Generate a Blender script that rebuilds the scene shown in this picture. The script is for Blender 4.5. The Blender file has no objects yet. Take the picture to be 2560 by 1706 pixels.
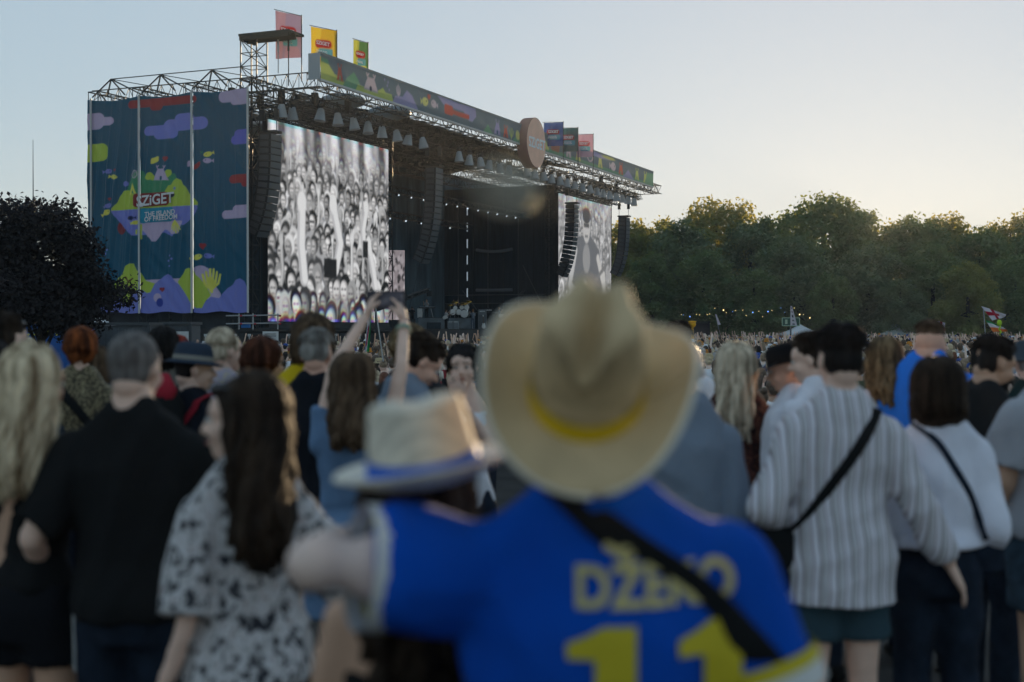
import bpy, bmesh, math, random
import numpy as np
from mathutils import Vector, Matrix, Euler
from mathutils.bvhtree import BVHTree
R = math.radians
random.seed(7); rng = np.random.default_rng(11)
SC = bpy.context.scene
C = SC.collection

# ---------------------------------------------------------------- camera, sky, sun, exposure
CAM_Z = 1.78
LENS, F = 48.0, 3413.0            # focal length in mm and in photo pixels (2560 wide)
cam_d = bpy.data.cameras.new('camera'); cam = bpy.data.objects.new('camera', cam_d); C.objects.link(cam)
cam.location = (0, 0, CAM_Z); cam.rotation_euler = (R(90 - 0.47), 0, 0)
cam_d.lens = LENS; cam_d.sensor_width = 36; cam_d.clip_end = 3000; cam_d.clip_start = 0.05
cam_d.dof.use_dof = True; cam_d.dof.focus_distance = 60; cam_d.dof.aperture_fstop = 2.0
SC.camera = cam
SUN_AZ, SUN_EL = 15.4, 4.6        # degrees right of the view axis, above the horizon
W = bpy.data.worlds.new('World'); SC.world = W; W.use_nodes = True
wn = W.node_tree; wn.nodes.clear()
sky = wn.nodes.new('ShaderNodeTexSky'); sky.sky_type = 'NISHITA'; sky.sun_disc = False
sky.sun_elevation = R(SUN_EL); sky.sun_rotation = R(SUN_AZ)
sky.air_density = 1.0; sky.dust_density = 0.35; sky.ozone_density = 4.0; sky.altitude = 100
hsv = wn.nodes.new('ShaderNodeHueSaturation'); hsv.inputs['Saturation'].default_value = 1.15
gam = wn.nodes.new('ShaderNodeGamma'); gam.inputs[1].default_value = 0.25   # camera-like compression of the sky's range
bg = wn.nodes.new('ShaderNodeBackground'); bg.inputs[1].default_value = 0.15
wo = wn.nodes.new('ShaderNodeOutputWorld')
wn.links.new(sky.outputs[0], gam.inputs[0]); wn.links.new(gam.outputs[0], hsv.inputs['Color'])
wn.links.new(hsv.outputs[0], bg.inputs[0]); wn.links.new(bg.outputs[0], wo.inputs[0])
sun_d = bpy.data.lights.new('sun', 'SUN'); sun_d.energy = 3.0; sun_d.angle = R(0.6); sun_d.color = (1.0, 0.72, 0.42)
sun = bpy.data.objects.new('sun', sun_d); C.objects.link(sun)
_sd = Vector((math.sin(R(SUN_AZ)) * math.cos(R(SUN_EL)), math.cos(R(SUN_AZ)) * math.cos(R(SUN_EL)), math.sin(R(SUN_EL))))
sun.rotation_euler = _sd.to_track_quat('Z', 'Y').to_euler(); sun.location = (60, 120, 60)
SC.view_settings.view_transform = 'Standard'; SC.view_settings.look = 'None'
SC.view_settings.exposure = 1.70; SC.view_settings.gamma = 1.0
SC.render.engine = 'CYCLES'
SC.cycles.max_bounces = 5; SC.cycles.diffuse_bounces = 3; SC.cycles.transparent_max_bounces = 8
SC.cycles.use_denoising = True

# ---------------------------------------------------------------- helpers
def lin(c):
    c = c / 255.0
    return c / 12.92 if c <= 0.04045 else ((c + 0.055) / 1.055) ** 2.4
def rgb(r, g, b): return (lin(r), lin(g), lin(b))
def gz(y):
    t = min(1, max(0, (y - 7.6) / 8.0)); return -0.55 * t * t * (3 - 2 * t)
def wx(px, d): return (px - 1280) / F * d
def wz(py, d): return CAM_Z + (825 - py) / F * d

def tag(o, label=None, cat=None, group=None, kind=None):
    if label: o['label'] = label
    if cat: o['category'] = cat
    if group: o['group'] = group
    if kind: o['kind'] = kind
    return o
def empty(name, loc=(0, 0, 0), rz=0):
    o = bpy.data.objects.new(name, None); C.objects.link(o); o.location = loc; o.rotation_euler = (0, 0, rz)
    o.empty_display_size = 0.1
    return o
def link(name, me, parent=None, mats=()):
    for m in mats: me.materials.append(m)
    o = bpy.data.objects.new(name, me); C.objects.link(o); o.parent = parent
    return o
def copy_tree(o, parent=None):
    c = o.copy(); C.objects.link(c); c.parent = parent
    for ch in list(o.children): copy_tree(ch, c)
    return c

class MB:
    """collects shapes; build() links them as one mesh object"""
    def __init__(s): s.v = []; s.f = []; s.m = []; s.mi = 0
    def add(s, vs, fs):
        b = len(s.v); s.v.extend([tuple(p) for p in vs])
        for f in fs: s.f.append(tuple(i + b for i in f)); s.m.append(s.mi)
        return s
    def mat(s, i): s.mi = i; return s
    def box(s, c, d, rot=None, mtx=None):
        x, y, z = d[0] / 2, d[1] / 2, d[2] / 2
        vs = [Vector((i * x, j * y, k * z)) for k in (-1, 1) for j in (-1, 1) for i in (-1, 1)]
        if rot is not None:
            rm = Euler(rot).to_matrix() if not isinstance(rot, Matrix) else rot
            vs = [rm @ p for p in vs]
        vs = [p + Vector(c) for p in vs]
        if mtx is not None: vs = [mtx @ p for p in vs]
        return s.add(vs, [(0, 2, 3, 1), (4, 5, 7, 6), (0, 1, 5, 4), (2, 6, 7, 3), (0, 4, 6, 2), (1, 3, 7, 5)])
    def bar(s, a, b, r=0.03, n=4, r2=None, caps=False):
        a, b = Vector(a), Vector(b); t = b - a
        if t.length < 1e-6: return s
        q = t.to_track_quat('Z', 'Y'); r2 = r if r2 is None else r2
        ring = [q @ Vector((math.cos(2 * math.pi * (i + .5) / n), math.sin(2 * math.pi * (i + .5) / n), 0)) for i in range(n)]
        vs = [a + p * r for p in ring] + [b + p * r2 for p in ring]
        fs = [(i, (i + 1) % n, n + (i + 1) % n, n + i) for i in range(n)]
        if caps: fs += [tuple(range(n - 1, -1, -1)), tuple(range(n, 2 * n))]
        return s.add(vs, fs)
    def tube(s, pts, rad, n=10, xref=(1, 0, 0), caps=True):
        """lofted tube; rad items are numbers or (rx, ry)"""
        P = [Vector(p) for p in pts]; N = len(P); vs = []
        for i in range(N):
            t = (P[min(i + 1, N - 1)] - P[max(i - 1, 0)])
            t = t.normalized() if t.length > 1e-9 else Vector((0, 0, 1))
            x = Vector(xref); x = x - t * x.dot(t)
            if x.length < 0.25: x = Vector((0, 1, 0)); x = x - t * x.dot(t)
            x.normalize(); y = t.cross(x)
            r = rad[i] if isinstance(rad, (list, tuple)) else rad
            rx, ry = r if isinstance(r, (list, tuple)) else (r, r)
            for k in range(n):
                a = 2 * math.pi * k / n
                vs.append(P[i] + x * (rx * math.cos(a)) + y * (ry * math.sin(a)))
        fs = [(i * n + k, i * n + (k + 1) % n, (i + 1) * n + (k + 1) % n, (i + 1) * n + k) for i in range(N - 1) for k in range(n)]
        if caps: fs += [tuple(range(n - 1, -1, -1)), tuple((N - 1) * n + k for k in range(n))]
        return s.add(vs, fs)
    def cap(s, a, b, ra, rb, n=10):
        """capsule with round ends"""
        a, b = Vector(a), Vector(b); t = (b - a); L = t.length; t = t.normalized() if L > 1e-6 else Vector((0, 0, 1))
        pts = [a - t * ra, a - t * ra * .7, a, b, b + t * rb * .7, b + t * rb]
        return s.tube(pts, [ra * .12, ra * .71, ra, rb, rb * .71, rb * .12], n)
    def ell(s, c, r, nu=12, nv=8, rot=None, mtx=None):
        r = (r, r, r) if isinstance(r, (int, float)) else r
        vs = [Vector((0, 0, -1))]
        for j in range(1, nv):
            p = math.pi * j / nv - math.pi / 2
            for i in range(nu):
                a = 2 * math.pi * i / nu
                vs.append(Vector((math.cos(p) * math.cos(a), math.cos(p) * math.sin(a), math.sin(p))))
        vs.append(Vector((0, 0, 1)))
        rm = Euler(rot).to_matrix() if rot is not None else Matrix.Identity(3)
        vs = [rm @ Vector((p.x * r[0], p.y * r[1], p.z * r[2])) + Vector(c) for p in vs]
        if mtx is not None: vs = [mtx @ p for p in vs]
        fs = [(0, 1 + (i + 1) % nu, 1 + i) for i in range(nu)]
        for j in range(nv - 2):
            b = 1 + j * nu
            fs += [(b + i, b + (i + 1) % nu, b + nu + (i + 1) % nu, b + nu + i) for i in range(nu)]
        b = 1 + (nv - 2) * nu; T = len(vs) - 1
        fs += [(b + i, b + (i + 1) % nu, T) for i in range(nu)]
        return s.add(vs, fs)
    def lathe(s, prof, n=24, c=(0, 0, 0), sx=1, sy=1, mtx=None):
        vs = [Vector((r * math.cos(2 * math.pi * k / n) * sx, r * math.sin(2 * math.pi * k / n) * sy, z)) + Vector(c) for r, z in prof for k in range(n)]
        if mtx is not None: vs = [mtx @ p for p in vs]
        N = len(prof)
        return s.add(vs, [(i * n + k, i * n + (k + 1) % n, (i + 1) * n + (k + 1) % n, (i + 1) * n + k) for i in range(N - 1) for k in range(n)])
    def grid(s, fn, nu, nv):
        vs = [fn(i / nu, j / nv) for j in range(nv + 1) for i in range(nu + 1)]
        return s.add(vs, [(j * (nu + 1) + i, j * (nu + 1) + i + 1, (j + 1) * (nu + 1) + i + 1, (j + 1) * (nu + 1) + i) for j in range(nv) for i in range(nu)])
    def mesh(s, name, smooth=False):
        me = bpy.data.meshes.new(name); me.from_pydata(s.v, [], s.f)
        if len(set(s.m)) > 1 or (s.m and s.m[0]): me.polygons.foreach_set('material_index', s.m)
        if smooth: me.polygons.foreach_set('use_smooth', [True] * len(me.polygons))
        me.update(); return me
    def build(s, name, mats, parent=None, smooth=False):
        mats = mats if isinstance(mats, (list, tuple)) else [mats]
        return link(name, s.mesh(name, smooth), parent, mats)

# ---------------------------------------------------------------- materials
_mc = {}
def mat(name, col, rough=0.8, metal=0.0, bump=0.0, bscale=40, var=0.0, vscale=6, spec=0.3, emit=None, estr=0, trans=0.0, alpha=1.0, stretch=None):
    """plain procedural material: base colour with noise variation and bump"""
    if name in _mc: return _mc[name]
    m = bpy.data.materials.new(name); m.use_nodes = True; _mc[name] = m
    nt = m.node_tree; b = nt.nodes['Principled BSDF']
    b.inputs['Base Color'].default_value = (*col, 1); b.inputs['Roughness'].default_value = rough
    b.inputs['Metallic'].default_value = metal; b.inputs['Specular IOR Level'].default_value = spec
    if emit: b.inputs['Emission Color'].default_value = (*emit, 1); b.inputs['Emission Strength'].default_value = estr
    if alpha < 1: b.inputs['Alpha'].default_value = alpha
    if trans: b.inputs['Transmission Weight'].default_value = trans
    if var or bump:
        tc = nt.nodes.new('ShaderNodeTexCoord'); src = tc.outputs['Object']
        if stretch:
            mp = nt.nodes.new('ShaderNodeMapping'); mp.inputs['Scale'].default_value = stretch
            nt.links.new(src, mp.inputs[0]); src = mp.outputs[0]
        if var:
            n = nt.nodes.new('ShaderNodeTexNoise'); n.inputs['Scale'].default_value = vscale; n.inputs['Detail'].default_value = 4
            nt.links.new(src, n.inputs['Vector'])
            cr = nt.nodes.new('ShaderNodeValToRGB')
            cr.color_ramp.elements[0].position = 0.3; cr.color_ramp.elements[1].position = 0.7
            cr.color_ramp.elements[0].color = (*[c * (1 - var) for c in col], 1)
            cr.color_ramp.elements[1].color = (*[min(1, c * (1 + var)) for c in col], 1)
            nt.links.new(n.outputs[0], cr.inputs[0]); nt.links.new(cr.outputs[0], b.inputs['Base Color'])
        if bump:
            n2 = nt.nodes.new('ShaderNodeTexNoise'); n2.inputs['Scale'].default_value = bscale; n2.inputs['Detail'].default_value = 3
            nt.links.new(src, n2.inputs['Vector'])
            bp = nt.nodes.new('ShaderNodeBump'); bp.inputs['Strength'].default_value = bump; bp.inputs['Distance'].default_value = 0.01
            nt.links.new(n2.outputs[0], bp.inputs['Height']); nt.links.new(bp.outputs[0], b.inputs['Normal'])
    return m
def ramp_mat(name, coord_fn, stops, rough=0.9, interp='LINEAR', bump=0.0, spec=0.2):
    """material whose colour is a ramp over a scalar built by coord_fn(node_tree, object_coords) -> socket"""
    if name in _mc: return _mc[name]
    m = bpy.data.materials.new(name); m.use_nodes = True; _mc[name] = m
    nt = m.node_tree; b = nt.nodes['Principled BSDF']; b.inputs['Roughness'].default_value = rough; b.inputs['Specular IOR Level'].default_value = spec
    tc = nt.nodes.new('ShaderNodeTexCoord'); s = coord_fn(nt, tc.outputs['Object'])
    cr = nt.nodes.new('ShaderNodeValToRGB'); cr.color_ramp.interpolation = interp
    e = cr.color_ramp.elements
    while len(e) < len(stops): e.new(0.5)
    for i, (p, c) in enumerate(stops): e[i].position = p; e[i].color = (*c, 1)
    nt.links.new(s, cr.inputs[0]); nt.links.new(cr.outputs[0], b.inputs['Base Color'])
    return m
def noise_coord(scale, stretch=(1, 1, 1), detail=3, dist=0.0):
    def fn(nt, src):
        mp = nt.nodes.new('ShaderNodeMapping'); mp.inputs['Scale'].default_value = stretch; nt.links.new(src, mp.inputs[0])
        n = nt.nodes.new('ShaderNodeTexNoise'); n.inputs['Scale'].default_value = scale; n.inputs['Detail'].default_value = detail
        n.inputs['Distortion'].default_value = dist
        nt.links.new(mp.outputs[0], n.inputs['Vector']); return n.outputs[0]
    return fn
def vcol_mat(name, rough=0.85, emit=0.0, base=True, attr='Col', spec=0.2, sheen=None, translucent=0.0):
    if name in _mc: return _mc[name]
    m = bpy.data.materials.new(name); m.use_nodes = True; _mc[name] = m
    nt = m.node_tree; b = nt.nodes['Principled BSDF']; b.inputs['Roughness'].default_value = rough; b.inputs['Specular IOR Level'].default_value = spec
    a = nt.nodes.new('ShaderNodeAttribute'); a.attribute_name = attr
    if base: nt.links.new(a.outputs['Color'], b.inputs['Base Color'])
    else: b.inputs['Base Color'].default_value = (0.01, 0.01, 0.01, 1)
    if emit: nt.links.new(a.outputs['Color'], b.inputs['Emission Color']); b.inputs['Emission Strength'].default_value = emit
    if translucent:
        tr = nt.nodes.new('ShaderNodeBsdfTranslucent'); mx = nt.nodes.new('ShaderNodeMixShader'); mx.inputs[0].default_value = translucent
        nt.links.new(a.outputs['Color'], tr.inputs[0]); out = nt.nodes['Material Output']
        nt.links.new(b.outputs[0], mx.inputs[1]); nt.links.new(tr.outputs[0], mx.inputs[2]); nt.links.new(mx.outputs[0], out.inputs[0])
    return m
def leaf_mat(name, c1, c2, tcol, scale=0.35, trans=0.35):
    if name in _mc: return _mc[name]
    m = bpy.data.materials.new(name); m.use_nodes = True; _mc[name] = m
    nt = m.node_tree; b = nt.nodes['Principled BSDF']; b.inputs['Roughness'].default_value = 0.7; b.inputs['Specular IOR Level'].default_value = 0.25
    tc = nt.nodes.new('ShaderNodeTexCoord'); n = nt.nodes.new('ShaderNodeTexNoise'); n.inputs['Scale'].default_value = scale; n.inputs['Detail'].default_value = 5
    nt.links.new(tc.outputs['Object'], n.inputs['Vector'])
    cr = nt.nodes.new('ShaderNodeValToRGB'); cr.color_ramp.elements[0].position = 0.38; cr.color_ramp.elements[1].position = 0.64
    cr.color_ramp.elements[0].color = (*c1, 1); cr.color_ramp.elements[1].color = (*c2, 1)
    nt.links.new(n.outputs[0], cr.inputs[0]); nt.links.new(cr.outputs[0], b.inputs['Base Color'])
    tr = nt.nodes.new('ShaderNodeBsdfTranslucent'); tr.inputs[0].default_value = (*tcol, 1)
    mx = nt.nodes.new('ShaderNodeMixShader'); mx.inputs[0].default_value = trans
    out = nt.nodes['Material Output']
    nt.links.new(b.outputs[0], mx.inputs[1]); nt.links.new(tr.outputs[0], mx.inputs[2]); nt.links.new(mx.outputs[0], out.inputs[0])
    return m

def set_colors(me, cols):
    """per-vertex linear colours, shape (n,3)"""
    a = me.color_attributes.new('Col', 'FLOAT_COLOR', 'POINT')
    c = np.ones((len(me.vertices), 4), np.float32); c[:, :3] = cols; a.data.foreach_set('color', c.ravel())
def np_mesh(name, V, Fq, smooth=False):
    """mesh from arrays; Fq (n,4) quads or (n,3) triangles"""
    me = bpy.data.meshes.new(name); V = np.asarray(V, np.float32); Fq = np.asarray(Fq, np.int32)
    k = Fq.shape[1]; n = Fq.shape[0]
    me.vertices.add(len(V)); me.vertices.foreach_set('co', V.ravel())
    me.loops.add(n * k); me.loops.foreach_set('vertex_index', Fq.ravel())
    me.polygons.add(n); me.polygons.foreach_set('loop_start', np.arange(n, dtype=np.int32) * k)
    me.polygons.foreach_set('loop_total', np.full(n, k, np.int32))
    if smooth: me.polygons.foreach_set('use_smooth', np.ones(n, bool))
    me.update(calc_edges=True); return me
def grid_faces(nu, nv):
    i = np.arange(nu)[None, :]; j = np.arange(nv)[:, None]; b = j * (nu + 1) + i
    return np.stack([b, b + 1, b + nu + 2, b + nu + 1], -1).reshape(-1, 4)

_txt_n = [0]
def text_mesh(body, size=1.0, bold=0.0, spacing=1.0, align='CENTER', shear=0.0):
    cu = bpy.data.curves.new('lettering', 'FONT'); cu.body = body; cu.size = size; cu.offset = bold; cu.space_character = spacing
    cu.align_x = align; cu.align_y = 'CENTER'; cu.resolution_u = 4; cu.fill_mode = 'FRONT'; cu.shear = shear; cu.space_line = 0.85
    o = bpy.data.objects.new('lettering_curve', cu); C.objects.link(o)
    dg = bpy.context.evaluated_depsgraph_get(); dg.update()
    me = bpy.data.meshes.new_from_object(o.evaluated_get(dg))
    bpy.data.objects.remove(o); bpy.data.curves.remove(cu)
    return me
def text_part(name, body, m, parent, origin, ux, uz, size, bold=0.0, spacing=1.0, shear=0.0, sx=1.0):
    """flat lettering in the plane (ux, uz) at origin"""
    me = text_mesh(body, size, bold, spacing, shear=shear)
    o, ux, uz = Vector(origin), Vector(ux), Vector(uz)
    for v in me.vertices: v.co = o + ux * (v.co.x * sx) + uz * v.co.y
    me.update(); return link(name, me, parent, [m])

# ---- painter on arrays of photo-like coordinates (for printed cloth and video screens)
class Paint:
    def __init__(s, x, y, base, aa=0.9):
        s.x, s.y, s.aa = x, y, aa; s.c = np.empty(x.shape + (3,)); s.c[...] = base
    def put(s, d, col, a=1.0):
        m = np.clip(0.5 - d / (2 * s.aa), 0, 1)[..., None] * a
        s.c = s.c * (1 - m) + np.asarray(col) * m
    def d_circ(s, cx, cy, rx, ry=None, rot=0):
        ry = ry or rx; X, Y = s.x - cx, s.y - cy
        if rot: c, k = math.cos(rot), math.sin(rot); X, Y = X * c + Y * k, -X * k + Y * c
        return (np.sqrt((X / rx) ** 2 + (Y / ry) ** 2) - 1) * min(rx, ry)
    def d_rr(s, x0, y0, x1, y1, r, slope=0.0):
        cx, cy = (x0 + x1) / 2, (y0 + y1) / 2; hx, hy = abs(x1 - x0) / 2 - r, abs(y1 - y0) / 2 - r
        X = np.abs(s.x - cx) - hx; Y = np.abs(s.y - cy - slope * (s.x - cx)) - hy
        return np.sqrt(np.maximum(X, 0) ** 2 + np.maximum(Y, 0) ** 2) + np.minimum(np.maximum(X, Y), 0) - r
    def d_line(s, pts):
        d = np.full(s.x.shape, 1e9)
        for (ax, ay), (bx, by) in zip(pts[:-1], pts[1:]):
            vx, vy = bx - ax, by - ay; t = np.clip(((s.x - ax) * vx + (s.y - ay) * vy) / (vx * vx + vy * vy + 1e-9), 0, 1)
            d = np.minimum(d, np.hypot(s.x - ax - t * vx, s.y - ay - t * vy))
        return d
    def d_poly(s, pts, r=0.0):
        inside = np.zeros(s.x.shape, bool); n = len(pts)
        for i in range(n):
            ax, ay = pts[i]; bx, by = pts[(i + 1) % n]
            if ay == by: continue
            cnd = (ay > s.y) != (by > s.y)
            inside ^= cnd & (s.x < (bx - ax) * (s.y - ay) / (by - ay) + ax)
        d = s.d_line(list(pts) + [pts[0]])
        return np.where(inside, -d, d) - r
    def circ(s, col, *a, **k): s.put(s.d_circ(*a, **k), col)
    def rr(s, col, *a, **k): s.put(s.d_rr(*a, **k), col)
    def line(s, col, w, pts): s.put(s.d_line(pts) - w / 2, col)
    def poly(s, col, pts, r=0.0): s.put(s.d_poly(pts, r), col)
    def fish(s, col, cx, cy, w, flip=1, tilt=0):
        s.circ(col, cx, cy, w * .5, w * .32, rot=tilt)
        dx, dy = math.cos(tilt) * flip, math.sin(tilt) * flip
        tx, ty = cx - dx * w * .45, cy - dy * w * .45
        s.poly(col, [(tx, ty), (tx - dx * w * .35 - dy * w * .25, ty - dy * w * .35 + dx * w * .25), (tx - dx * w * .35 + dy * w * .25, ty - dy * w * .35 - dx * w * .25)])
        s.circ((0.01, 0.04, 0.06), cx + dx * w * .22, cy + dy * w * .2 - w * .06, w * .06)
    def heart(s, col, cx, cy, w):
        s.circ(col, cx - w * .22, cy - w * .15, w * .27); s.circ(col, cx + w * .22, cy - w * .15, w * .27)
        s.poly(col, [(cx - w * .46, cy - w * .05), (cx + w * .46, cy - w * .05), (cx, cy + w * .5)])
    def tipi(s, col, cx, base, w, h, door):
        s.poly(col, [(cx - w * .5, base), (cx - w * .2, base - h * .8), (cx + w * .2, base - h * .8), (cx + w * .5, base)])
        for q in (-1, 1):
            s.line(col, w * .06, [(cx + q * w * .18, base - h * .75), (cx + q * w * .3, base - h)])
            s.line(col, w * .06, [(cx + q * w * .25, base - h * .88), (cx + q * w * .15, base - h)])
        s.rr(door, cx - w * .08, base - h * .3, cx + w * .08, base, w * .06)
    def coral(s, col, cx, base, h, w, n=5):
        s.line(col, w, [(cx, base), (cx, base - h * .4)])
        for i in range(n):
            q = (i - (n - 1) / 2) / ((n - 1) / 2)
            s.line(col, w, [(cx + q * h * .04, base - h * .15), (cx + q * h * .28, base - h * (.35 + .1 * (1 - abs(q)))), (cx + q * h * .36, base - h * (.72 + .28 * (1 - abs(q))))])
# ---------------------------------------------------------------- ground
def build_ground():
    ys = [-60, -20, 0, 3, 6, 7.6] + [7.6 + i for i in range(1, 12)] + [25, 40, 70, 110, 170, 260, 420, 900]
    xs = [-600, -300, -160, -90, -50, -25, -10, -4, 0, 4, 10, 25, 50, 90, 160, 300, 600]
    V = [(x, y, gz(y)) for y in ys for x in xs]
    o = link('ground', np_mesh('ground', V, grid_faces(len(xs) - 1, len(ys) - 1), True), None,
             [mat('trampled dark ground', (0.035, 0.034, 0.032), 0.95, var=0.45, vscale=1.3, bump=0.6, bscale=18)])
    tag(o, kind='structure')
build_ground()

# ---------------------------------------------------------------- stage frame of reference
TH = R(23.1); P0 = Vector((-12.38, 88.0, 0))
SU = Vector((-math.cos(TH), math.sin(TH), 0))      # upstage
TU = Vector((math.sin(TH), math.cos(TH), 0))       # along the front, stage-right to stage-left
UP = Vector((0, 0, 1)); FW = -SU                    # facing the audience
def S(s, t, z): return P0 + SU * s + TU * t + UP * z
GZ = -0.55
M_black = mat('black painted steel', (0.012, 0.016, 0.018), 0.55, var=0.3, vscale=3)
M_truss = mat('dark truss steel', (0.018, 0.025, 0.026), 0.5, metal=0.2)
M_alu = mat('aluminium tube', (0.35, 0.37, 0.38), 0.4, metal=0.7)
M_drape = mat('black stage drape', (0.024, 0.036, 0.046), 0.95, var=0.4, vscale=1.2, stretch=(4, 4, .3))
M_backd = mat('haze toned stage backdrop', (0.075, 0.12, 0.15), 0.9, var=0.5, vscale=.4, stretch=(2, 2, .4))  # dark backdrop raised to blue grey: haze inside the stage put into its colour
M_deck = mat('stage deck black', (0.02, 0.022, 0.024), 0.5, var=0.3, vscale=2)
M_white = mat('white coated sheet', (0.62, 0.63, 0.62), 0.6, var=0.1)
M_post = mat('pale grey post', (0.5, 0.51, 0.5), 0.6)

def truss(mb, a, b, w=0.6, h=0.6, bay=0.9, r=0.035, rd=0.022, up=(0, 0, 1)):
    a, b, up = Vector(a), Vector(b), Vector(up); t = (b - a).normalized()
    x = t.cross(up); x = x.normalized() if x.length > 0.1 else Vector((1, 0, 0)); y = x.cross(t).normalized()
    n = max(1, round((b - a).length / bay)); off = [x * w / 2 + y * h / 2, -x * w / 2 + y * h / 2, -x * w / 2 - y * h / 2, x * w / 2 - y * h / 2]
    for o in off: mb.bar(a + o, b + o, r, 4)
    for i in range(n):
        p, q = a.lerp(b, i / n), a.lerp(b, (i + 1) / n)
        for k in range(4):
            o1, o2 = off[k], off[(k + 1) % 4]
            if (i + k) % 2: o1, o2 = o2, o1
            mb.bar(p + o1, q + o2, rd, 3)
            mb.bar(p + off[k], p + off[(k + 1) % 4], rd, 3)
    return mb
def vtruss(mb, a, b, h=1.5, bay=1.2, r=0.045, rd=0.028):
    """flat girder: top and bottom chord in a vertical plane with V braces; a, b on the bottom chord"""
    a, b = Vector(a), Vector(b); n = max(2, round((b - a).length / bay)); u = Vector((0, 0, h))
    mb.bar(a, b, r, 4); mb.bar(a + u, b + u, r, 4)
    for i in range(n):
        p, q = a.lerp(b, i / n), a.lerp(b, (i + 1) / n); m = (p + q) / 2
        mb.bar(p, m + u, rd, 3); mb.bar(m + u, q, rd, 3); mb.bar(m, m + u, rd * .8, 3)
    return mb

def build_stage():
    st = empty('concert_stage', S(0, 36, GZ))
    tag(st, 'huge black truss roofed open air concert stage with dark interior', 'stage')
    inv = Matrix.Translation(-st.location)
    def part(mb, name, m, smooth=False):
        o = mb.build(name, m, st, smooth); o.matrix_parent_inverse = inv; return o
    RZ = 17.45
    # deck, skirt, apron
    mb = MB()
    for (s0, s1, t0, t1, z0, z1) in ((5.6, 19, 0, 75.5, GZ + .02, 1.86), (1.5, 5.58, 20.5, 55.5, GZ + .02, 1.80)):
        c = S((s0 + s1) / 2, (t0 + t1) / 2, (z0 + z1) / 2); mb.box(c, (s1 - s0, t1 - t0, z1 - z0), Matrix((SU, TU, UP)).transposed())
    part(mb, 'deck', M_deck)
    mb = MB()
    for k in range(18):
        a = S(1.45, 21 + 2 * k, GZ + .6); mb.bar(a, a + UP * 1.0, .03, 4)
    part(mb, 'skirt_rail', M_black)
    rot = Matrix((SU, TU, UP)).transposed()
    # back wall, side drapes
    part(MB().box(S(19.1, 46.5, 9.85), (.15, 58, 17.6), rot), 'back_wall', M_backd)
    part(MB().box(S(12.5, 57.3, 9.35), (12.8, .2, 15.1), rot), 'side_drape', M_drape)
    part(MB().box(S(14.0, 19.6, 9.6), (9.6, .2, 15.6), rot), 'side_drape', M_drape)
    for k in range(14):
        part(MB().box(S(18.93, 21.5 + k * 2.6, 8.6), (.10, 2.52, 13.4), rot), 'backdrop_panel', M_backd)
    # gabled roof cover over the middle bay
    mb = MB()
    zr = [(3.0, 18.6), (11.5, 20.4), (20.0, 18.6)]
    def roof(u, v):
        s = 3.0 + 17.0 * u; z = 20.0 - 1.7 * abs(s - 11.5) / 8.5 - .12 * math.sin(v * math.pi * 12) ** 2
        return S(s, 17.5 + 40.0 * v, z)
    mb.grid(roof, 16, 48); part(mb, 'roof_cover', mat('dark roof membrane', (0.016, 0.02, 0.022), 0.8, var=.3, vscale=.5), True)
    # roof girders along the front (t) at several depths; wings stay open to the sky
    for s in (0.5, 5.6, 10.0, 14.4, 18.2):
        part(truss(MB(), S(s, 0, RZ + .45), S(s, 75.5, RZ + .45), .9, .9, 1.3, .055, .032), 'roof_truss', M_truss)
    # cross girders
    for t in (0, 5, 11, 17, 24, 31, 38, 45, 52, 58, 64, 70, 75.3):
        part(vtruss(MB(), S(.2, t, RZ), S(18.3, t, RZ), .95, .9), 'cross_girder', M_truss)
    # gable frames on the side
    for s in (8.6, 12.8, 17.0):
        mb = MB(); tp = S(s, 0.4, RZ + 1.75)
        for q in (-1.5, 0.0, 1.3): mb.bar(S(s + q, 0, RZ + .5), tp, .055, 4)
        mb.bar(tp, S(s, 5.5, RZ + .9), .05, 4); mb.bar(tp, S(s - 3.5, .4, RZ + 1.0), .035, 4)
        part(mb, 'gable_frame', M_truss)
    mb = MB()
    mb.bar(S(17.0, .4, RZ + 1.75), S(6.0, .4, RZ + 1.8), .04, 4)
    part(mb, 'ridge_rail', M_truss)
    # inner ceiling grids in both wings (rigging clutter)
    for (t0, t1) in ((1, 18), (58, 75)):
        for i, (s, z) in enumerate(((2.4, 17.1), (5.0, 16.5), (9.5, 16.8))):
            part(truss(MB(), S(s, t0, z), S(s, t1, z), .5, .5, .8, .04, .026), 'rigging_truss', M_truss)
        for t in np.linspace(t0 + 1, t1 - 1, 3):
            part(truss(MB(), S(2.2, t, 16.9), S(17, t, 16.9), .4, .4, .8, .035, .022), 'rigging_truss', M_truss)
    # hoists and motors hanging in the rigging
    for i in range(34):
        t = random.choice([random.uniform(2, 18), random.uniform(58, 75)]); s = random.uniform(1.5, 9)
        mb = MB(); h = random.uniform(.5, 1.1); z = random.uniform(16.9, 18.4)
        mb.box(S(s, t, z), (.36, .36, h), rot); mb.bar(S(s, t, z + h / 2), S(s, t, RZ + 1.3), .02, 3); mb.ell(S(s, t, z - h / 2), (.16, .16, .2), 6, 4)
        part(mb, 'chain_hoist', M_black)
    # towers
    for (s, t) in ((6.3, .5), (6.3, 1.5), (6.3, 20.4), (7.6, 21.6), (6.3, 56.6), (6.3, 74.3), (12.4, .6), (17.6, .6)):
        part(truss(MB(), S(s, t, GZ + .05), S(s, t, RZ), .9, .9, 1.0, .06, .034, up=SU), 'tower', M_truss)
    # left corner tower carries a platform above the roof
    tw = truss(MB(), S(5.6, .9, RZ), S(5.6, .9, 21.0), 1.25, 1.25, 1.0, .055, .035, up=SU)
    part(tw, 'corner_tower', M_truss)
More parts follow.
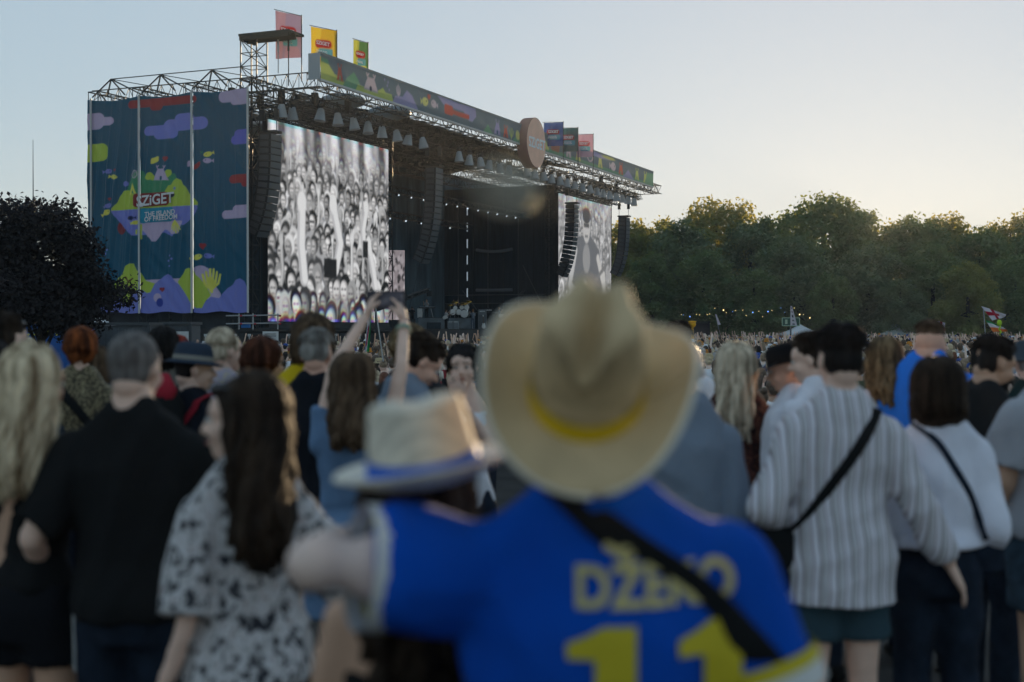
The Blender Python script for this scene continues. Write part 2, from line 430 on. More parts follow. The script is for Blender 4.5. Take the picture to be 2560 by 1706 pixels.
    mb = MB(); mb.box(S(4.5, 1.3, 21.35), (3.9, 1.9, .16), rot); mb.box(S(4.5, 1.3, 21.1), (3.8, .12, .34), rot); mb.box(S(6.35, 1.3, 21.15), (.15, 1.8, .3), rot)
    mb.box(S(4.5, .45, 21.15), (3.8, .1, .3), rot)
    part(mb, 'platform', mat('dark green platform', (0.014, 0.028, 0.026), 0.7))
    for q, l in ((3.1, 3.1), (3.9, 2.2)):
        mb = MB(); mb.bar(S(q, 1.2, 21.0), S(q, 1.2, 20.2), .07, 6); mb.bar(S(q, 1.2, 20.2), S(q, 1.2, 21 - l), .035, 5)
        part(mb, 'hanging_cable', M_alu if q > 3.5 else M_black)
    # scaffold inside the far side of the stage: pale thin tubes
    for k in range(7):
        mb = MB(); s = 6.6 + k * 1.75
        mb.bar(S(s, 56.9, 1.86), S(s, 56.9, 15.5 - (k % 3)), .05, 5); part(mb, 'scaffold_standard', M_truss if k % 2 else mat('worn steel tube', (0.12, 0.14, .15), .4, metal=.5))
    for z in (3.6, 4.6, 5.5):
        part(MB().bar(S(5.8, 56.8, z), S(18.6, 56.8, z), .045, 5), 'scaffold_ledger', mat('worn steel tube', (0.12, 0.14, .15), .4))
    for (a, b, z0, z1) in ((6, 9.5, 1.9, 8.6), (13, 9.5, 1.9, 5.9), (13.2, 16.5, 1.9, 6.0), (9.2, 12.8, 6.0, 1.9)):
        part(MB().bar(S(a, 56.7, z0), S(b, 56.7, z1), .05, 5), 'scaffold_brace', mat('worn steel tube', (0.12, 0.14, .15), .4))
    for z in (6.0, 10.3):
        mb = MB(); n = 10
        for i in range(n):
            a, b = i / n, (i + 1) / n; sag = lambda u: (.9 if z > 8 else .1) * (u * u - u)
            mb.bar(S(10.6 + 4.2 * a, 56.5, z + sag(a)), S(10.6 + 4.2 * b, 56.5, z + sag(b)), .17, 6)
        part(mb, 'rolled_fabric', mat('pale rolled cloth', (0.18, .2, .22), .9))
    # dashed light strip
    m_st = mat('white light strip', (0.5, .55, .6), .5, emit=(0.7, .85, 1), estr=.10)
    for k in range(7):
        part(MB().box(S(15.8, 56.4, 4.0 + k * 1.75), (.09, .09, .95), rot), 'light_strip', m_st)
    # lattice trusses with small lamps inside
    for (s, z, t0, t1) in ((8.5, 13.6, 22, 56), (12.5, 12.2, 24, 50), (5.2, 16.9, 20.5, 56.5)):
        part(truss(MB(), S(s, t0, z), S(s, t1, z), .5, .5, 1.0, .045, .028), 'lamp_truss', M_truss)
    # white cloud-like inflated liner under left wing roof
    part(MB().ell(S(9, 8.5, 16.4), (3.2, 2.6, .42), 20, 8), 'white_canopy', mat('pale canopy skin', (0.5, .54, .56), .7), True)
    for (s, t) in ((3.5, 9), (3.0, 15), (7.0, 17)):
        part(MB().ell(S(s, t, 18.1), (1.7, 1.3, .55), 14, 6), 'round_panel', mat('blue grey dish', (0.16, .22, .26), .6), True)
    # understage: grey walling below the side banner
    part(MB().box(S(12, .5, 1.35), (13.0, .12, 3.7), rot), 'side_skirt', mat('slate side skirt', (0.03, .036, .042), .9, var=.3, vscale=1.5))
    for k in range(4):
        part(truss(MB(), S(6.6 + k * 3.7, .25, GZ + .05), S(6.6 + k * 3.7, .25, 3.0), .7, .7, .8, .04, .026, up=SU), 'leg_truss', M_truss)
    # control desk platform rails left of the left screen
    return st
build_stage()

# ---------------------------------------------------------------- printed side banner
def proj(P):
    """photo pixel of a world point (used to lay out the print on the cloth)"""
    return 1280 + F * P[..., 0] / P[..., 1], 825 - F * (P[..., 2] - CAM_Z) / P[..., 1]
LIME, PURP, PINK, GREEN, YEL, REDD, TEAL, NAVY = rgb(172, 192, 72), rgb(116, 124, 196), rgb(186, 168, 196), rgb(52, 134, 96), rgb(218, 212, 92), rgb(150, 48, 54), rgb(10, 136, 166), rgb(0, 80, 106)
def build_banner():
    root = empty('printed_side_banner', S(11.8, -.3, 2.9))
    tag(root, 'tall teal three panel mesh banner with cartoon island print on stage side', 'banner')
    inv = Matrix.Translation(-root.location); Mb = vcol_mat('banner print', 0.3, spec=0.14)
    z0, z1 = 2.95, 17.72; edges = [18.4, 13.92, 9.55, 5.2]
    for k in range(3):
        sa, sb = edges[k], edges[k + 1] + .06
        nu, nv = 92, 330
        u = np.linspace(0, 1, nu + 1)[None, :] * np.ones((nv + 1, 1)); v = np.linspace(0, 1, nv + 1)[:, None] * np.ones((1, nu + 1))
        s = sa + (sb - sa) * u
        zt = z1 - .18 * np.sin(u * math.pi) * (1 - 0)        # sagging top edge
        z = z0 + (zt - z0) * v - .06 * np.sin(u * math.pi * 3) * (1 - v)
        base = np.stack([P0.x + SU.x * s, P0.y + SU.y * s, z], -1)
        px, py = proj(base)
        p = Paint(px, py, NAVY, 0.8)
        # clouds
        def cloud(col, parts, sl=-.09):
            for (a, b, c, d, r) in parts: p.rr(col, a, b, c, d, r, slope=sl)
        cloud(PINK, [(210, 287, 272, 328, 16), (255, 296, 294, 317, 10)])
        cloud(LIME, [(200, 364, 281, 408, 15)])
        cloud(REDD, [(330, 248, 500, 268, 9), (385, 255, 416, 279, 10)])
        cloud(PURP, [(370, 316, 456, 340, 12), (395, 318, 453, 350, 13), (418, 300, 495, 330, 14), (445, 286, 495, 325, 14), (480, 295, 528, 327, 15)])
        cloud(PINK, [(556, 226, 660, 256, 14), (585, 232, 660, 263, 12)], -.11)
        cloud(rgb(96, 102, 190), [(594, 325, 660, 354, 12), (586, 338, 660, 362, 12)])
        cloud(REDD, [(582, 437, 660, 458, 10), (612, 440, 660, 467, 8)])
        cloud(PINK, [(565, 525, 660, 546, 10), (592, 513, 660, 545, 9)])
        # floating things
        p.rr(YEL, 387, 396, 408, 410, 4, slope=-.35); p.heart(REDD, 424, 400, 15); p.rr(PINK, 478, 404, 490, 418, 4, slope=-.4)
        p.rr(REDD, 494, 410, 511, 423, 5, slope=-.7)
        p.fish(YEL, 529, 388, 20, -1, -.3); p.fish(PINK, 528, 404, 20, -1, 0); p.heart(rgb(30, 120, 100), 514, 384, 8)
        p.fish(PURP, 282, 431, 18, 1, -.15); p.fish(YEL, 297, 445, 18, 1, .1); p.heart(REDD, 299, 428, 8)
        p.heart(REDD, 284, 500, 9); p.fish(PURP, 281, 516, 17, 1, -.4); p.fish(YEL, 276, 533, 19, 1, -.6); p.circ(PURP, 326, 462, 7)
        p.fish(YEL, 503, 644, 22, 1, -.35); p.fish(PURP, 528, 641, 20, -1, .1); p.heart(REDD, 516, 617, 18)
        for (a, b, r) in ((433, 640, 2.3), (438, 648, 3), (430, 653, 2.8), (432, 666, 2.3), (277, 626, 3), (273, 636, 3)): p.circ(PURP, a, b, r)
        # island, lower half
        low = [(292, 528), (500, 513), (498, 530), (488, 545), (475, 556), (468, 562), (460, 560), (440, 590), (420, 580), (400, 585), (340, 588), (334, 582), (322, 568), (308, 553), (298, 540)]
        p.circ(rgb(120, 40, 50), 314, 572, 11, 16); p.poly(PURP, low, 2.5)
        p.poly(PINK, [(364, 560), (462, 556), (452, 582), (440, 584), (430, 574), (420, 572), (410, 585), (398, 602), (390, 602), (380, 590), (368, 575)], 3)
        p.rr(rgb(180, 190, 70), 361, 562, 366, 600, 2.5); p.rr(rgb(180, 190, 70), 348, 575, 353, 588, 2.5)
        # island, upper half
        p.poly(GREEN, [(330, 485), (336, 462), (345, 440), (357, 430), (368, 432), (376, 445), (384, 454), (430, 450), (438, 438), (446, 438), (452, 450), (452, 492), (330, 500)], 2)
        for (a, b, r) in ((385, 441, 8), (381, 446, 6), (391, 446, 7), (432, 434, 8), (428, 440, 6)): p.circ(LIME, a, b, r)
        p.tipi(PINK, 413, 453, 38, 36, NAVY)
        lim = [(292, 527), (300, 517), (308, 505), (314, 493), (322, 481), (334, 480), (345, 490), (358, 497), (420, 495), (432, 468), (440, 466), (445, 455), (452, 450), (462, 454), (466, 465), (474, 471), (480, 485), (488, 497), (496, 501), (502, 508), (502, 514), (412, 519)]
        p.poly(LIME, lim, 2); p.circ(LIME, 496, 509, 7); p.circ(PURP, 496, 522, 7); p.poly(PURP, [(412, 520), (503, 514.5), (502, 522), (412, 545)])
        p.poly(YEL, [(336, 487), (343, 460), (352, 487), (347, 487), (343, 476), (340, 492)])
        p.line(rgb(178, 172, 180), 2, [(341, 440), (346, 428), (352, 430), (354, 440), (350, 447), (344, 447), (341, 440)]); p.line(rgb(178, 172, 180), 1.6, [(348, 428), (348, 447)])
        p.fish(rgb(22, 40, 78), 440, 490, 16, 1, -.35); p.circ(rgb(120, 140, 170), 447, 473, 4)
        p.fish(rgb(22, 40, 90), 338, 547, 16, -1, -.1); p.fish(YEL, 349, 558, 16, 1, -.2); p.circ(YEL, 344, 559, 5, 3.6)
        for i in range(5):
            q = i - 2; p.line(YEL, 3.2, [(449, 553), (448 + q * 4, 566), (450 + q * 5, 583 - abs(q) * 4)])
        # logo plates
        p.rr(rgb(128, 30, 38), 344, 484, 432, 518, 9, slope=-.06)
        p.rr(TEAL, 362, 521, 444, 557, 9, slope=-.05); p.poly(TEAL, [(361, 524), (372, 522), (372, 560), (361, 560)])
        # sea bed
        p.poly(PINK, [(355, 702), (470, 696), (480, 740), (355, 740)]); p.circ(PINK, 510, 695, 28, 30); p.poly(PINK, [(530, 690), (560, 735), (560, 750), (505, 750)])
        p.poly(LIME, [(297, 718), (305, 700), (318, 690), (326, 668), (333, 663), (341, 663), (348, 678), (360, 686), (372, 705), (395, 712), (398, 722), (388, 735), (340, 745), (338, 758), (318, 756), (310, 742), (298, 738)], 3)
        p.poly(PURP, [(225, 790), (225, 745), (290, 738), (305, 745), (318, 758), (330, 758), (342, 738), (352, 728), (365, 728), (376, 736), (388, 733), (398, 712), (412, 700), (420, 692), (428, 688), (436, 692), (444, 706), (458, 716), (470, 735), (485, 750), (500, 768), (520, 760), (535, 745), (556, 748), (575, 725), (590, 715), (598, 703), (608, 699), (618, 705), (624, 720), (640, 722), (640, 790)], 2)
        p.poly(LIME, [(456, 706), (468, 688), (474, 676), (482, 674), (490, 678), (496, 690), (508, 700), (520, 715), (532, 738), (520, 752), (512, 768), (500, 768), (490, 762), (480, 742), (466, 722)], 3)
        br = rgb(92, 44, 42)
        p.line(br, 4, [(314, 745), (322, 730), (335, 716), (345, 712)]); p.line(br, 3.5, [(313, 742), (308, 732), (303, 724)]); p.line(br, 3.5, [(319, 735), (316, 715), (312, 708)]); p.line(br, 3, [(316, 718), (320, 708)])
        p.line(br, 3.5, [(328, 722), (330, 706), (324, 694)]); p.line(br, 3.5, [(330, 706), (340, 697)])
        p.coral(YEL, 537, 731, 60, 5.5, 6); p.coral(YEL, 533, 728, 36, 4.5, 4)
        p.heart(rgb(140, 26, 40), 414, 725, 13); p.circ(PINK, 403, 745, 9, 11); p.circ(rgb(40, 60, 150), 409, 757, 8, 11)
        # cloth folds: sharp long creases, stronger towards the left panel's top
        ph = k * 7.3; xx = u * 4.4 + .16 * (1 - v) * 14.8 * (.5 if k < 2 else -.25)
        f = np.zeros_like(u)
        for (a, b, c, w) in ((2.1, .3, 1.0, .05), (3.7, 1.9, .7, .035), (5.3, .7, .45, .02), (9.1, 2.2, .3, .012), (14.2, 1.1, .2, .008)):
            f += w * (1 - np.abs(np.sin(xx * a + b + ph + .5 * np.sin(v * 5 * c + b)))) ** 2
        f *= 1.7 * (.45 + .8 * np.sin(np.clip(v * 1.1, 0, 1) * math.pi)) * (1.25 if k == 0 else .9 if k == 1 else .8)
        f += .05 * np.sin(v * 9 + u * 3 + k) * np.sin(u * math.pi)
        f += .02 * np.sin(v * 70 + u * 22 + ph) * (np.sin(u * 9 + v * 17 + ph) > .2)
        V = base + np.array((-TU.x, -TU.y, 0)) * f[..., None] + np.array((-TU.x, -TU.y, 0)) * .35
        me = np_mesh('banner_panel', V.reshape(-1, 3), grid_faces(nu, nv), True); set_colors(me, p.c.reshape(-1, 3))
        o = link('banner_panel', me, root, [Mb]); o.matrix_parent_inverse = inv
    for s in (18.0, 13.92, 9.6, 5.15):
        o = MB().bar(S(s, -.52, z0 - .05), S(s, -.52, z1 + .05), .075, 6).build('seam_pole', M_post, root); o.matrix_parent_inverse = inv
    ml = mat('white print', (0.62, .62, .64), .6)
    def at(px, py):   # point on the banner plane under a place of the print
        a = (px - 1280) / F; d0 = P0 + TU * -.56
        s = (a * d0.y - d0.x) / (SU.x - a * SU.y); P = d0 + SU * s
        return Vector((P.x, P.y, wz(py, P.y)))
    sl = (UP * .055 - SU).normalized()
    for args in (('SZiGET', at(388, 500.5), .98, .022, 1.0, -SU + UP * .06), ('THE ISLAND', at(400, 534), .45, .010, 1.02, -SU + UP * .05), ('OF FREEDOM', at(402.5, 545.8), .45, .010, 1.02, -SU + UP * .05)):
        o = text_part('lettering', args[0], ml, root, args[1], args[5], UP, args[2], args[3], args[4]); o.matrix_parent_inverse = inv
    tail = MB(); q = at(354, 513); tail.ell(q, (.19, .03, .15), 10, 6, rot=(0, 0, math.atan2(SU.y, SU.x)))
    o = tail.build('lettering', ml, root); o.matrix_parent_inverse = inv
build_banner()

# ---------------------------------------------------------------- fascia banner and round sign
def build_fascia():
    root = empty('roof_fascia_banner', S(0, 36, 17.9)); inv = Matrix.Translation(-root.location)
    tag(root, 'long printed fascia banner with tents, fish and hills along the stage roof edge', 'banner')
    Mf = vcol_mat('fascia print', 0.7, translucent=.3); rot = Matrix((SU, TU, UP)).transposed()
    for (ta, tb) in ((0.0, 33.6), (36.8, 72.0)):
        nu, nv = 420, 18
        u = np.linspace(0, 1, nu + 1)[None, :] * np.ones((nv + 1, 1)); v = np.linspace(0, 1, nv + 1)[:, None] * np.ones((1, nu + 1))
        t = ta + (tb - ta) * u; z = 17.95 + 1.6 * v - .03 * np.sin(t * 1.3) * v
        sp = -.10 + .03 * np.sin(t * 2.1 + v * 3) * np.sin(v * math.pi)
        V = np.stack([P0.x + SU.x * sp + TU.x * t, P0.y + SU.y * sp + TU.y * t, z], -1)
        X, Y = t, 1.6 - 1.6 * v            # metres along, metres down from the top edge
        p = Paint(X, Y, rgb(104, 122, 132), .05)
        L2, G2, P2, PK, YL, RD = rgb(186, 200, 112), rgb(112, 162, 130), rgb(152, 152, 192), rgb(196, 184, 194), rgb(206, 206, 128), rgb(186, 92, 78)
        if ta == 0:
            p.poly(G2, [(0, .3), (.8, .3), (1.2, 1.6), (0, 1.6)], .1); p.poly(L2, [(0, .55), (.9, .6), (1.6, 1.1), (2.8, 1.35), (3.2, 1.6), (0, 1.6)], .1)
            p.tipi(RD, 2.4, 1.35, .9, 1.1, G2); p.poly(G2, [(2.9, 1.6), (3.4, 1.1), (4.2, .6), (4.8, 1.0), (5.2, 1.6)], .1)
            p.poly(L2, [(4.6, 1.6), (4.8, 1.3), (7.5, 1.3), (8.3, .95), (8.7, 1.2), (9.6, 1.2), (9.8, 1.6)], .08); p.tipi(PK, 6.6, 1.35, 2.0, 1.15, rgb(60, 70, 90))
            for (a, b) in ((8.6, .25), (9.1, .35), (9.0, .6), (9.3, .85)): p.circ(P2, a, b, .09)
            p.coral(PK, 10.6, 1.15, .9, .1, 5); p.poly(P2, [(9.9, 1.6), (10.2, 1.2), (11.3, 1.1), (12.0, .55), (12.7, .8), (13.6, 1.6)], .1)
            p.fish(YL, 14.9, .8, 1.0, 1, -.1); p.fish(PK, 16.3, .75, .9, -1, .1); p.heart(RD, 15.5, .35, .5)
            p.poly(P2, [(17.0, 0), (23.8, 0), (24.0, .6), (23.2, 1.1), (22.6, 1.1), (21.6, .5), (18, .5)], .05); p.rr(RD, 18.2, .45, 19.6, 1.2, .2); p.rr(RD, 18.8, .7, 22.6, 1.05, .1)
            p.poly(G2, [(25.5, 1.6), (26.3, 1.0), (27.2, 1.6)], .1); p.tipi(P2, 28.2, 1.5, 1.3, 1.2, NAVY); p.tipi(RD, 30.0, 1.5, 1.1, 1.0, NAVY); p.coral(L2, 31.2, 1.5, 1.0, .09, 4)
            p.poly(G2, [(31.4, 1.6), (32, 1.2), (33.6, 1.2), (33.6, 1.6)]); p.circ(YL, 32.6, 1.0, .5, .4)
        else:
            p.poly(G2, [(36.8, 1.2), (72, 1.35), (72, 1.6), (36.8, 1.6)]); p.poly(YL, [(37.0, 1.3), (38.2, .4), (39.3, .8), (39.8, 1.3)], .1); p.rr(rgb(170, 110, 90), 40.4, .5, 42.6, 1.3, .3)
            for i, q in enumerate((45.0, 47.6, 54.0, 60.5, 66.0, 69.0)): p.tipi((PK, YL, YL, RD, L2, L2)[i], q, 1.45, 1.5, 1.2, G2)
            p.put(np.abs(p.d_circ(51, .7, .75, .42)) - .07, PK); p.poly(P2, [(50, 0), (58, 0), (57, .4), (52, .5)]); p.circ(YL, 56.5, .15, 2, .2); p.poly(P2, [(61, 1.6), (63, .7), (65, 1.6)])
            p.fish(PK, 58.0, .9, 1.4, 1, 0); p.poly(G2, [(69.5, 0.3), (72, .2), (72, 1.6), (69, 1.6)])
        me = np_mesh('printed_cloth', V.reshape(-1, 3), grid_faces(nu, nv), True); set_colors(me, p.c.reshape(-1, 3))
        o = link('printed_cloth', me, root, [Mf]); o.matrix_parent_inverse = inv
        for z, w in ((17.88, .14), (19.6, .12)):
            o = MB().box(S(.0, (ta + tb) / 2, z), (.22, tb - ta + .1, w), rot).build('edge_rail', M_post if z < 18 else mat('grey edge rail', (.2, .23, .23), .6), root); o.matrix_parent_inverse = inv
    o = MB().box(S(.35, -.08, 18.75), (.85, .08, 1.7), rot).build('end_panel', mat('pale end panel', (.34, .38, .4), .7), root); o.matrix_parent_inverse = inv
    # round sign
    sg = empty('round_logo_sign', S(-.6, 35.2, 16.0)); inv2 = Matrix.Translation(-sg.location)
    tag(sg, 'large round pinkish tan disc sign with white lettering on the stage roof edge', 'sign')
    c = S(-.75, 35.2, wz(358, (S(-.75, 35.2, 0)).y)); q = FW.to_track_quat('Z', 'Y').to_matrix().to_4x4()
    m4 = Matrix.Translation(c) @ q
    o = MB().lathe([(2.18, -.95), (2.2, -.9), (2.2, .0), (2.14, .03)], 56, mtx=m4).build('rim', mat('brown sign rim', (.26, .14, .115), .7), sg, True); o.matrix_parent_inverse = inv2
    o = MB().lathe([(2.15, .03), (1.0, .045), (.001, .05)], 56, mtx=m4).build('face', mat('tan sign face', (.86, .53, .40), .75, var=.06, vscale=1), sg, True); o.matrix_parent_inverse = inv2
    o = MB().lathe([(2.15, -.93), (.001, -.93)], 40, mtx=m4).build('back_plate', M_black, sg); o.matrix_parent_inverse = inv2
    o = text_part('lettering', 'SZiGET', mat('white sign letters', (.8, .82, .84), .6), sg, c + FW * .09 - UP * .12, TU, UP, 1.22, .04, .98); o.matrix_parent_inverse = inv2
build_fascia()

# ---------------------------------------------------------------- flags on the roof
def build_flags():
    ml = mat('flag white print', (0.75, .75, .76), .7)
    spec = [  # pole px, top py, bottom py of cloth, left px, depth, colours, label
        (755, 43, 138, 685, 91.0, rgb(158, 138, 168), 'lilac flag on the roof, behind the corner platform', -16, rgb(176, 140, 160)),
        (843, 80, 160, 774, 92.0, rgb(206, 172, 30), 'yellow flag on the roof beside the fascia end', -14, rgb(220, 196, 50)),
        (921, 110, 180, 882, 95.0, rgb(70, 120, 66), 'green and lime flag on the roof above the fascia', -18, rgb(190, 196, 80)),
        (1408, 307, 360, 1358, 124.0, rgb(58, 88, 150), 'blue flag rising behind the round disc sign', 4, rgb(58, 88, 150)),
        (1445, 321, 374, 1396, 127.5, rgb(40, 82, 92), 'dark teal flag between the blue and the pink flag', 4, rgb(60, 100, 104)),
        (1483, 337, 388, 1437, 131.0, rgb(190, 150, 172), 'pink flag on the roof, the one nearest the fascia end', 2, rgb(200, 160, 180))]
    for (px, pt, pb, pl, d, col, label, tilt, col2) in spec:
        x1, x0 = wx(px, d), wx(pl, d); zt, zb = wz(pt, d), wz(pb, d) - .2
        root = empty('roof_flag', (x1, d, zb - 1.6)); inv = Matrix.Translation(-root.location); tag(root, label, 'flag', 'logo flags on the stage roof')
        w, h = x1 - x0, zt - zb; ux = Vector((-1, .25, 0)).normalized(); top = math.tan(R(-tilt)) if tilt < 0 else 0.03
        nu, nv = 36, 48
        u = np.linspace(0, 1, nu + 1)[None, :] * np.ones((nv + 1, 1)); v = np.linspace(0, 1, nv + 1)[:, None] * np.ones((1, nu + 1))
        wv = .10 * np.sin(u * 7 + v * 2 + px) * u + .05 * np.sin(u * 17 + v * 5) * u
        X = x1 + ux.x * w * u; Y = d + ux.y * w * u + wv; Z = zb + h * v + top * w * u * v + .05 * u * np.sin(v * 4)
        p = Paint(u * w, (1 - v) * h, col, .04); p.poly(col2, [(w * .6, 0), (w, 0), (w, h), (w * .75, h)]); p.circ(col2, w * .35, h * .95, w * .3, h * .25)
        cx = w * .52
        p.rr(rgb(158, 34, 40), cx - w * .32, h * .30, cx + w * .32, h * .52, h * .09); p.rr(rgb(80, 150, 168), cx - w * .36, h * .53, cx + w * .2, h * .74, h * .05)
        me = np_mesh('cloth', np.stack([X, Y, Z], -1).reshape(-1, 3), grid_faces(nu, nv), True); set_colors(me, p.c.reshape(-1, 3))
        o = link('cloth', me, root, [vcol_mat('flag cloth', .8, translucent=.15)]); o.matrix_parent_inverse = inv
        o = MB().bar((x1, d, zb - 1.6), (x1, d, zt + .1), .035, 6, caps=True).build('pole', M_black, root); o.matrix_parent_inverse = inv
        o = MB().bar((x1, d, zt + .02), (x1 + ux.x * w * 1.06, d + ux.y * w, zt + top * w * 1.05 + .02), .025, 5).build('top_bar', M_black, root); o.matrix_parent_inverse = inv
        dirx = Vector((-ux.x, -ux.y, -top)).normalized()
        for body, vv, sz in (('SZiGET', .59, .175), ('THE ISLAND\nOF FREEDOM', .365, .085)):
            cpos = Vector((x1, d, zb)) + ux * (w * (.52 if sz * 1 > .1 else .57)) + Vector((0, -.22, h * vv + top * w * .52 * vv))
            o = text_part('lettering', body, ml, root, cpos, dirx, UP, sz * w * 1.02, .012 if sz > .1 else .004, .92); o.matrix_parent_inverse = inv
build_flags()

# ---------------------------------------------------------------- video screens
def paint_crowd(p, n_rows, seed, W, H):
    """a monochrome sea of faces and raised arms, small at the top and larger below; x right, y down (0..W, 0..H)"""
    g = random.Random(seed); items = []; y = H * .02
    while y < H * 1.08:
        f = y / H; r = W * .021 + W * n_rows * f ** 1.3; x = -r
        while x < W + r:
            items.append((y + g.uniform(-.9, .9) * r, x + g.uniform(-.4, .4) * r, r * g.uniform(.68, 1.3))); x += r * g.uniform(1.35, 2.2)
        y += r * 1.55
    items.sort()
    for (y, x, r) in items:
        sk = g.uniform(.36, .9); hr = g.uniform(.01, .10) if g.random() < .75 else g.uniform(.3, .9); sh = g.choice([.02, .04, .1, .2, .45, .8]); tl = g.uniform(-.35, .35)
        p.circ((sh, sh, sh * 1.02), x, y + r * 1.95, r * 1.2, r * .95); p.circ((sk * .6,) * 3, x, y + r * .95, r * .34, r * .6)
        p.circ((hr, hr, hr), x, y - r * .12, r * .86, r * 1.08, rot=tl)
        fx = x + g.uniform(-.25, .25) * r
        p.circ((sk * .55, sk * .54, sk * .54), fx, y + r * .22, r * .64, r * .86, rot=tl); p.circ((sk, sk * .985, sk * .98), fx - r * .14, y + r * .16, r * .46, r * .68, rot=tl)
        e = sk * .2
        if g.random() < .25: p.rr((.02, .02, .02), fx - r * .5, y + r * .0, fx + r * .42, y + r * .26, r * .1)
        else:
            for q in (-.34, .12): p.circ((e, e, e), fx + q * r, y + r * .1, r * .14, r * .09)
        p.circ((sk * .35,) * 3, fx - r * .1, y + r * .62, r * .2, r * .09)
        if g.random() < .16:
            a = g.uniform(-.7, .7); L = r * g.uniform(2.2, 4.2); w = r * .42; k2 = sk * .95
            pts = [(x + r * 1.0, y + r * 1.5), (x + r * (1.0 + a), y - L * .4), (x + r * (1.0 + a * .5), y - L)]
            p.line((k2 * .55,) * 3, w, pts); p.line((k2,) * 3, w * .6, [(u - w * .15, v) for u, v in pts])
            p.circ((k2,) * 3, pts[-1][0], pts[-1][1], r * .3, r * .42)
            for q in (-.25, -.05, .15): p.line((k2,) * 3, r * .13, [(pts[-1][0] + q * r, pts[-1][1]), (pts[-1][0] + q * 1.6 * r, pts[-1][1] - r * .75)])
def screen_mesh(s, t0, t1, z0, z1, nu, nv, fn):
    u = np.linspace(0, 1, nu + 1)[None, :] * np.ones((nv + 1, 1)); v = np.linspace(0, 1, nv + 1)[:, None] * np.ones((1, nu + 1))
    t = t0 + (t1 - t0) * u
    V = np.stack([P0.x + SU.x * s + TU.x * t, P0.y + SU.y * s + TU.y * t, z0 + (z1 - z0) * v], -1)
    cols = fn(u, v); me = np_mesh('display', V.reshape(-1, 3), grid_faces(nu, nv)); set_colors(me, np.clip(cols, 0, 1).reshape(-1, 3)); return me
def fringe(u, v, c, amt):
    """colour fringing of the mirrored picture near the top and bottom rows"""
    k = (np.clip((v - .80) / .2, 0, 1) + np.clip((.17 - v) / .17, 0, 1))[..., None] * amt
    sh = lambda a, n: np.roll(a, n, 0)
    r = sh(c[..., 0], -4); b = sh(c[..., 2], 4)
    c2 = np.stack([r * 1.0, c[..., 1], b * 1.05], -1)
    return c * (1 - k) + c2 * k
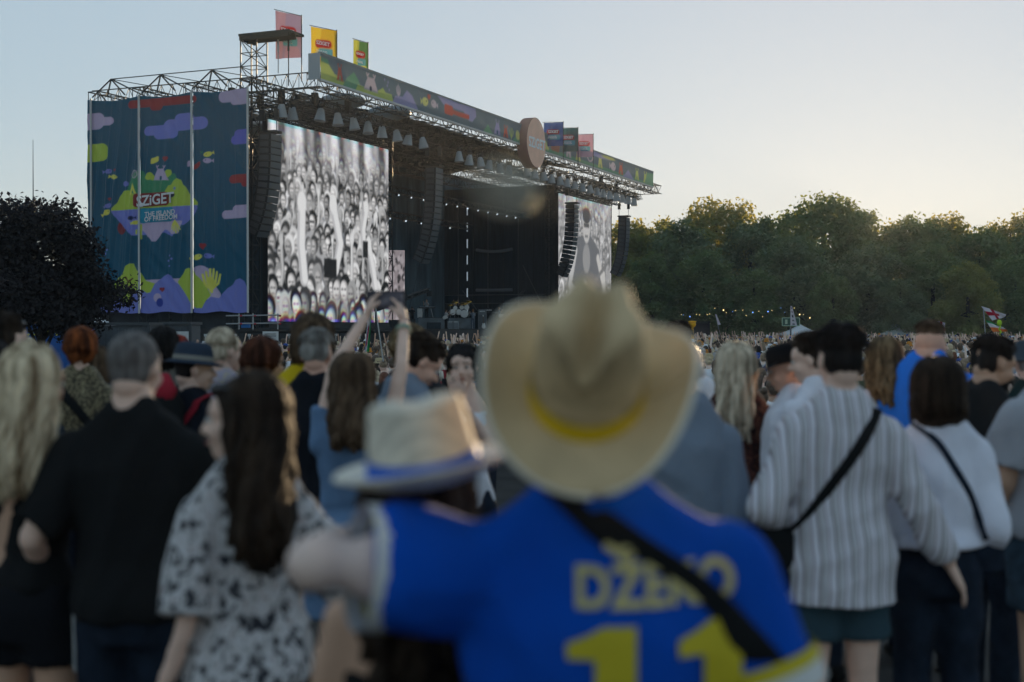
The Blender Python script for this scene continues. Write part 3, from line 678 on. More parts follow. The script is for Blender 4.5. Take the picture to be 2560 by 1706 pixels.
def build_screens():
    Ms = vcol_mat('led screen', .6, emit=.27, base=False); rot = Matrix((SU, TU, UP)).transposed()
    def left(u, v):
        W, H = 17.1, 13.6; p = Paint(u * W, (1 - v) * H, (.25, .26, .28), .09); paint_crowd(p, .026, 5, W, H)
        sk = (.78, .78, .78)
        for pts, w in (([(4.6, 10.6), (4.2, 8.2), (4.3, 5.4)], 1.05), ([(8.9, 9.8), (9.6, 7.8), (8.6, 5.2)], .95), ([(15.3, 12.0), (14.6, 9.6), (13.9, 7.8)], .8), ([(13.2, 8.4), (13.0, 6.6), (13.5, 5.0)], .7)):
            p.line((.55, .55, .56), w, pts); p.line(sk, w * .65, [(a + .12, b) for a, b in pts])
            p.circ(sk, pts[-1][0], pts[-1][1] - .2, w * .55, w * .75)
        p.rr((.02, .02, .02), 7.3, 9.0, 9.1, 10.4, .1); p.rr((.03, .03, .03), 13.0, 7.4, 13.8, 8.7, .1)
        c = p.c; k = np.clip((v - .74) / .22, 0, 1)
        st = .5 + .38 * np.sin(u * 31 + 1.5 * np.sin(u * 9)) + .25 * np.sin(u * 67 + v * 5); st = np.clip(st, .06, .95)[..., None] * np.array((1, 1, 1.03))
        c = c * (1 - .8 * k[..., None]) + st * .8 * k[..., None]
        return fringe(u, v, c, .55) ** 1.15
    def right(u, v):
        W, H = 17.0, 13.6; p = Paint(u * W, (1 - v) * H, (.6, .6, .62), .12); paint_crowd(p, .06, 9, W, H)
        p.c = p.c * .75 + .12
        dk = (.15, .155, .165)
        p.poly(dk, [(6.0, 4.6), (9.6, 4.2), (12.4, 5.6), (13.4, 9.0), (11.6, 13.6), (5.0, 13.6), (4.4, 8)], .5); p.circ((.52, .51, .5), 8.6, 3.0, 1.15, 1.7); p.circ((.07, .07, .07), 8.6, 1.7, 1.3, .9)
        p.rr((.1, .1, .1), 7.7, 2.5, 9.5, 3.0, .2); p.rr((.2, .2, .2), 8.1, 3.8, 9.1, 4.1, .1)
        p.line((.5, .5, .5), 1.0, [(5.2, 5.6), (3.4, 9.4), (6.0, 10.6)]); p.line((.55, .54, .52), 1.0, [(12.4, 6.2), (14.6, 9.6), (14.4, 8.0)])
        p.poly((.85, .85, .86), [(5.2, 10.2), (8.2, 9.2), (9.6, 10.4), (8.2, 12.4), (5.0, 12.8)], .4); p.line((.2, .2, .2), .5, [(8.6, 10.2), (15.6, 6.6)]); p.circ((.3, .3, .3), 8.6, 6.4, 1.2, 1.6)
        return fringe(u, v, p.c, .6)
    for (t0, t1, fn, label) in ((2.2, 19.3, left, 'tall video screen showing a black and white crowd with raised arms'), (56.5, 73.3, right, 'video screen at the far stage side showing a guitarist')):
        root = empty('video_screen', S(5.4, (t0 + t1) / 2, 2.3)); inv = Matrix.Translation(-root.location); tag(root, label, 'screen', 'video screens beside the stage opening')
        z0, z1 = 2.35, 16.0
        o = link('display', screen_mesh(5.38, t0, t1, z0, z1, 170, 240, fn), root, [Ms]); o.matrix_parent_inverse = inv
        o = MB().box(S(5.62, (t0 + t1) / 2, (z0 + z1) / 2), (.4, t1 - t0 - .02, z1 - z0 - .02), rot).build('housing', M_black, root); o.matrix_parent_inverse = inv
        o = truss(MB(), S(5.5, t0, z1 + .35), S(5.5, t1, z1 + .35), .5, .5, .8, .045, .03).build('head_truss', M_truss, root); o.matrix_parent_inverse = inv
        o = MB().box(S(5.45, (t0 + t1) / 2, 2.1), (.3, t1 - t0, .4), rot).build('base_rail', M_black, root); o.matrix_parent_inverse = inv
    root = empty('narrow_video_screen', S(15, 20.3, 1.86)); inv = Matrix.Translation(-root.location)
    tag(root, 'narrow pinkish video strip behind the lattice tower inside the stage', 'screen')
    def strip(u, v):
        p = Paint(u * 3, (1 - v) * 7, (.6, .52, .55), .08); g = random.Random(3)
        for i in range(90): sh = g.choice([.1, .2, .8, .9]); p.circ((sh, sh * .9, sh * .95), g.uniform(0, 3), g.uniform(.2, 7), g.uniform(.1, .4))
        return p.c * .45
    ps = S(13.5, 22.5, 0)
    u = np.linspace(0, 1, 25)[None, :] * np.ones((61, 1)); v = np.linspace(0, 1, 61)[:, None] * np.ones((1, 25))
    d = ps.y; X = wx(970, d) + (wx(1012, d) - wx(970, d)) * u
    me = np_mesh('display', np.stack([X, d + 0 * u, wz(800, d) + (wz(626, d) - wz(800, d)) * v], -1).reshape(-1, 3), grid_faces(24, 60)); set_colors(me, strip(u, v).reshape(-1, 3))
    o = link('display', me, root, [Ms]); o.matrix_parent_inverse = inv
    o = MB().box(((wx(970, d) + wx(1012, d)) / 2, d + .12, (wz(800, d) + wz(626, d)) / 2), (wx(1012, d) - wx(970, d), .2, wz(626, d) - wz(800, d))).build('housing', M_black, root); o.matrix_parent_inverse = inv
build_screens()

# ---------------------------------------------------------------- line arrays
def build_arrays():
    M_box = mat('speaker cabinet black', (.016, .018, .02), .6, var=.2, vscale=3); M_gr = mat('speaker grille grey', (.10, .11, .115), .5, metal=.3)
    M_side = mat('speaker side panel', (.05, .056, .06), .55)
    for (t, s, ztop, n, hb, label) in ((1.0, 4.4, wz(336, 91.0), 15, .45, 'line array speaker stack in front of the crowd screen'),
                                       (22.2, 2.8, wz(418, 109.5), 17, .45, 'line array speaker stack hanging at the near side of the stage opening'),
                                       (54.2, 3.0, wz(510, 139), 16, .46, 'line array speaker stack in front of the guitarist screen'),
                                       (70.9, 3.0, wz(542, 154), 14, .47, 'line array speaker stack hanging against the trees beyond the stage')):
        root = empty('line_array_speaker', S(s, t, ztop)); inv = Matrix.Translation(-root.location); tag(root, label, 'speaker', 'hanging line array speakers')
        p = S(s, t, ztop - .1); ang = R(-3)
        gap = .075 if t == 54.2 else .02
        for k in range(n):
            ang = R(-2 + 3) + R(26) * (k / (n - 1)) ** 2.2
            dn = -UP * math.cos(ang) + SU * math.sin(ang); fw = (FW * math.cos(ang) - UP * math.sin(ang))
            c = p + dn * hb / 2; rm = Matrix((fw, TU, -dn)).transposed()
            mb = MB(); mb.box(c, (.95, 1.35, hb - gap), rm); mb.mat(1); mb.box(c + fw * .485, (.02, 1.25, hb - gap - .06), rm)
            mb.mat(2); mb.box(c - TU * .69, (.7, .03, hb - gap - .12), rm)
            o = mb.build('speaker_box', [M_box, M_gr, M_side], root); o.matrix_parent_inverse = inv
            p = p + dn * hb
        mb = MB(); mb.box(S(s, t, ztop + .05), (1.3, .9, .16), Matrix((SU, TU, UP)).transposed()); 
        o = mb.build('rigging_frame', M_black, root); o.matrix_parent_inverse = inv
        for q in (-.5, .6):
            mb = MB(); a = S(s + q, t, ztop + .1); mb.bar(a, a + UP * .7, .03, 4); mb.box(a + UP * 1.1, (.3, .3, .7)); mb.bar(a + UP * 1.4, Vector((a.x, a.y, 17.9)), .025, 4)
            o = mb.build('chain_hoist', M_black, root); o.matrix_parent_inverse = inv
        o = MB().bar(p, p + SU * 1.2 - UP * 4.5, .02, 4).build('guy_cable', M_black, root); o.matrix_parent_inverse = inv
build_arrays()

# ---------------------------------------------------------------- bell shaped stage lamps
def build_lamps():
    M_bell = mat('clear grey lamp dome', (.42, .47, .50), .22, metal=.0, spec=.6, alpha=.75); M_lb = mat('lamp body black', (.02, .022, .024), .5)
    M_lens = mat('lamp core', (.25, .27, .28), .3)
    base = empty('stage_lamp')
    MB().lathe([(.13, .0), (.22, -.1), (.30, -.45), (.40, -.88), (.41, -.92), (.38, -.92), (.27, -.45), (.18, -.12), (.02, -.05)], 18).build('dome', M_bell, base, True)
    mb = MB(); mb.lathe([(.0, .3), (.2, .28), (.2, -.02), (.12, -.06), (0, -.07)], 12); mb.build('housing', M_lb, base, True)
    mb = MB(); mb.box((.26, 0, .18), (.04, .1, .62)); mb.box((-.26, 0, .18), (.04, .1, .62)); mb.box((0, 0, .5), (.56, .12, .05)); mb.box((0, 0, .62), (.09, .09, .22)); mb.build('yoke', M_lb, base)
    MB().ell((0, 0, -.55), (.14, .14, .22), 10, 6).build('bulb', M_lens, base, True)
    ts = [4.2 + 2.15 * k for k in range(8)] + [26.0 + 2.1 * k for k in range(6)] + [40.5 + 2.15 * k for k in range(16)] + [1.6, 2.9]
    first = True
    for i, t in enumerate(ts):
        o = base if first else copy_tree(base); first = False
        z = 16.55 if 25 < t < 40 else 16.85
        s = 2.4 + (0.0 if i < 30 else 1.5)
        o.location = S(s, t, z); o.rotation_euler = (R(random.uniform(-10, 10)), R(random.uniform(-8, 8)), random.uniform(0, 6.28))
        where = 'under the near wing of the roof' if t < 20 else 'under the middle of the roof edge' if t < 40 else 'under the far wing of the roof'
        k = sum(1 for q in ts[:i] if (q < 20) == (t < 20) and (q < 40) == (t < 40)) + 1
        nth = ['first', 'second', 'third', 'fourth', 'fifth', 'sixth', 'seventh', 'eighth', 'ninth', 'tenth', 'eleventh', 'twelfth', 'thirteenth', 'fourteenth', 'fifteenth', 'sixteenth']
        tag(o, f'bell shaped stage lamp, {nth[min(k, 16) - 1]} in the row {where}', 'lamp', 'bell shaped lamps hanging below the roof edge')
    # small lamps inside
    M_sm = mat('small lit lamp', (.3, .35, .4), .4, emit=(.75, .88, 1.0), estr=.28)
    b2 = empty('spot_lamp'); MB().box((0, 0, 0), (.26, .3, .22)).build('housing', M_lb, b2); MB().box((.16, 0, 0), (.06, .17, .13)).build('lens', M_sm, b2); MB().box((0, 0, .2), (.1, .1, .2)).build('bracket', M_lb, b2)
    first = True
    pos = [(8.3, 24 + 2.3 * k, 13.2) for k in range(13)] + [(12.3, 26 + 3.1 * k, 11.8) for k in range(7)]
    for i, (s, t, z) in enumerate(pos):
        o = b2 if first else copy_tree(b2); first = False
        o.location = S(s, t, z); o.rotation_euler = (0, R(20), math.atan2(FW.y, FW.x) + random.uniform(-.3, .3))
        nth = ['first', 'second', 'third', 'fourth', 'fifth', 'sixth', 'seventh', 'eighth', 'ninth', 'tenth', 'eleventh', 'twelfth', 'thirteenth']
        tag(o, f'small pale lit spot lamp, {nth[i if i < 13 else i - 13]} on the {"front" if i < 13 else "rear"} inner truss', 'lamp', 'small spot lamps on the inner trusses')
    b3 = empty('hanging_lamp_cluster')
build_lamps()
bpy.data.objects.remove(bpy.data.objects['hanging_lamp_cluster'])
# ---------------------------------------------------------------- trees
def leaf_cloud(blobs, n, size, seed, flat=0.5, jitter=.25):
    """leaf quads spread through a set of ellipsoid clumps; returns verts, quads"""
    g = np.random.default_rng(seed); vol = np.array([b[3] * b[4] * b[5] for b in blobs]) ** .75; pk = g.choice(len(blobs), n, p=vol / vol.sum())
    B = np.array(blobs)[pk]; d = g.normal(size=(n, 3)); d /= np.linalg.norm(d, axis=1, keepdims=True)
    r = g.uniform(.45, 1.13, n) ** .6
    c = B[:, :3] + d * B[:, 3:6] * r[:, None] + g.normal(size=(n, 3)) * jitter * size
    nn = d + g.normal(size=(n, 3)) * flat; nn[:, 2] += .35; nn /= np.linalg.norm(nn, axis=1, keepdims=True)
    a = np.cross(nn, g.normal(size=(n, 3))); a /= np.linalg.norm(a, axis=1, keepdims=True) + 1e-9; b = np.cross(nn, a)
    sz = size * g.uniform(.55, 1.25, n)[:, None]
    V = np.stack([c - a * sz, c - b * sz * .55 + nn * sz * .15, c + a * sz, c + b * sz * .55 + nn * sz * .15], 1).reshape(-1, 3)
    return V, np.arange(n * 4).reshape(-1, 4)
def tree_blobs(g, w, h, base, n, top=1.0):
    """clumps arranged in a domed crown of width w between base and h"""
    out = []
    for i in range(n):
        f = (i + .5) / n; z = base + (h - base) * f; prof = math.sin(math.pi * (.12 + .80 * f) ** .85) ** .7
        a = i * 2.4 + g.uniform(-.5, .5); rr = w / 2 * prof * g.uniform(.35, .85)
        r = w * g.uniform(.09, .22) * (1.05 - .42 * f)
        out.append((rr * math.cos(a), rr * math.sin(a), z, r, r, r * g.uniform(.6, .85)))
    return out
def trunk_mb(g, h, r, limbs, blobs):
    mb = MB(); P = [(0, 0, -.1), (g.uniform(-.1, .1), g.uniform(-.1, .1), h * .3), (g.uniform(-.3, .3), g.uniform(-.3, .3), h * .6), (0, 0, h * .85)]
    mb.tube(P, [r * 1.3, r, r * .7, r * .25], 8)
    for b in blobs[:limbs]:
        z0 = h * g.uniform(.22, .5); m = Vector((b[0] * .45, b[1] * .45, (z0 + b[2]) / 2 + .2)); mb.tube([(0, 0, z0), m, (b[0], b[1], b[2])], [r * .5, r * .3, r * .08], 5)
    return mb
def build_trees():
    M_l = [leaf_mat('dark park leaves', (.068, .126, .060), (.130, .192, .085), (.30, .32, .05), .25, .3), leaf_mat('olive park leaves', (.084, .130, .055), (.165, .205, .072), (.50, .42, .07), .25, .35),
           leaf_mat('cool park leaves', (.074, .122, .080), (.145, .192, .110), (.30, .32, .06), .25, .28)]
    M_bk = mat('tree bark', (.03, .025, .02), .95, var=.3, vscale=3)
    protos = []
    for k in range(5):
        g = random.Random(40 + k); h = 18.0; bl = tree_blobs(g, (13.5, 12, 14.5, 11, 10.5)[k], h - 1.2, 2.2, (46, 40, 52, 38, 34)[k])
        V, Q = leaf_cloud(bl, 19000, .29, 90 + k, .8, 1.2)
        protos.append((np_mesh('crown', V, Q), trunk_mb(g, h, .38, 14, bl).mesh('trunk')))
    spots = [  # px, depth, height, proto, leaf, words
        (1565, 178, 17.0, 3, 1, 'olive tree beside the far stage tower, first of the tree row'), (1640, 186, 17.6, 1, 1, 'yellow tinged tree just past the far line array'),
        (1705, 174, 16.3, 0, 2, 'dense dark tree behind the yellow inflatable spoon'), (1790, 182, 19.4, 2, 1, 'tall tree with light gaps below the antenna'),
        (1880, 176, 17.0, 1, 2, 'green tree behind the string lights'), (1950, 190, 18.6, 4, 0, 'slim tree between two broad crowns'),
        (2055, 181, 19.8, 2, 0, 'broadest domed tree, highest of the tree row'), (2140, 188, 18.8, 0, 0, 'dark tree on the far shoulder of the domed tree'),
        (2215, 196, 17.4, 4, 1, 'sparse tree with the setting sun behind its top'), (2290, 184, 18.0, 1, 0, 'tree next to the setting sun with a ragged top'),
        (2370, 192, 18.9, 3, 1, 'tall airy tree on the right of the sun glow'), (2450, 180, 16.0, 0, 0, 'dark rounded tree above the two crowd flags'),
        (2525, 190, 18.2, 4, 1, 'tree with spiky top at the picture edge'), (2610, 184, 17.6, 2, 0, 'tree half cut off by the right picture edge'),
        (1760, 166, 12.0, 0, 0, 'lower dark tree in front of the antenna tree'), (1985, 166, 13.6, 2, 2, 'lower cool green tree in front of the domed tree'),
        (2170, 168, 13.0, 1, 2, 'lower bushy tree right of the teardrop flag'), (2330, 166, 12.5, 0, 0, 'lower tree above the blue polo shirt'),
        (2420, 158, 10.2, 1, 1, 'rounded lighter tree standing in front of the tree row'), (1625, 166, 11.5, 4, 0, 'lower tree left of the yellow spoon'),
        (1885, 162, 9.8, 3, 0, 'small dark tree behind the crowd and string lights'), (2080, 160, 9.0, 1, 0, 'small tree behind the grey pavilion tent'), (2250, 160, 8.4, 3, 2, 'small tree behind the white red flag'), (2540, 164, 11.0, 2, 0, 'lower dark tree behind the two flags at the edge')]
    for i, (px, d, h, k, lm, label) in enumerate(spots):
        root = empty('park_tree', (wx(px, d), d, GZ), i * 1.7); sc = h / 17.6
        tag(root, label, 'tree', 'trees behind the crowd'); root.scale = (sc * (1.05 if h > 15 else 1.2), sc * 1.05, sc)
        for me, nm in ((protos[k][0], 'crown'), (protos[k][1], 'trunk')):
            o = link(nm, me, root)
            if not len(me.materials): me.materials.append(None)
            o.material_slots[0].link = 'OBJECT'; o.material_slots[0].material = M_l[lm] if nm == 'crown' else M_bk
    # undergrowth hiding the foot of the tree row
    g = random.Random(3); bl = []
    for i in range(70):
        d = g.uniform(170, 176); x = wx(g.uniform(1530, 2660), d); r = g.uniform(1.6, 3.0); bl.append((x, d, GZ + r * g.uniform(.4, 1.1), r * 1.2, r, r))
    V, Q = leaf_cloud(bl, 14000, .42, 77, .7, .8); o = link('undergrowth', np_mesh('undergrowth', V, Q), None, [M_l[0]]); tag(o, 'dark undergrowth below the tree row', 'undergrowth', kind='stuff')
    # dark purple-leaved tree on the left, and a second one cut by the frame
    M_p = leaf_mat('dark plum leaves', (.010, .011, .014), (.022, .020, .024), (.03, .02, .02), .9, .12)
    for (px, d, h, w, n, seed, label, base) in ((108, 42, wz(508, 42) - GZ, 4.2, 30000, 5, 'dark plum leaved tree in front of the banner', 2.35), (-40, 40, wz(485, 40) - GZ, 2.7, 12000, 8, 'dark tree cut off by the left picture edge', 2.3)):
        g = random.Random(seed); bl = tree_blobs(g, w, h - .25, base + .35, 44) + [(g.uniform(-.5, .5) * w, g.uniform(-.4, .4) * w, base + g.uniform(.45, 1.7), .5, .5, .35) for _ in range(16)]; V, Q = leaf_cloud(bl, n, .085, seed, .8, 1.6)
        root = empty('plum_tree', (wx(px, d), d, GZ)); tag(root, label, 'tree', 'dark plum trees at the left')
        link('crown', np_mesh('crown', V, Q), root, [M_p]); trunk_mb(g, h, .13, 20, bl).build('trunk', M_bk, root)
build_trees()

# ---------------------------------------------------------------- site objects around the stage
def build_site():
    # lattice mast on the left
    d = 120; root = empty('lattice_mast', (wx(84, d), d, GZ)); tag(root, 'thin dark lattice mast rising above the plum tree', 'mast')
    mb = MB(); x = 0; h = wz(350, d) - GZ
    truss(mb, (0, 0, 0), (0, 0, h * .72), .32, .32, .6, .035, .022, up=(0, 1, 0)); mb.build('mast_lattice', M_truss, root)
    MB().bar((0, 0, h * .7), (0, 0, h), .05, 5, .02).build('mast_tip', M_truss, root)
    # blue shipping container
    d = 60; x0, x1 = wx(-140, d), wx(203, d); zt = wz(809, d); root = empty('shipping_container', ((x0 + x1) / 2, d, GZ)); w = x1 - x0; h = zt - GZ
    tag(root, 'blue shipping container with yellow lettering under the plum tree', 'container')
    Mb = mat('blue container paint', rgb(24, 82, 150), .5, var=.15, vscale=1.5)
    def fr(u, v): return (-w / 2 + w * u, .03 * (1 if (int(u * 44) % 2) else 0), .15 + (h - .35) * v)
    MB().grid(fr, 132, 1).build('corrugated_side', Mb, root)
    mb = MB(); mb.box((0, 1.25, h / 2), (w - .04, 2.38, h - .12)); mb.build('body', Mb, root)
    for q in (-1, 1):
        MB().box((q * (w / 2), -.02, h / 2), (.16, .14, h)).build('corner_post', Mb, root)
    for z in (.08, h - .07): MB().box((0, -.03, z), (w - .16, .12, .14)).build('rail', Mb, root)
    text_part('lettering', 'tainex.com', mat('yellow container letters', rgb(205, 200, 90), .6), root, (w / 2 - 2.55, -.12, h - .36), (1, 0, 0), (0, 0, 1), .52, .012, 1.12, sx=1.22)
    MB().lathe([(.14, 0), (.001, .01)], 16, mtx=Matrix.Translation((w / 2 - 1.9, -.08, h - 1.0)) @ Matrix.Rotation(R(90), 4, 'X')).build('round_emblem', mat('pale emblem', rgb(170, 190, 150), .6), root)
    for i, (u, hh) in enumerate(((-.3, .12), (.05, .1), (.2, .15), (.33, .08))): MB().box((u * w, 1, h + hh / 2), (.3, .3, hh)).build('roof_fitting', M_black, root)
    # grey cabins
    Mg = mat('slate cabin paint', (.07, .08, .088), .6, var=.15); Mg2 = mat('slate cabin trim', (.05, .058, .064), .5)
    for (a, b, d, top, label, papers) in ((206, 372, 62, 812, 'long slate grey site cabin beside the blue container', False), (400, 476, 66, 810, 'short slate site cabin with two white notices', True)):
        x0, x1 = wx(a, d), wx(b, d); w, h = x1 - x0, wz(top, d) - GZ; root = empty('site_cabin', ((x0 + x1) / 2, d, GZ)); tag(root, label, 'cabin', 'slate site cabins below the banner')
        MB().box((0, 1.2, h / 2), (w - .1, 2.3, h - .1)).build('wall', Mg, root)
        for k in range(int(w / .32)): MB().box((-w / 2 + .25 + k * .32, .03, h - .55), (.2, .03, .75)).build('wall_rib', Mg, root)
        MB().box((0, 1.2, h + .03), (w + .06, 2.5, .14)).build('roof', Mg2, root)
        for q in (-1, 1): MB().box((q * w / 2, -.0, h / 2), (.14, .14, h - .02)).build('corner_post', Mg2, root)
        MB().box((0, -.03, h - .99), (w - .16, .1, .12)).build('rail', Mg2, root)
        if papers:
            for q in (-.25, .25): MB().box((q * w, -.06, h - .62), (.6, .03, .5)).build('notice', M_white, root)
    # white pitched tents
    def tent(px, d, top, w, h, label, col=(.62, .64, .66), legs=True):
        zt = wz(top, d); root = empty('pavilion_tent', (wx(px, d), d, GZ)); tag(root, label, 'tent', 'small pitched tents'); ev = zt - h - GZ; Mt = mat('tent %0.2f' % col[0], col, .7, var=.05)
        mb = MB(); c = [(-w / 2, -w / 2), (w / 2, -w / 2), (w / 2, w / 2), (-w / 2, w / 2)]; n = 6
        for k in range(4):
            a, b = c[k], c[(k + 1) % 4]
            for i in range(n):
                f0, f1 = i / n, (i + 1) / n; g0, g1 = f0 ** 1.35, f1 ** 1.35   # slightly concave
                P = lambda q, f, gg: (q[0] * (1 - f), q[1] * (1 - f), ev + h * gg)
                mb.add([P(a, f0, g0), P(b, f0, g0), P(b, f1, g1), P(a, f1, g1)], [(0, 1, 2, 3)])
        mb.build('canopy', Mt, root)
        for k in range(4):
            a, b = c[k], c[(k + 1) % 4]; m = ((a[0] + b[0]) / 2, (a[1] + b[1]) / 2)
            MB().box((m[0], m[1], ev - .12), (abs(a[0] - b[0]) or .03, abs(a[1] - b[1]) or .03, .22)).build('valance', Mt, root)
            MB().bar((a[0], a[1], 0), (a[0], a[1], ev), .04, 5).build('leg', M_alu, root)
    tent(238, 72, 786, 3.9, 1.1, 'white pitched tent peeking over the site cabin')
    tent(2000, 158, 811, 4.4, 1.1, 'white pitched tent at the wood edge beside the exit sign')
    tent(2238, 160, 803, 4.4, 1.5, 'grey pavilion tent at the wood edge behind the crowd', (.3, .34, .33))
    # crowd fence: dark panels with pale posts
    d = 78; Mp = mat('dark fence sheet', (.028, .03, .031), .8, var=.2, vscale=2)
    pxs = [195, 233, 270, 308, 345, 400, 440, 478, 515, 552, 588, 624, 664, 724, 780, 840, 900, 960]
    root = empty('crowd_fence', (wx(560, d), d, GZ)); inv = Matrix.Translation(-root.location); tag(root, 'dark panel fence with pale posts below the big screen', 'fence')
    for a, b in zip(pxs[:-1], pxs[1:]):
        dd = lambda p: 78 + (p - 560) * .016
        for nm in ('fence_panel',):
            mb = MB(); xa, xb = wx(a, dd(a)), wx(b, dd(b)); zt = wz(834, 78)
            mb.box(((xa + xb) / 2, (dd(a) + dd(b)) / 2, (zt + GZ) / 2), (xb - xa - .06, .05, zt - GZ), rot=(0, 0, math.atan2(dd(b) - dd(a), xb - xa)))
            o = mb.build(nm, Mp, root); o.matrix_parent_inverse = inv
        mb = MB(); x = wx(a, dd(a)); mb.bar((x, dd(a) - .09, GZ), (x, dd(a) - .09, zt - .05), .045, 6); mb.box((x, dd(a) - .09, zt - .1), (.16, .16, .14)); mb.box((x, dd(a) - .09, zt - .85), (.13, .13, .16))
        o = mb.build('fence_post', M_post, root); o.matrix_parent_inverse = inv
    # pale hatch window on the fence
    root = empty('serving_hatch', (wx(674, 77), 77.4, GZ)); tag(root, 'white framed louvre hatch standing at the dark fence', 'hatch'); zt = wz(829, 77) - GZ
    Mw = mat('white hatch frame', (.6, .61, .6), .6)
    for q in (-1, 1): MB().box((q * .38, -.1, zt / 2), (.12, .1, zt)).build('post', Mw, root)
    for z in (zt - .06, zt - .45, zt - .95): MB().box((0, -.1, z), (.64, .08, .12)).build('cross_rail', Mw, root)
    MB().box((0, -.04, zt - .5), (.64, .04, .95)).build('louvre_sheet', mat('grey hatch sheet', (.35, .36, .36), .6), root)
    for k in range(5): MB().box((0, -.075, zt - .2 - k * .15), (.6, .03, .05), rot=(R(35), 0, 0)).build('slat', Mw, root)
    # steel tube handrail platform left of the screen
    d = 86; root = empty('scaffold_rail', (wx(610, d), d, GZ)); inv = Matrix.Translation(-root.location); tag(root, 'pale tube handrail with red bands on the platform beside the screen', 'railing')
    for (a, b, y) in ((565, 700, 790), (565, 700, 810)):
        o = MB().bar((wx(a, d), d, wz(y, d)), (wx(b, d), d, wz(y, d) + .05), .045, 6).build('rail_tube', M_alu, root); o.matrix_parent_inverse = inv
    for a in (597, 632, 694):
        o = MB().bar((wx(a, d), d + .1, wz(824, d)), (wx(a, d), d + .1, wz(784, d)), .045, 6).build('upright', M_alu, root); o.matrix_parent_inverse = inv
        for y in (790, 810):
            o = MB().bar((wx(a + 3, d), d - .02, wz(y, d)), (wx(a + 9, d), d - .02, wz(y, d)), .055, 6).build('red_band', mat('red band', rgb(170, 50, 60), .6), root); o.matrix_parent_inverse = inv
    mb = MB(); mb.box((wx(800, d), d + 1.2, wz(823, d)), (wx(1010, d) - wx(594, d), 2.2, .16)); mb.box((wx(800, d), d + 1.5, wz(823, d) / 2 - .3), (wx(1010, d) - wx(600, d), 1.5, wz(823, d) - GZ - .25)); o = mb.build('walkway', M_deck, root); o.matrix_parent_inverse = inv
    root = empty('blue_crate', (wx(611, d), d + .5, wz(820.5, d))); tag(root, 'small blue plastic crate on the platform beside the screen', 'crate')
    Mc = mat('blue plastic crate', rgb(30, 110, 180), .5)
    MB().box((0, 0, .15), (.52, .4, .28)).build('tub', Mc, root); MB().box((0, 0, .31), (.58, .46, .06)).build('rim', Mc, root)
    # camera crane reaching over the stage edge
    a = Vector((wx(940, 84), 84, wz(773, 84))); b = Vector((wx(1070, 92), 92, wz(725, 92)))
    root = empty('camera_crane', a); inv = Matrix.Translation(-a); tag(root, 'long black camera crane arm reaching up towards the band', 'camera crane')
    o = truss(MB(), a, b, .22, .22, .4, .04, .03).build('boom', M_black, root); o.matrix_parent_inverse = inv
    o = MB().bar(a + UP * .05, b, .10, 6).build('boom_core', M_black, root); o.matrix_parent_inverse = inv
    mb = MB(); mb.box(b + Vector((.1, 0, -.25)), (.35, .5, .4)); mb.bar(b, b - UP * .2, .06, 6); o = mb.build('camera_head', M_black, root); o.matrix_parent_inverse = inv
    mb = MB(); base = Vector((a.x, a.y, GZ)); mb.bar(base, a, .12, 8, .07); o = mb.build('column', M_black, root); o.matrix_parent_inverse = inv
    for k in range(3):
        q = Vector((math.cos(k * 2.1), math.sin(k * 2.1), 0)); o = MB().bar(base + UP * .8, base + q * .9, .05, 5).build('leg', M_black, root); o.matrix_parent_inverse = inv
    # stage mic tower disc, antenna, exit sign, string lights
    d = 150; root = empty('round_dish', (wx(1377, d - 6), d - 6, wz(724, d - 6))); tag(root, 'small white round dish on the far stage tower', 'dish')
    MB().lathe([(.34, 0), (.3, -.08), (.001, -.1)], 18, mtx=Matrix.Rotation(R(90), 4, 'X')).build('bowl', M_white, root, True); MB().bar((0, .1, 0), (0, .5, 0), .04, 5).build('arm', M_alu, root)
    d = 215; root = empty('rooftop_antenna', (wx(1780, d), d, wz(545, d))); tag(root, 'antenna cluster poking above the trees', 'antenna')
    for (q, hh) in ((-.4, 2.0), (0, 3.2), (.4, 2.4)): MB().bar((q, 0, -22 if q == 0 else 0), (q, 0, hh), .09, 5).build('antenna_rod', M_black, root)
    MB().ell((.5, 0, 2.2), (.4, .2, .4), 10, 6).build('drum', M_black, root); MB().bar((-.5, 0, .3), (.5, 0, .3), .06, 4).build('cross_arm', M_black, root)
    d = 150; root = empty('exit_sign', (wx(1977, d), d, GZ)); tag(root, 'green framed exit sign on a mast behind the crowd', 'sign'); z = wz(805, d) - GZ
    Mgn = mat('exit sign green', (.03, .10, .07), .6)
    for (c, dd) in (((0, 0, z + .43), (1.9, .08, .08)), ((0, 0, z - .43), (1.9, .08, .08)), ((-.95, 0, z), (.08, .08, .9)), ((.95, 0, z), (.08, .08, .9))): MB().box(c, dd).build('frame_bar', mat('exit sign pale green', (.35, .5, .36), .6), root)
    MB().box((0, .03, z), (1.8, .04, .78)).build('panel', Mgn, root); mb = MB(); mb.box((-.5, -.02, z), (.25, .03, .5)); mb.build('door_symbol', mat('exit sign pale green', (.35, .5, .36), .6), root)
    mb = MB(); mb.ell((.3, -.02, z + .2), (.08, .02, .08), 8, 5); mb.bar((.3, -.02, z + .12), (.2, -.02, z - .08), .05, 4); mb.bar((.2, -.02, z - .08), (.35, -.02, z - .3), .04, 4); mb.bar((.2, -.02, z - .08), (.05, -.02, z - .28), .04, 4); mb.build('runner_symbol', mat('exit sign pale green', (.35, .5, .36), .6), root)
    MB().bar((0, .1, 0), (0, .1, z + .2), .09, 6).build('mast', M_truss, root)
    root = empty('string_light_chain', (wx(1800, 152), 152, wz(785, 152))); inv = Matrix.Translation(-root.location); tag(root, 'chain of small warm bulbs strung in front of the trees', 'string lights')
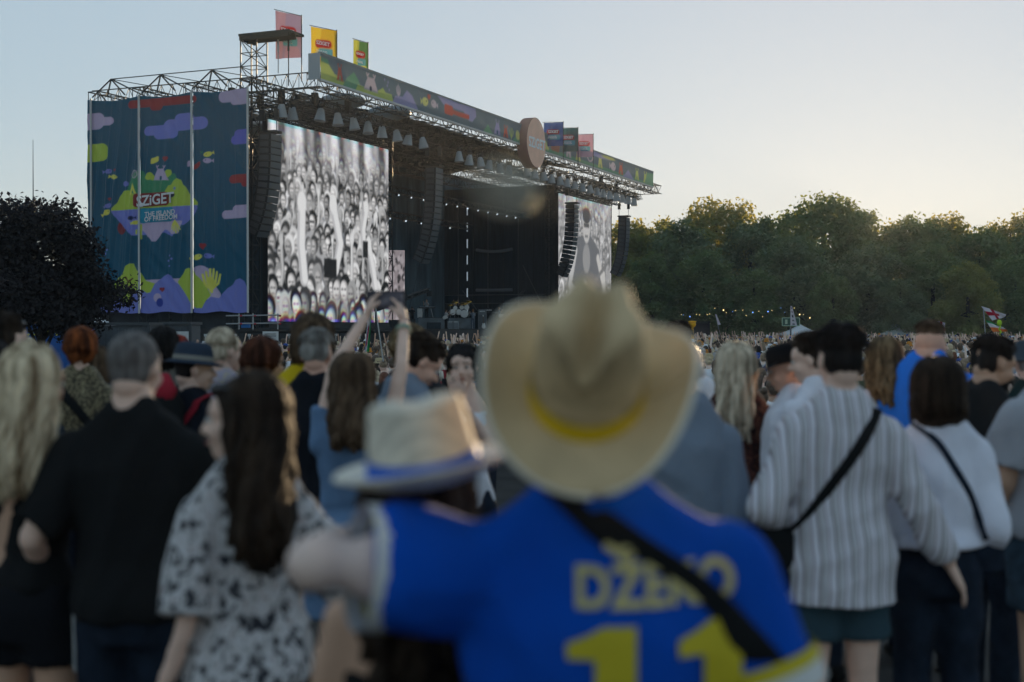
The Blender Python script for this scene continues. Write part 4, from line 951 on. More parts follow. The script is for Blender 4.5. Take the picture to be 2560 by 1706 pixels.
    Mbulb = mat('warm bulb', (.6, .5, .3), .4, emit=(1.0, .72, .25), estr=.9); Mbb = mat('blue bulb', (.1, .2, .5), .4, emit=(.2, .45, 1.0), estr=.5)
    g = random.Random(6); prev = None
    for k in range(26):
        px = 1700 + k * 13 + g.uniform(-5, 5); P = Vector((wx(px, 152), 152, wz(781 + 7 * math.sin(k * .55) + g.uniform(-9, 9), 152)))
        o = MB().ell(P, (.07, .07, .08) if g.random() < .3 else (.032, .032, .04), 6, 4).build('bulb', Mbulb if g.random() < .75 else Mbb, root); o.matrix_parent_inverse = inv
        if prev is not None: o = MB().bar(prev + UP * .1, P + UP * .1, .012, 3).build('wire', M_black, root); o.matrix_parent_inverse = inv
        prev = P
    # dark stalls and boards under the trees
    for (px, d, w, top, col, label) in ((1740, 160, 3.0, 808, (.03, .03, .035), 'dark stall with pale signs at the wood edge'), (2000, 163, 5.5, 824, (.06, .014, .03), 'maroon stall front beside the white tent'), (2420, 165, 6.0, 795, (.07, .045, .02), 'brown hoarding at the wood edge behind the flags'), (2535, 165, 4.0, 797, (.03, .07, .11), 'blue hoarding at the wood edge'), (2330, 166, 8.0, 808, (.02, .022, .022), 'black hoarding behind the white red flag'), (1880, 166, 9.0, 818, (.02, .022, .024), 'low dark stall behind the string lights')):
        root = empty('market_stall', (wx(px, d), d, GZ)); tag(root, label, 'stall', 'stalls and hoardings at the wood edge'); h = wz(top, d) - GZ
        MB().box((0, 0, h / 2), (w, .3, h)).build('front_board', mat('stall %0.3f %0.3f' % col[:2], col, .8, var=.4, vscale=1), root)
        for q in (-1, 1): MB().box((q * w / 2, -.05, h / 2 + .1), (.15, .45, h + .2)).build('post', M_black, root)
        MB().box((0, -.3, h + .1), (w + .3, 1.0, .12)).build('awning', mat('stall %0.3f %0.3f' % col[:2], col, .8), root)
    for k, (px, y) in enumerate(((1728, 800), (1731, 815), (1915, 812), (1870, 822))):
        pass
build_site()

# ---------------------------------------------------------------- flags and toys held above the crowd
def pole_thing(name, label, cat, px, d, py_top, py_bot, r=.02, m=None):
    root = empty(name, (wx(px, d), d, wz(py_bot, d))); tag(root, label, cat)
    MB().bar((0, 0, 0), (0, 0, wz(py_top, d) - wz(py_bot, d)), r, 5, caps=True).build('pole', m or M_alu, root); return root
def cloth(root, pts, col_fn, name='cloth', nu=24, nv=16, wob=.06):
    """four-cornered cloth (local corners bl, br, tr, tl) with ripples; colours by fn(u, v)"""
    bl, br, tr, tl = [np.array(p, float) for p in pts]
    u = np.linspace(0, 1, nu + 1)[None, :, None] * np.ones((nv + 1, 1, 1)); v = np.linspace(0, 1, nv + 1)[:, None, None] * np.ones((1, nu + 1, 1))
    P = (bl * (1 - u) + br * u) * (1 - v) + (tl * (1 - u) + tr * u) * v
    P[..., 1] += (wob * np.sin(u * 9 + v * 4) * u)[..., 0]; P[..., 2] += (wob * .5 * np.sin(u * 6) * u)[..., 0]
    me = np_mesh(name, P.reshape(-1, 3), grid_faces(nu, nv), True); set_colors(me, col_fn(u[..., 0], v[..., 0]).reshape(-1, 3))
    return link(name, me, root, [vcol_mat('flag cloth', .8, translucent=.15)])
def build_crowd_flags():
    W_, Rd, Gn, Or, Bl = rgb(205, 200, 205), rgb(160, 30, 50), rgb(40, 140, 80), rgb(214, 110, 50), rgb(40, 60, 140)
    def sel(*rules):
        def fn(u, v):
            c = np.empty(u.shape + (3,)); c[...] = rules[0]
            for cond, col in rules[1:]: c[cond(u, v)] = col
            return c
        return fn
    d = 60; q = d / F
    r = pole_thing('crowd_flag', 'white and red flag above a tricolour on one leaning pole', 'flag', 2466, d, 772, 880)
    r.rotation_euler = (0, R(-4), 0)
    top = (wz(772, d) - wz(880, d))
    cloth(r, ((.35 * 1, 0, top - .55), (.95, .1, top - .42), (.6 + .4, .1, top - .3), (-.1, 0, top + .12)), sel(W_, (lambda u, v: np.abs(u - .45) < .09, Rd), (lambda u, v: (np.abs(v - .5) < .16) & (u < .7), Rd)))
    cloth(r, ((.35, 0, top - 1.05), (1.05, .1, top - 1.05), (.75, .1, top - .8), (.05, 0, top - .5)), sel(W_, (lambda u, v: v > .75, Gn), (lambda u, v: v < .42, Or)), 'tricolour_cloth')
    d = 48
    r = pole_thing('crowd_flag', 'small white and red flag above the blue polo shirt man', 'flag', 2343, d, 803, 880)
    top = wz(803, d) - wz(880, d)
    cloth(r, ((.0, 0, top - .42), (.22, .05, top - .62), (.3, .05, top - .05), (0, 0, top)), sel(W_, (lambda u, v: np.abs(u - .5) < .14, Rd), (lambda u, v: np.abs(v - .5) < .13, Rd)), wob=.04)
    # long striped flag behind the raised phone
    d = 24
    r = pole_thing('long_striped_flag', 'red white blue and green flag on a thin pole behind the raised phone', 'flag', 958, d, 725, 905, .012)
    r.rotation_euler = (0, R(-8), 0); top = wz(725, d) - wz(905, d)
    def fl(u, v):
        p = Paint(u, v, Gn, .03); p.poly(W_, [(0, .0), (.45, 0), (.95, 1), (0, 1)]); p.poly(Rd, [(.1, .1), (.4, .08), (.6, .42), (.35, .46)]); p.poly(Bl, [(0, .0), (.12, .0), (.3, .42), (.2, .45)]); p.poly(rgb(150, 180, 190), [(.3, .6), (.8, .6), (.9, 1), (.5, 1)]); return p.c
    cloth(r, ((-.30, .0, top - 1.05), (-.22, .02, top - 1.05), (.0, 0, top), (-.06, .02, top - .05)), fl, nu=16, nv=40, wob=.03)
    # inflatable spoon
    d = 75; My = mat('yellow inflatable', rgb(230, 170, 20), .45)
    root = empty('inflatable_spoon', (wx(1731, d), d, wz(872, d))); tag(root, 'yellow inflatable spoon held above the crowd', 'inflatable')
    h = wz(803, d) - wz(872, d); MB().tube([(0, 0, 0), (0, 0, h * .5), (-.02, 0, h * .78)], [.07, .08, .07], 10).build('handle', My, root, True)
    mb = MB(); mb.ell((-.02, 0, h * .88), (.22, .12, .19), 14, 9); mb.ell((-.02, -.06, h * .97), (.24, .1, .06), 12, 6); mb.build('bowl', My, root, True)
    d = 50; Ml = mat('lime plastic', rgb(170, 210, 40), .5); root = empty('lime_rattle', (wx(2505, d), d, wz(870, d))); tag(root, 'lime green spiral stick with round head held above the crowd', 'stick'); h = wz(812, d) - wz(870, d)
    mb = MB(); pts = [(.03 * math.cos(k * .9) - .1 * k / 30, .03 * math.sin(k * .9), h * k / 30) for k in range(31)]; mb.tube(pts, .025, 6); mb.build('stick', Ml, root, True); MB().ell((-.1, 0, h + .06), (.09, .09, .12), 10, 7).build('head', Ml, root, True)
    d = 140; r = pole_thing('teardrop_flag', 'tall white teardrop flag in front of the exit sign', 'flag', 1976, d, 765, 835); top = wz(765, d) - wz(835, d)
    cloth(r, ((0, 0, top * .3), (.7, 0, top * .3), (.15, 0, top), (0, 0, top)), sel(W_, (lambda u, v: (np.abs(u - .5) < .2) & (np.sin(v * 30) > .2), rgb(60, 60, 70))), wob=.05)
    d = 140; r = pole_thing('teardrop_flag', 'leaning white pennant at the wood edge near the dark stall', 'flag', 1800, d, 785, 835); r.rotation_euler = (0, R(-14), 0); top = wz(785, d) - wz(835, d)
    cloth(r, ((0, 0, top * .45), (.3, 0, top * .45), (.12, 0, top), (0, 0, top)), sel(W_), wob=.05)
build_crowd_flags()
# ---------------------------------------------------------------- people: batch of remeshed solids
JOBS = []
def solid(mb, voxel, it, cb):
    JOBS.append((mb, voxel, it, cb))
def flush():
    tmp = []
    for (mb, voxel, it, cb) in JOBS:
        o = bpy.data.objects.new('solid_source', mb.mesh('solid_source')); C.objects.link(o)
        m = o.modifiers.new('r', 'REMESH'); m.mode = 'VOXEL'; m.voxel_size = voxel
        if it: s = o.modifiers.new('s', 'SMOOTH'); s.factor = .5; s.iterations = it
        tmp.append(o)
    dg = bpy.context.evaluated_depsgraph_get(); dg.update()
    for o, (mb, voxel, it, cb) in zip(tmp, JOBS):
        me = o.evaluated_get(dg).to_mesh(); n = len(me.vertices)
        V = np.empty(n * 3, np.float32); me.vertices.foreach_get('co', V); V = V.reshape(-1, 3)
        N = np.empty(n * 3, np.float32); me.vertex_normals.foreach_get('vector', N); N = N.reshape(-1, 3)
        Q = np.empty(len(me.loops), np.int32); me.loops.foreach_get('vertex_index', Q); Q = Q.reshape(-1, 4)
        cb(V, N, Q); o.evaluated_get(dg).to_mesh_clear()
    for o in tmp:
        me = o.data; bpy.data.objects.remove(o); bpy.data.meshes.remove(me)
    JOBS.clear()
def folds(P, seed, f0=16.0, stretch=(1, 1, .45), oct=4):
    g = np.random.default_rng(seed); f = np.zeros(len(P)); X = P * np.array(stretch); a = 1.0
    for k in range(oct):
        d1 = g.normal(size=3); d1 /= np.linalg.norm(d1); d2 = g.normal(size=3); d2 /= np.linalg.norm(d2)
        f += a * (1 - 1.6 * np.abs(np.sin(X @ d1 * f0 + 1.4 * np.sin(X @ d2 * f0 * .55 + k) + g.uniform(0, 6)))); f0 *= 1.55; a *= .62
    return f
def obj_from(name, V, Q, m, parent):
    return link(name, np_mesh(name, V, Q, True), parent, [m])

SKIN = {k: mat('skin ' + k, c, .55, var=.10, vscale=9, spec=.35) for k, c in dict(fair=(.74, .50, .39), pale=(.76, .57, .49), tan=(.56, .34, .23), ruddy=(.68, .39, .28), olive=(.50, .31, .21), dark=(.18, .10, .065)).items()}
def hair_mat(name, c, c2=None, sc=26):
    c2 = c2 or tuple(x * 1.9 + .004 for x in c)
    return ramp_mat('hair ' + name, noise_coord(sc, (1, 1, .10), 4, .3), [(.36, c), (.66, c2)], .65, spec=.08)
HAIR = dict(black=hair_mat('black', (.009, .008, .008)), dark=hair_mat('dark brown', (.014, .010, .008), (.045, .03, .02)), brown=hair_mat('brown', (.045, .028, .017), (.14, .09, .055)),
            wavy=hair_mat('light brown', (.06, .04, .022), (.26, .18, .10)), blond=hair_mat('blonde', (.22, .15, .085), (.85, .70, .48), 34), ash=hair_mat('ash blonde', (.27, .21, .145), (.80, .68, .51), 30),
            red=hair_mat('orange red', (.05, .014, .006), (.30, .085, .025)), auburn=hair_mat('auburn', (.035, .014, .009), (.14, .05, .028)), crimson=hair_mat('crimson', (.12, .012, .01), (.36, .05, .03)),
            grey=hair_mat('grey', (.12, .11, .10), (.34, .32, .29)), silver=hair_mat('silver', (.26, .25, .25), (.52, .5, .49)), buzz=hair_mat('stubble', (.09, .08, .076), (.20, .185, .175), 60))
def fab(name, c, **k):
    k.setdefault('bump', .25); k.setdefault('bscale', 60); k.setdefault('var', .10); k.setdefault('vscale', 5)
    return mat('cloth ' + name, c, .9, spec=.15, **k)
M_eye = mat('eye white', (.6, .58, .55), .3); M_iris = mat('iris dark', (.015, .012, .01), .25); M_lip = mat('lips', (.30, .11, .10), .5)
M_shade = mat('sunglass black', (.01, .01, .012), .15, spec=.6); M_sole = mat('white sneaker', (.55, .55, .54), .7, var=.1)
M_denim = fab('denim', (.035, .06, .085), var=.3, vscale=20); M_navyj = fab('dark jeans', (.012, .02, .035), var=.3, vscale=16)
M_blackc = fab('black cotton', (.010, .011, .012)); M_dkgrey = fab('charcoal cotton', (.03, .032, .035))

def finger_hand(mb, w, dirv, palm, side, curl=.5, thumb_out=.5, sc=1.0):
    """palm plus five bent fingers; w wrist, dirv hand direction, palm = palm normal, side = +1 when the thumb lies along dirv x palm"""
    w, z, n = Vector(w), Vector(dirv).normalized(), Vector(palm); n = (n - z * n.dot(z)).normalized(); x = z.cross(n) * side; k = sc
    mb.tube([w - z * .02 * k, w + z * .02 * k, w + z * .055 * k, w + z * .092 * k], [(.026 * k, .021 * k), (.036 * k, .018 * k), (.043 * k, .016 * k), (.039 * k, .013 * k)], 10, xref=x)
    for i, (o, L) in enumerate(((.031, .070), (.011, .079), (-.010, .074), (-.030, .057))):
        p = w + z * (.086 * k) + x * (o * k); d = z.copy(); r = .0088 * k
        pts = [p - z * .015 * k, p]; rad = [r, r]
        for j, f in enumerate((.45, .30, .25)):
            d = (d + n * curl * (.55 + .25 * j)).normalized(); p = p + d * (L * f * k); pts.append(p); rad.append(r * (.95 - .12 * (j + 1)))
        mb.tube(pts, rad, 7, xref=x)
    p = w + z * .025 * k + x * .032 * k; d = (z * .7 + x * thumb_out + n * .35).normalized(); pts = [p - d * .01 * k, p, p + d * .034 * k]; d2 = (d + z * .35 + n * curl * .4).normalized(); pts.append(pts[-1] + d2 * .028 * k)
    mb.tube(pts, [.013 * k, .0125 * k, .0105 * k, .008 * k], 7)

TORSO = {'m': [(.46, .150, .112, 0), (.53, .162, .118, -.004), (.60, .150, .106, 0), (.67, .156, .112, 0), (.725, .172, .120, -.003), (.770, .168, .112, -.010), (.810, .140, .090, -.020), (.840, .098, .076, -.028), (.862, .072, .066, -.03), (.882, .060, .060, -.028)],
         'f': [(.46, .158, .116, 0), (.52, .168, .124, -.008), (.615, .122, .090, 0), (.68, .134, .104, .004), (.725, .146, .112, .004), (.770, .140, .098, -.008), (.810, .114, .078, -.018), (.840, .080, .064, -.024), (.862, .060, .056, -.026), (.882, .050, .052, -.024)]}
PEOPLE = {}
def person(key, label, px, py, d, yaw=0, sex='m', skin='fair', hair=('short', 'dark'), shirt=None, legs=None, arms=None, lean=(0, 0), head=(0, 0, 0), bw=1.0, fine=False, face=False, hide_top=0.0, group=None, H=None, sw_out=0.0, hscale=1.0, hunch=0.0, shf=.777):
    H = H or wz(py, d) - gz(d) - hide_top + hunch
    k = H / 1.75; z0 = gz(d)
    root = empty('person', (0, 0, 0), R(yaw)); tag(root, label, 'person', group or 'people in the near rows')
    rot = Matrix.Rotation(R(yaw), 3, 'Z')
    T = TORSO[sex]; lx, ly = lean
    def sh(z): f = max(0, (z / H - .5) / .35); return Vector((lx * f, ly * f, 0))
    def ring(inf, z_from=.46, z_to=.9):
        pts, rad = [], []
        zs = sorted(set([q[0] for q in T if z_from <= q[0] <= z_to] + [z_from, z_to]))
        for zf in zs:
            rx = np.interp(zf, [q[0] for q in T], [q[1] for q in T]); ry = np.interp(zf, [q[0] for q in T], [q[2] for q in T]); yo = np.interp(zf, [q[0] for q in T], [q[3] for q in T])
            z = zf * H; p = Vector((0, yo * k, z)) + sh(z); pts.append(p); i = inf(zf) if callable(inf) else inf
            rad.append((rx * k * bw + i, ry * k * bw + i))
        return pts, rad
    shz = shf * H; swid = (.166 if sex == 'm' else .140) * k * bw + sw_out
    A = {}
    for sd, q in (('L', -1), ('R', 1)):
        s0 = Vector((q * swid, -.014 * k, shz)) + sh(shz)
        el, wr = (arms or {}).get(sd, ((q * .05, -.03, -.285 * k), (q * .05 + q * .01, .06, -.53 * k)))
        A[sd] = (s0, s0 + Vector(el), s0 + Vector(wr))
    ar = (.056, .046, .040, .030) if sex == 'm' else (.045, .038, .033, .025)
    ar = [a * k * (1 + (bw - 1) * .8) for a in ar]
    hipz = .49 * H; LG = {sd: (Vector((q * .085 * k, 0, hipz)), Vector((q * .095 * k, .012, .27 * H)), Vector((q * .10 * k, -.02, .048 * H))) for sd, q in (('L', -1), ('R', 1))}
    # head frame
    nb = Vector((0, -.028 * k, .870 * H)) + sh(.870 * H)
    hp, hr, hy = head; Hm = Matrix.Rotation(R(hy), 3, 'Z') @ Matrix.Rotation(R(hr), 3, 'Y') @ Matrix.Rotation(R(hp), 3, 'X')
    hk = k ** .5 * hscale * (1.0 if sex == 'm' else .95)
    HC = nb + Hm @ Vector((0, .022, H - .870 * H - .120 * hk)) - Vector((0, -.02 if hunch else 0, hunch))
    def hd(p): return HC + Hm @ (Vector(p) * hk)
    # place so that the head centre lies under the asked pixel
    hw = rot @ HC; root.location = (wx(px, d) - hw.x, d, z0)
    # ---- skin body
    b = MB(); pts, rad = ring(0); b.tube(pts, rad, 16)
    for sd in 'LR':
        s0, e, w = A[sd]
        b.tube([s0 + Vector((0, 0, .01)), s0.lerp(e, .25), s0.lerp(e, .7), e, e.lerp(w, .3), w], [ar[0] * .9, ar[0], ar[1], ar[2], ar[2] * 1.0, ar[3]], 10); b.ell(s0, ar[0] * 1.05, 10, 7); b.ell(e, ar[2] * 1.02, 10, 7)
        h, n, f = LG[sd]
        b.tube([h + Vector((0, 0, .03)), h.lerp(n, .5), n, n.lerp(f, .35), f, f - Vector((0, 0, .04))], [.088 * k * bw, .073 * k * bw, .055 * k, .054 * k, .036 * k, .036 * k], 12)
        b.tube([f + Vector((0, -.05, -.03 * k)), f + Vector((0, .05, -.045 * k)), f + Vector((0, .17, -.062 * k))], [(.035, .035), (.042, .03), (.035, .018)], 8)
    trap = .042 * k * bw
    for q in (-1, 1): b.cap(nb + Vector((q * .03 * k, -.01, -.022)), Vector((q * swid * .85, -.016, shz + .006)) + sh(shz), trap * .85, trap * .8)
    b.cap(nb - Vector((0, 0, .03)), hd((0, -.03, -.06)), (.060 if sex == 'm' else .048) * k * (1 + (bw - 1) * .5), (.058 if sex == 'm' else .046) * k, 12)
    # ---- head
    hm = MB(); R3 = Hm
    def he(c, r): 
        n0 = len(hm.v); hm.ell((0, 0, 0), tuple(x * hk for x in r), 16, 12)
        for i in range(n0, len(hm.v)): hm.v[i] = tuple(HC + Hm @ (Vector(hm.v[i]) + Vector(c) * hk))
    he((0, -.012, .034), (.074, .095, .086)); he((0, .022, -.03), (.060, .070, .080)); he((0, .052, -.082), (.036, .034, .030)); he((0, .045, .035), (.064, .05, .05))
    he((0, -.055, -.04), (.052, .045, .05))
    hm.cap(hd((0, .086, .012)), hd((0, .112, -.028)), .010 * hk, .0135 * hk, 8); hm.cap(hd((-.016, .098, -.032)), hd((.016, .098, -.032)), .009 * hk, .009 * hk, 6)
    hm.cap(hd((-.038, .083, .024)), hd((.038, .083, .024)), .011 * hk, .011 * hk, 8)
    hm.cap(hd((-.02, .089, -.062)), hd((.02, .089, -.062)), .008 * hk, .008 * hk, 6)
    for q in (-1, 1): he((q * .0745, -.008, -.002), (.009, .017, .030)); he((q * .036, .066, -.03), (.026, .022, .028))
    hm.cap(hd((0, -.03, -.09)), nb - Vector((0, 0, .02)), (.056 if sex == 'm' else .045) * k, (.058 if sex == 'm' else .047) * k, 12)
    parts = []
    def fin_body(V, N, Q, last=[]):
        parts.append((V, Q))
        if len(parts) == 2:
            mb = MB()
            for (vv, qq) in parts: mb.add(vv.tolist(), qq.tolist())
            hb = MB()
            for sd, q in (('L', -1), ('R', 1)):
                s0, e, w = A[sd]; hs = (hands or {}).get(sd) or ((w - e), Vector((-q, 0, 0)), .35)
                finger_hand(hb, w, hs[0], hs[1], q * (1 if len(hs) < 4 else hs[3]), hs[2], .5, (1.0 if sex == 'm' else .88) * k)
            mb.add(hb.v, hb.f)
            mb.mat(1)
            for q in (-1, 1): mb.ell(hd((q * .031, .083, .004)), tuple(x * hk for x in (.015, .009, .0085)), 8, 6)
            mb.mat(2)
            for q in (-1, 1): mb.ell(hd((q * .031, .0905, .004)), tuple(x * hk for x in (.007, .004, .007)), 8, 6); mb.cap(hd((q * .015, .093, .028)), hd((q * .048, .084, .026)), .004 * hk, .003 * hk, 5)
            mb.mat(3); mb.cap(hd((-.018, .0965, -.061)), hd((.018, .0965, -.061)), .0055 * hk, .0055 * hk, 6)
            mb.build('body', [SKIN[skin], M_eye, M_iris, M_lip], root, True)
    hands = (arms or {}).get('hands')
    solid(b, .02, 3, fin_body); solid(hm, .0085, 3, fin_body)
    # ---- hair
    style, hc = hair; HM = HAIR[hc] if isinstance(hc, str) else hc
    hb = MB(); extra = MB()
    def hq(c, r):
        n0 = len(hb.v); hb.ell((0, 0, 0), tuple(x * hk for x in r), 16, 12)
        for i in range(n0, len(hb.v)): hb.v[i] = tuple(HC + Hm @ (Vector(hb.v[i]) + Vector(c) * hk))
    amp = .004
    if style == 'buzz': hq((0, -.020, .044), (.0775, .092, .081)); hq((0, -.052, .0), (.066, .052, .062)); amp = .0006
    elif style == 'balding': hq((0, -.045, .002), (.078, .068, .055)); amp = .001
    elif style == 'short': hq((0, -.016, .056), (.082, .096, .083)); hq((0, -.050, .012), (.078, .062, .075)); hq((0, .04, .095), (.058, .045, .032)); amp = .006
    elif style == 'crop': hq((0, -.010, .062), (.077, .097, .070)); hq((0, -.050, .022), (.0785, .066, .070)); amp = .003
    elif style == 'fade': hq((0, -.006, .078), (.072, .090, .055)); amp = .003
    elif style == 'shaggy': hq((0, -.016, .055), (.09, .102, .086)); hq((0, -.055, -.02), (.088, .065, .10)); hq((0, -.062, -.10), (.075, .045, .07)); amp = .010
    elif style == 'curly': hq((0, -.016, .055), (.098, .108, .095)); hq((0, -.05, -.02), (.095, .07, .09)); amp = .014
    elif style == 'bob': hq((0, -.014, .052), (.092, .104, .088)); hq((0, -.045, -.03), (.104, .082, .10)); hq((.068, .005, -.05), (.034, .055, .085)); hq((-.068, .005, -.05), (.034, .055, .085)); amp = .005
    elif style == 'bobshort': hq((0, -.014, .052), (.094, .104, .090)); hq((0, -.045, -.005), (.098, .08, .085)); amp = .008
    elif style == 'bun': hq((0, -.016, .050), (.080, .096, .084)); hq((0, -.05, .0), (.074, .055, .07)); hq((0, -.10, -.02), (.04, .04, .042)); amp = .004
    elif style == 'long': hq((0, -.014, .050), (.085, .100, .086)); hq((0, -.05, -.02), (.088, .062, .10)); amp = .004
    if style in ('bob', 'bobshort', 'shaggy', 'curly', 'short', 'bun', 'crop', 'fade'):
        g = random.Random(len(label) + 5); n_, L_, sz_, pmax, wv = dict(bob=(200, .10, .0075, 95, .004), bobshort=(200, .05, .007, 95, .006), shaggy=(200, .13, .007, 95, .010), curly=(240, .05, .008, 95, .016), short=(260, .012, .0045, 88, .002), bun=(120, .0, .005, 90, .003), crop=(200, .002, .0026, 84, .001), fade=(150, .002, .0026, 48, .001))[style]
        fr = 50 if style in ('short', 'crop', 'fade') else 70
        for i in range(n_):
            ph = g.uniform(R(0), R(360)) if style in ('short', 'crop', 'fade') else g.uniform(R(fr), R(360 - fr)); rr = g.uniform(1.0, 1.10 if style != 'curly' else 1.25); p0 = g.uniform(5, pmax * .75); pts = []
            front = math.cos(ph) > .3
            for j in range(4):
                po = R(min(p0 + j * (pmax - p0) / 3, 55 if front else 999)) if style not in ('short', 'crop', 'fade') else R(min(p0 + j * 9, 46 if front else 999)); w2 = 1 + wv * 8 * math.sin(j * 2.1 + i)
                q = 1.0 if style not in ('short', 'crop', 'fade') else 1 + j * (.03 if style == 'short' else .008)
                pts.append(hd((.086 * rr * w2 * q * math.sin(ph) * math.sin(po), -.016 + .101 * rr * w2 * q * math.cos(ph) * math.sin(po), .050 + .089 * rr * q * math.cos(po))))
            if L_ > .02 and not front and style != 'bun':
                e = pts[-1]; LL = L_ * g.uniform(.7, 1.25)
                for j in (1, 2, 3): pts.append(e + Vector((wv * math.sin(i + j * 2), wv * math.cos(i * 1.7 + j * 2) - .004 * j, -LL * j / 3)))
            n = len(pts); extra.tube(pts, [sz_ * (.5 + .6 * math.sin(math.pi * min(1, (q + .7) / n))) for q in range(n)], 4)
    if style == 'long':
        L = (hair_len.get(key, .38)); g = random.Random(hash(key) % 1000 if False else len(label)); wav = hair_wave.get(key, .01)
        for i in range(170):
            ph = g.uniform(R(74), R(286)); top = g.uniform(.02, .35); rr = g.uniform(1.0, 1.14); pts, rad = [], []
            for j in range(5):
                po = R(12 + top * 60 + j * 21); 
                pts.append(hd((.088 * rr * math.sin(ph) * math.sin(po), -.014 + .102 * rr * math.cos(ph) * math.sin(po), .046 + .092 * rr * math.cos(po))))
            e = pts[-1]; LL = L * g.uniform(.75, 1.08); back = -.035 if math.cos(ph) < 0 else .0; w0 = g.uniform(0, 6); inw = g.uniform(.55, 1.0)
            c0 = HC.copy()
            for j in range(1, 8):
                f = j / 7
                x = c0.x + (e.x - c0.x) * (1 - (1 - inw) * f) + wav * math.sin(w0 + f * 11); y = e.y + back * f - .03 * f * (1 if e.y < c0.y else .6) + wav * math.cos(w0 + f * 9)
                pts.append(Vector((x, y, e.z - LL * f)))
            n = len(pts); rad = [.006 + .0085 * math.sin(min(1, q / (n * .6)) * math.pi * .5) * (1 if q < n * .75 else 1 - (q - n * .75) / (n * .3)) for q in range(n)]
            extra.tube(pts, rad, 4)
    if hb.v:
        def fin_hair(V, N, Q):
            f = folds(V, len(label), 60 if style in ('curly', 'shaggy') else 45, (1, 1, .35 if style != 'curly' else 1), 3)
            V = V + N * (amp * f)[:, None]; mb = MB(); mb.add(V.tolist(), Q.tolist())
            if extra.v: mb.add(extra.v, extra.f)
            mb.build('hair', HM, root, True)
        solid(hb, .009, 2, fin_hair)
    # ---- shirt
    info = dict(root=root, A=A, H=H, k=k, HC=HC, hd=hd, Hm=Hm, nb=nb, hk=hk, d=d, sh=sh)
    sd_ = shirt or {}
    if shirt is not None:
        loose = sd_.get('loose', .014); hem = sd_.get('hem', .50); flare = sd_.get('flare', 0.0); top = sd_.get('top', .866)
        m = MB(); inf = lambda zf: loose + flare * max(0, (.62 - zf) / .14) + (.012 * max(0, (.70 - zf) / .1) if zf < .7 and loose > .012 else 0)
        pts, rad = ring(inf, hem, top)
        if pts[0].z < .46 * H: pass
        m.tube(pts, rad, 20)
        for q in (-1, 1):
            if sd_.get('sleeve', .7) > 0: m.cap(nb + Vector((q * .034 * k, -.012, -.018)), Vector((q * swid * .88, -.016, shz + .012)) + sh(shz), trap * .95 + min(loose, .018), trap * .95 + loose)
        if sd_.get('sleeve', .7) > 0: m.ell(nb + Vector((0, -.016 * k, -.042 * k)), (.088 * k * bw, .066 * k, .050 * k), 14, 9)
        sl = sd_.get('sleeve', .7)
        if sl > 0:
            for sd in 'LR':
                s0, e, w = A[sd]; m.ell(s0, ar[0] * 1.05 + loose, 12, 8)
                if sl <= 1.0:
                    en = s0.lerp(e, sl); m.tube([s0, s0.lerp(en, .5), en], [ar[0] * 1.08 + loose, ar[0] * 1.08 + loose * 1.3, ar[1] * 1.15 + loose * 1.7], 12)
                else:
                    en = e.lerp(w, sl - 1); m.tube([s0, s0.lerp(e, .5), e], [ar[0] * 1.08 + loose, ar[1] * 1.1 + loose * 1.2, ar[2] * 1.1 + loose * 1.2], 12); m.ell(e, ar[2] * 1.1 + loose * 1.2, 10, 7)
                    m.tube([e, e.lerp(en, .6), en], [ar[2] * 1.1 + loose * 1.2, ar[2] + loose * 1.3, ar[3] * 1.1 + loose], 12)
        if sd_.get('collar'):
            m.tube([nb + Vector((0, .0, -.05)), nb + Vector((0, .004, .015))], [(.082 * k, .078 * k), (.068 * k, .068 * k)], 14)
        am = sd_.get('fold', .009)
        def fin_shirt(V, N, Q):
            V = V + N * (am * folds(V, len(label) + 3, sd_.get('ff', 13), sd_.get('fs', (1, 1, .5)), 4))[:, None]
            o = obj_from(sd_.get('name', 'shirt'), V, Q, sd_['mat'], root); info['shirt'] = BVHTree.FromPolygons(V.tolist(), Q.tolist())
            for f in sd_.get('after', []): f(info)
        solid(m, sd_.get('voxel', .013), 3, fin_shirt)
    # ---- legs
    lg = legs or dict(kind='trousers', mat=M_navyj)
    m = MB(); infl = lg.get('loose', .012); pts, rad = ring(infl, .455, lg.get('waist', .565)); kind = lg['kind']
    if kind == 'skirt':
        en = lg.get('end', .3); m.tube([Vector((0, 0, H * .60)), Vector((0, -.005, H * .52)), Vector((0, 0, H * .42)), Vector((0, 0, H * en))], [(.125 * k, .095 * k), (.185 * k, .14 * k), (.22 * k, .17 * k), (.25 * k, .2 * k)], 20)
    else:
        m.tube(pts, rad, 16)
        for sd in 'LR':
            h, n, f = LG[sd]
            if kind == 'trousers': m.tube([h + Vector((0, 0, .03)), h.lerp(n, .5), n, n.lerp(f, .5), f + Vector((0, 0, -.01))], [.095 * k * bw + infl, .080 * k * bw + infl, .062 * k + infl, .056 * k + infl * 1.3, .050 * k + infl * 1.5], 14)
            else:
                en = lg.get('end', .55); q = h.lerp(n, en); m.tube([h + Vector((0, 0, .03)), h.lerp(q, .5), q], [.098 * k * bw + infl, .088 * k * bw + infl * 1.4, .082 * k * bw + infl * 2.0], 14)
    def fin_legs(V, N, Q):
        V = V + N * (.005 * folds(V, len(label) + 9, 14, (1, 1, .8), 3))[:, None]; obj_from({'skirt': 'skirt', 'shorts': 'shorts'}.get(kind, 'trousers'), V, Q, lg['mat'], root)
        for fn in lg.get('after', []): fn(info)
    solid(m, .018, 2, fin_legs)
    # ---- shoes
    sm = lg.get('shoe', M_blackc)
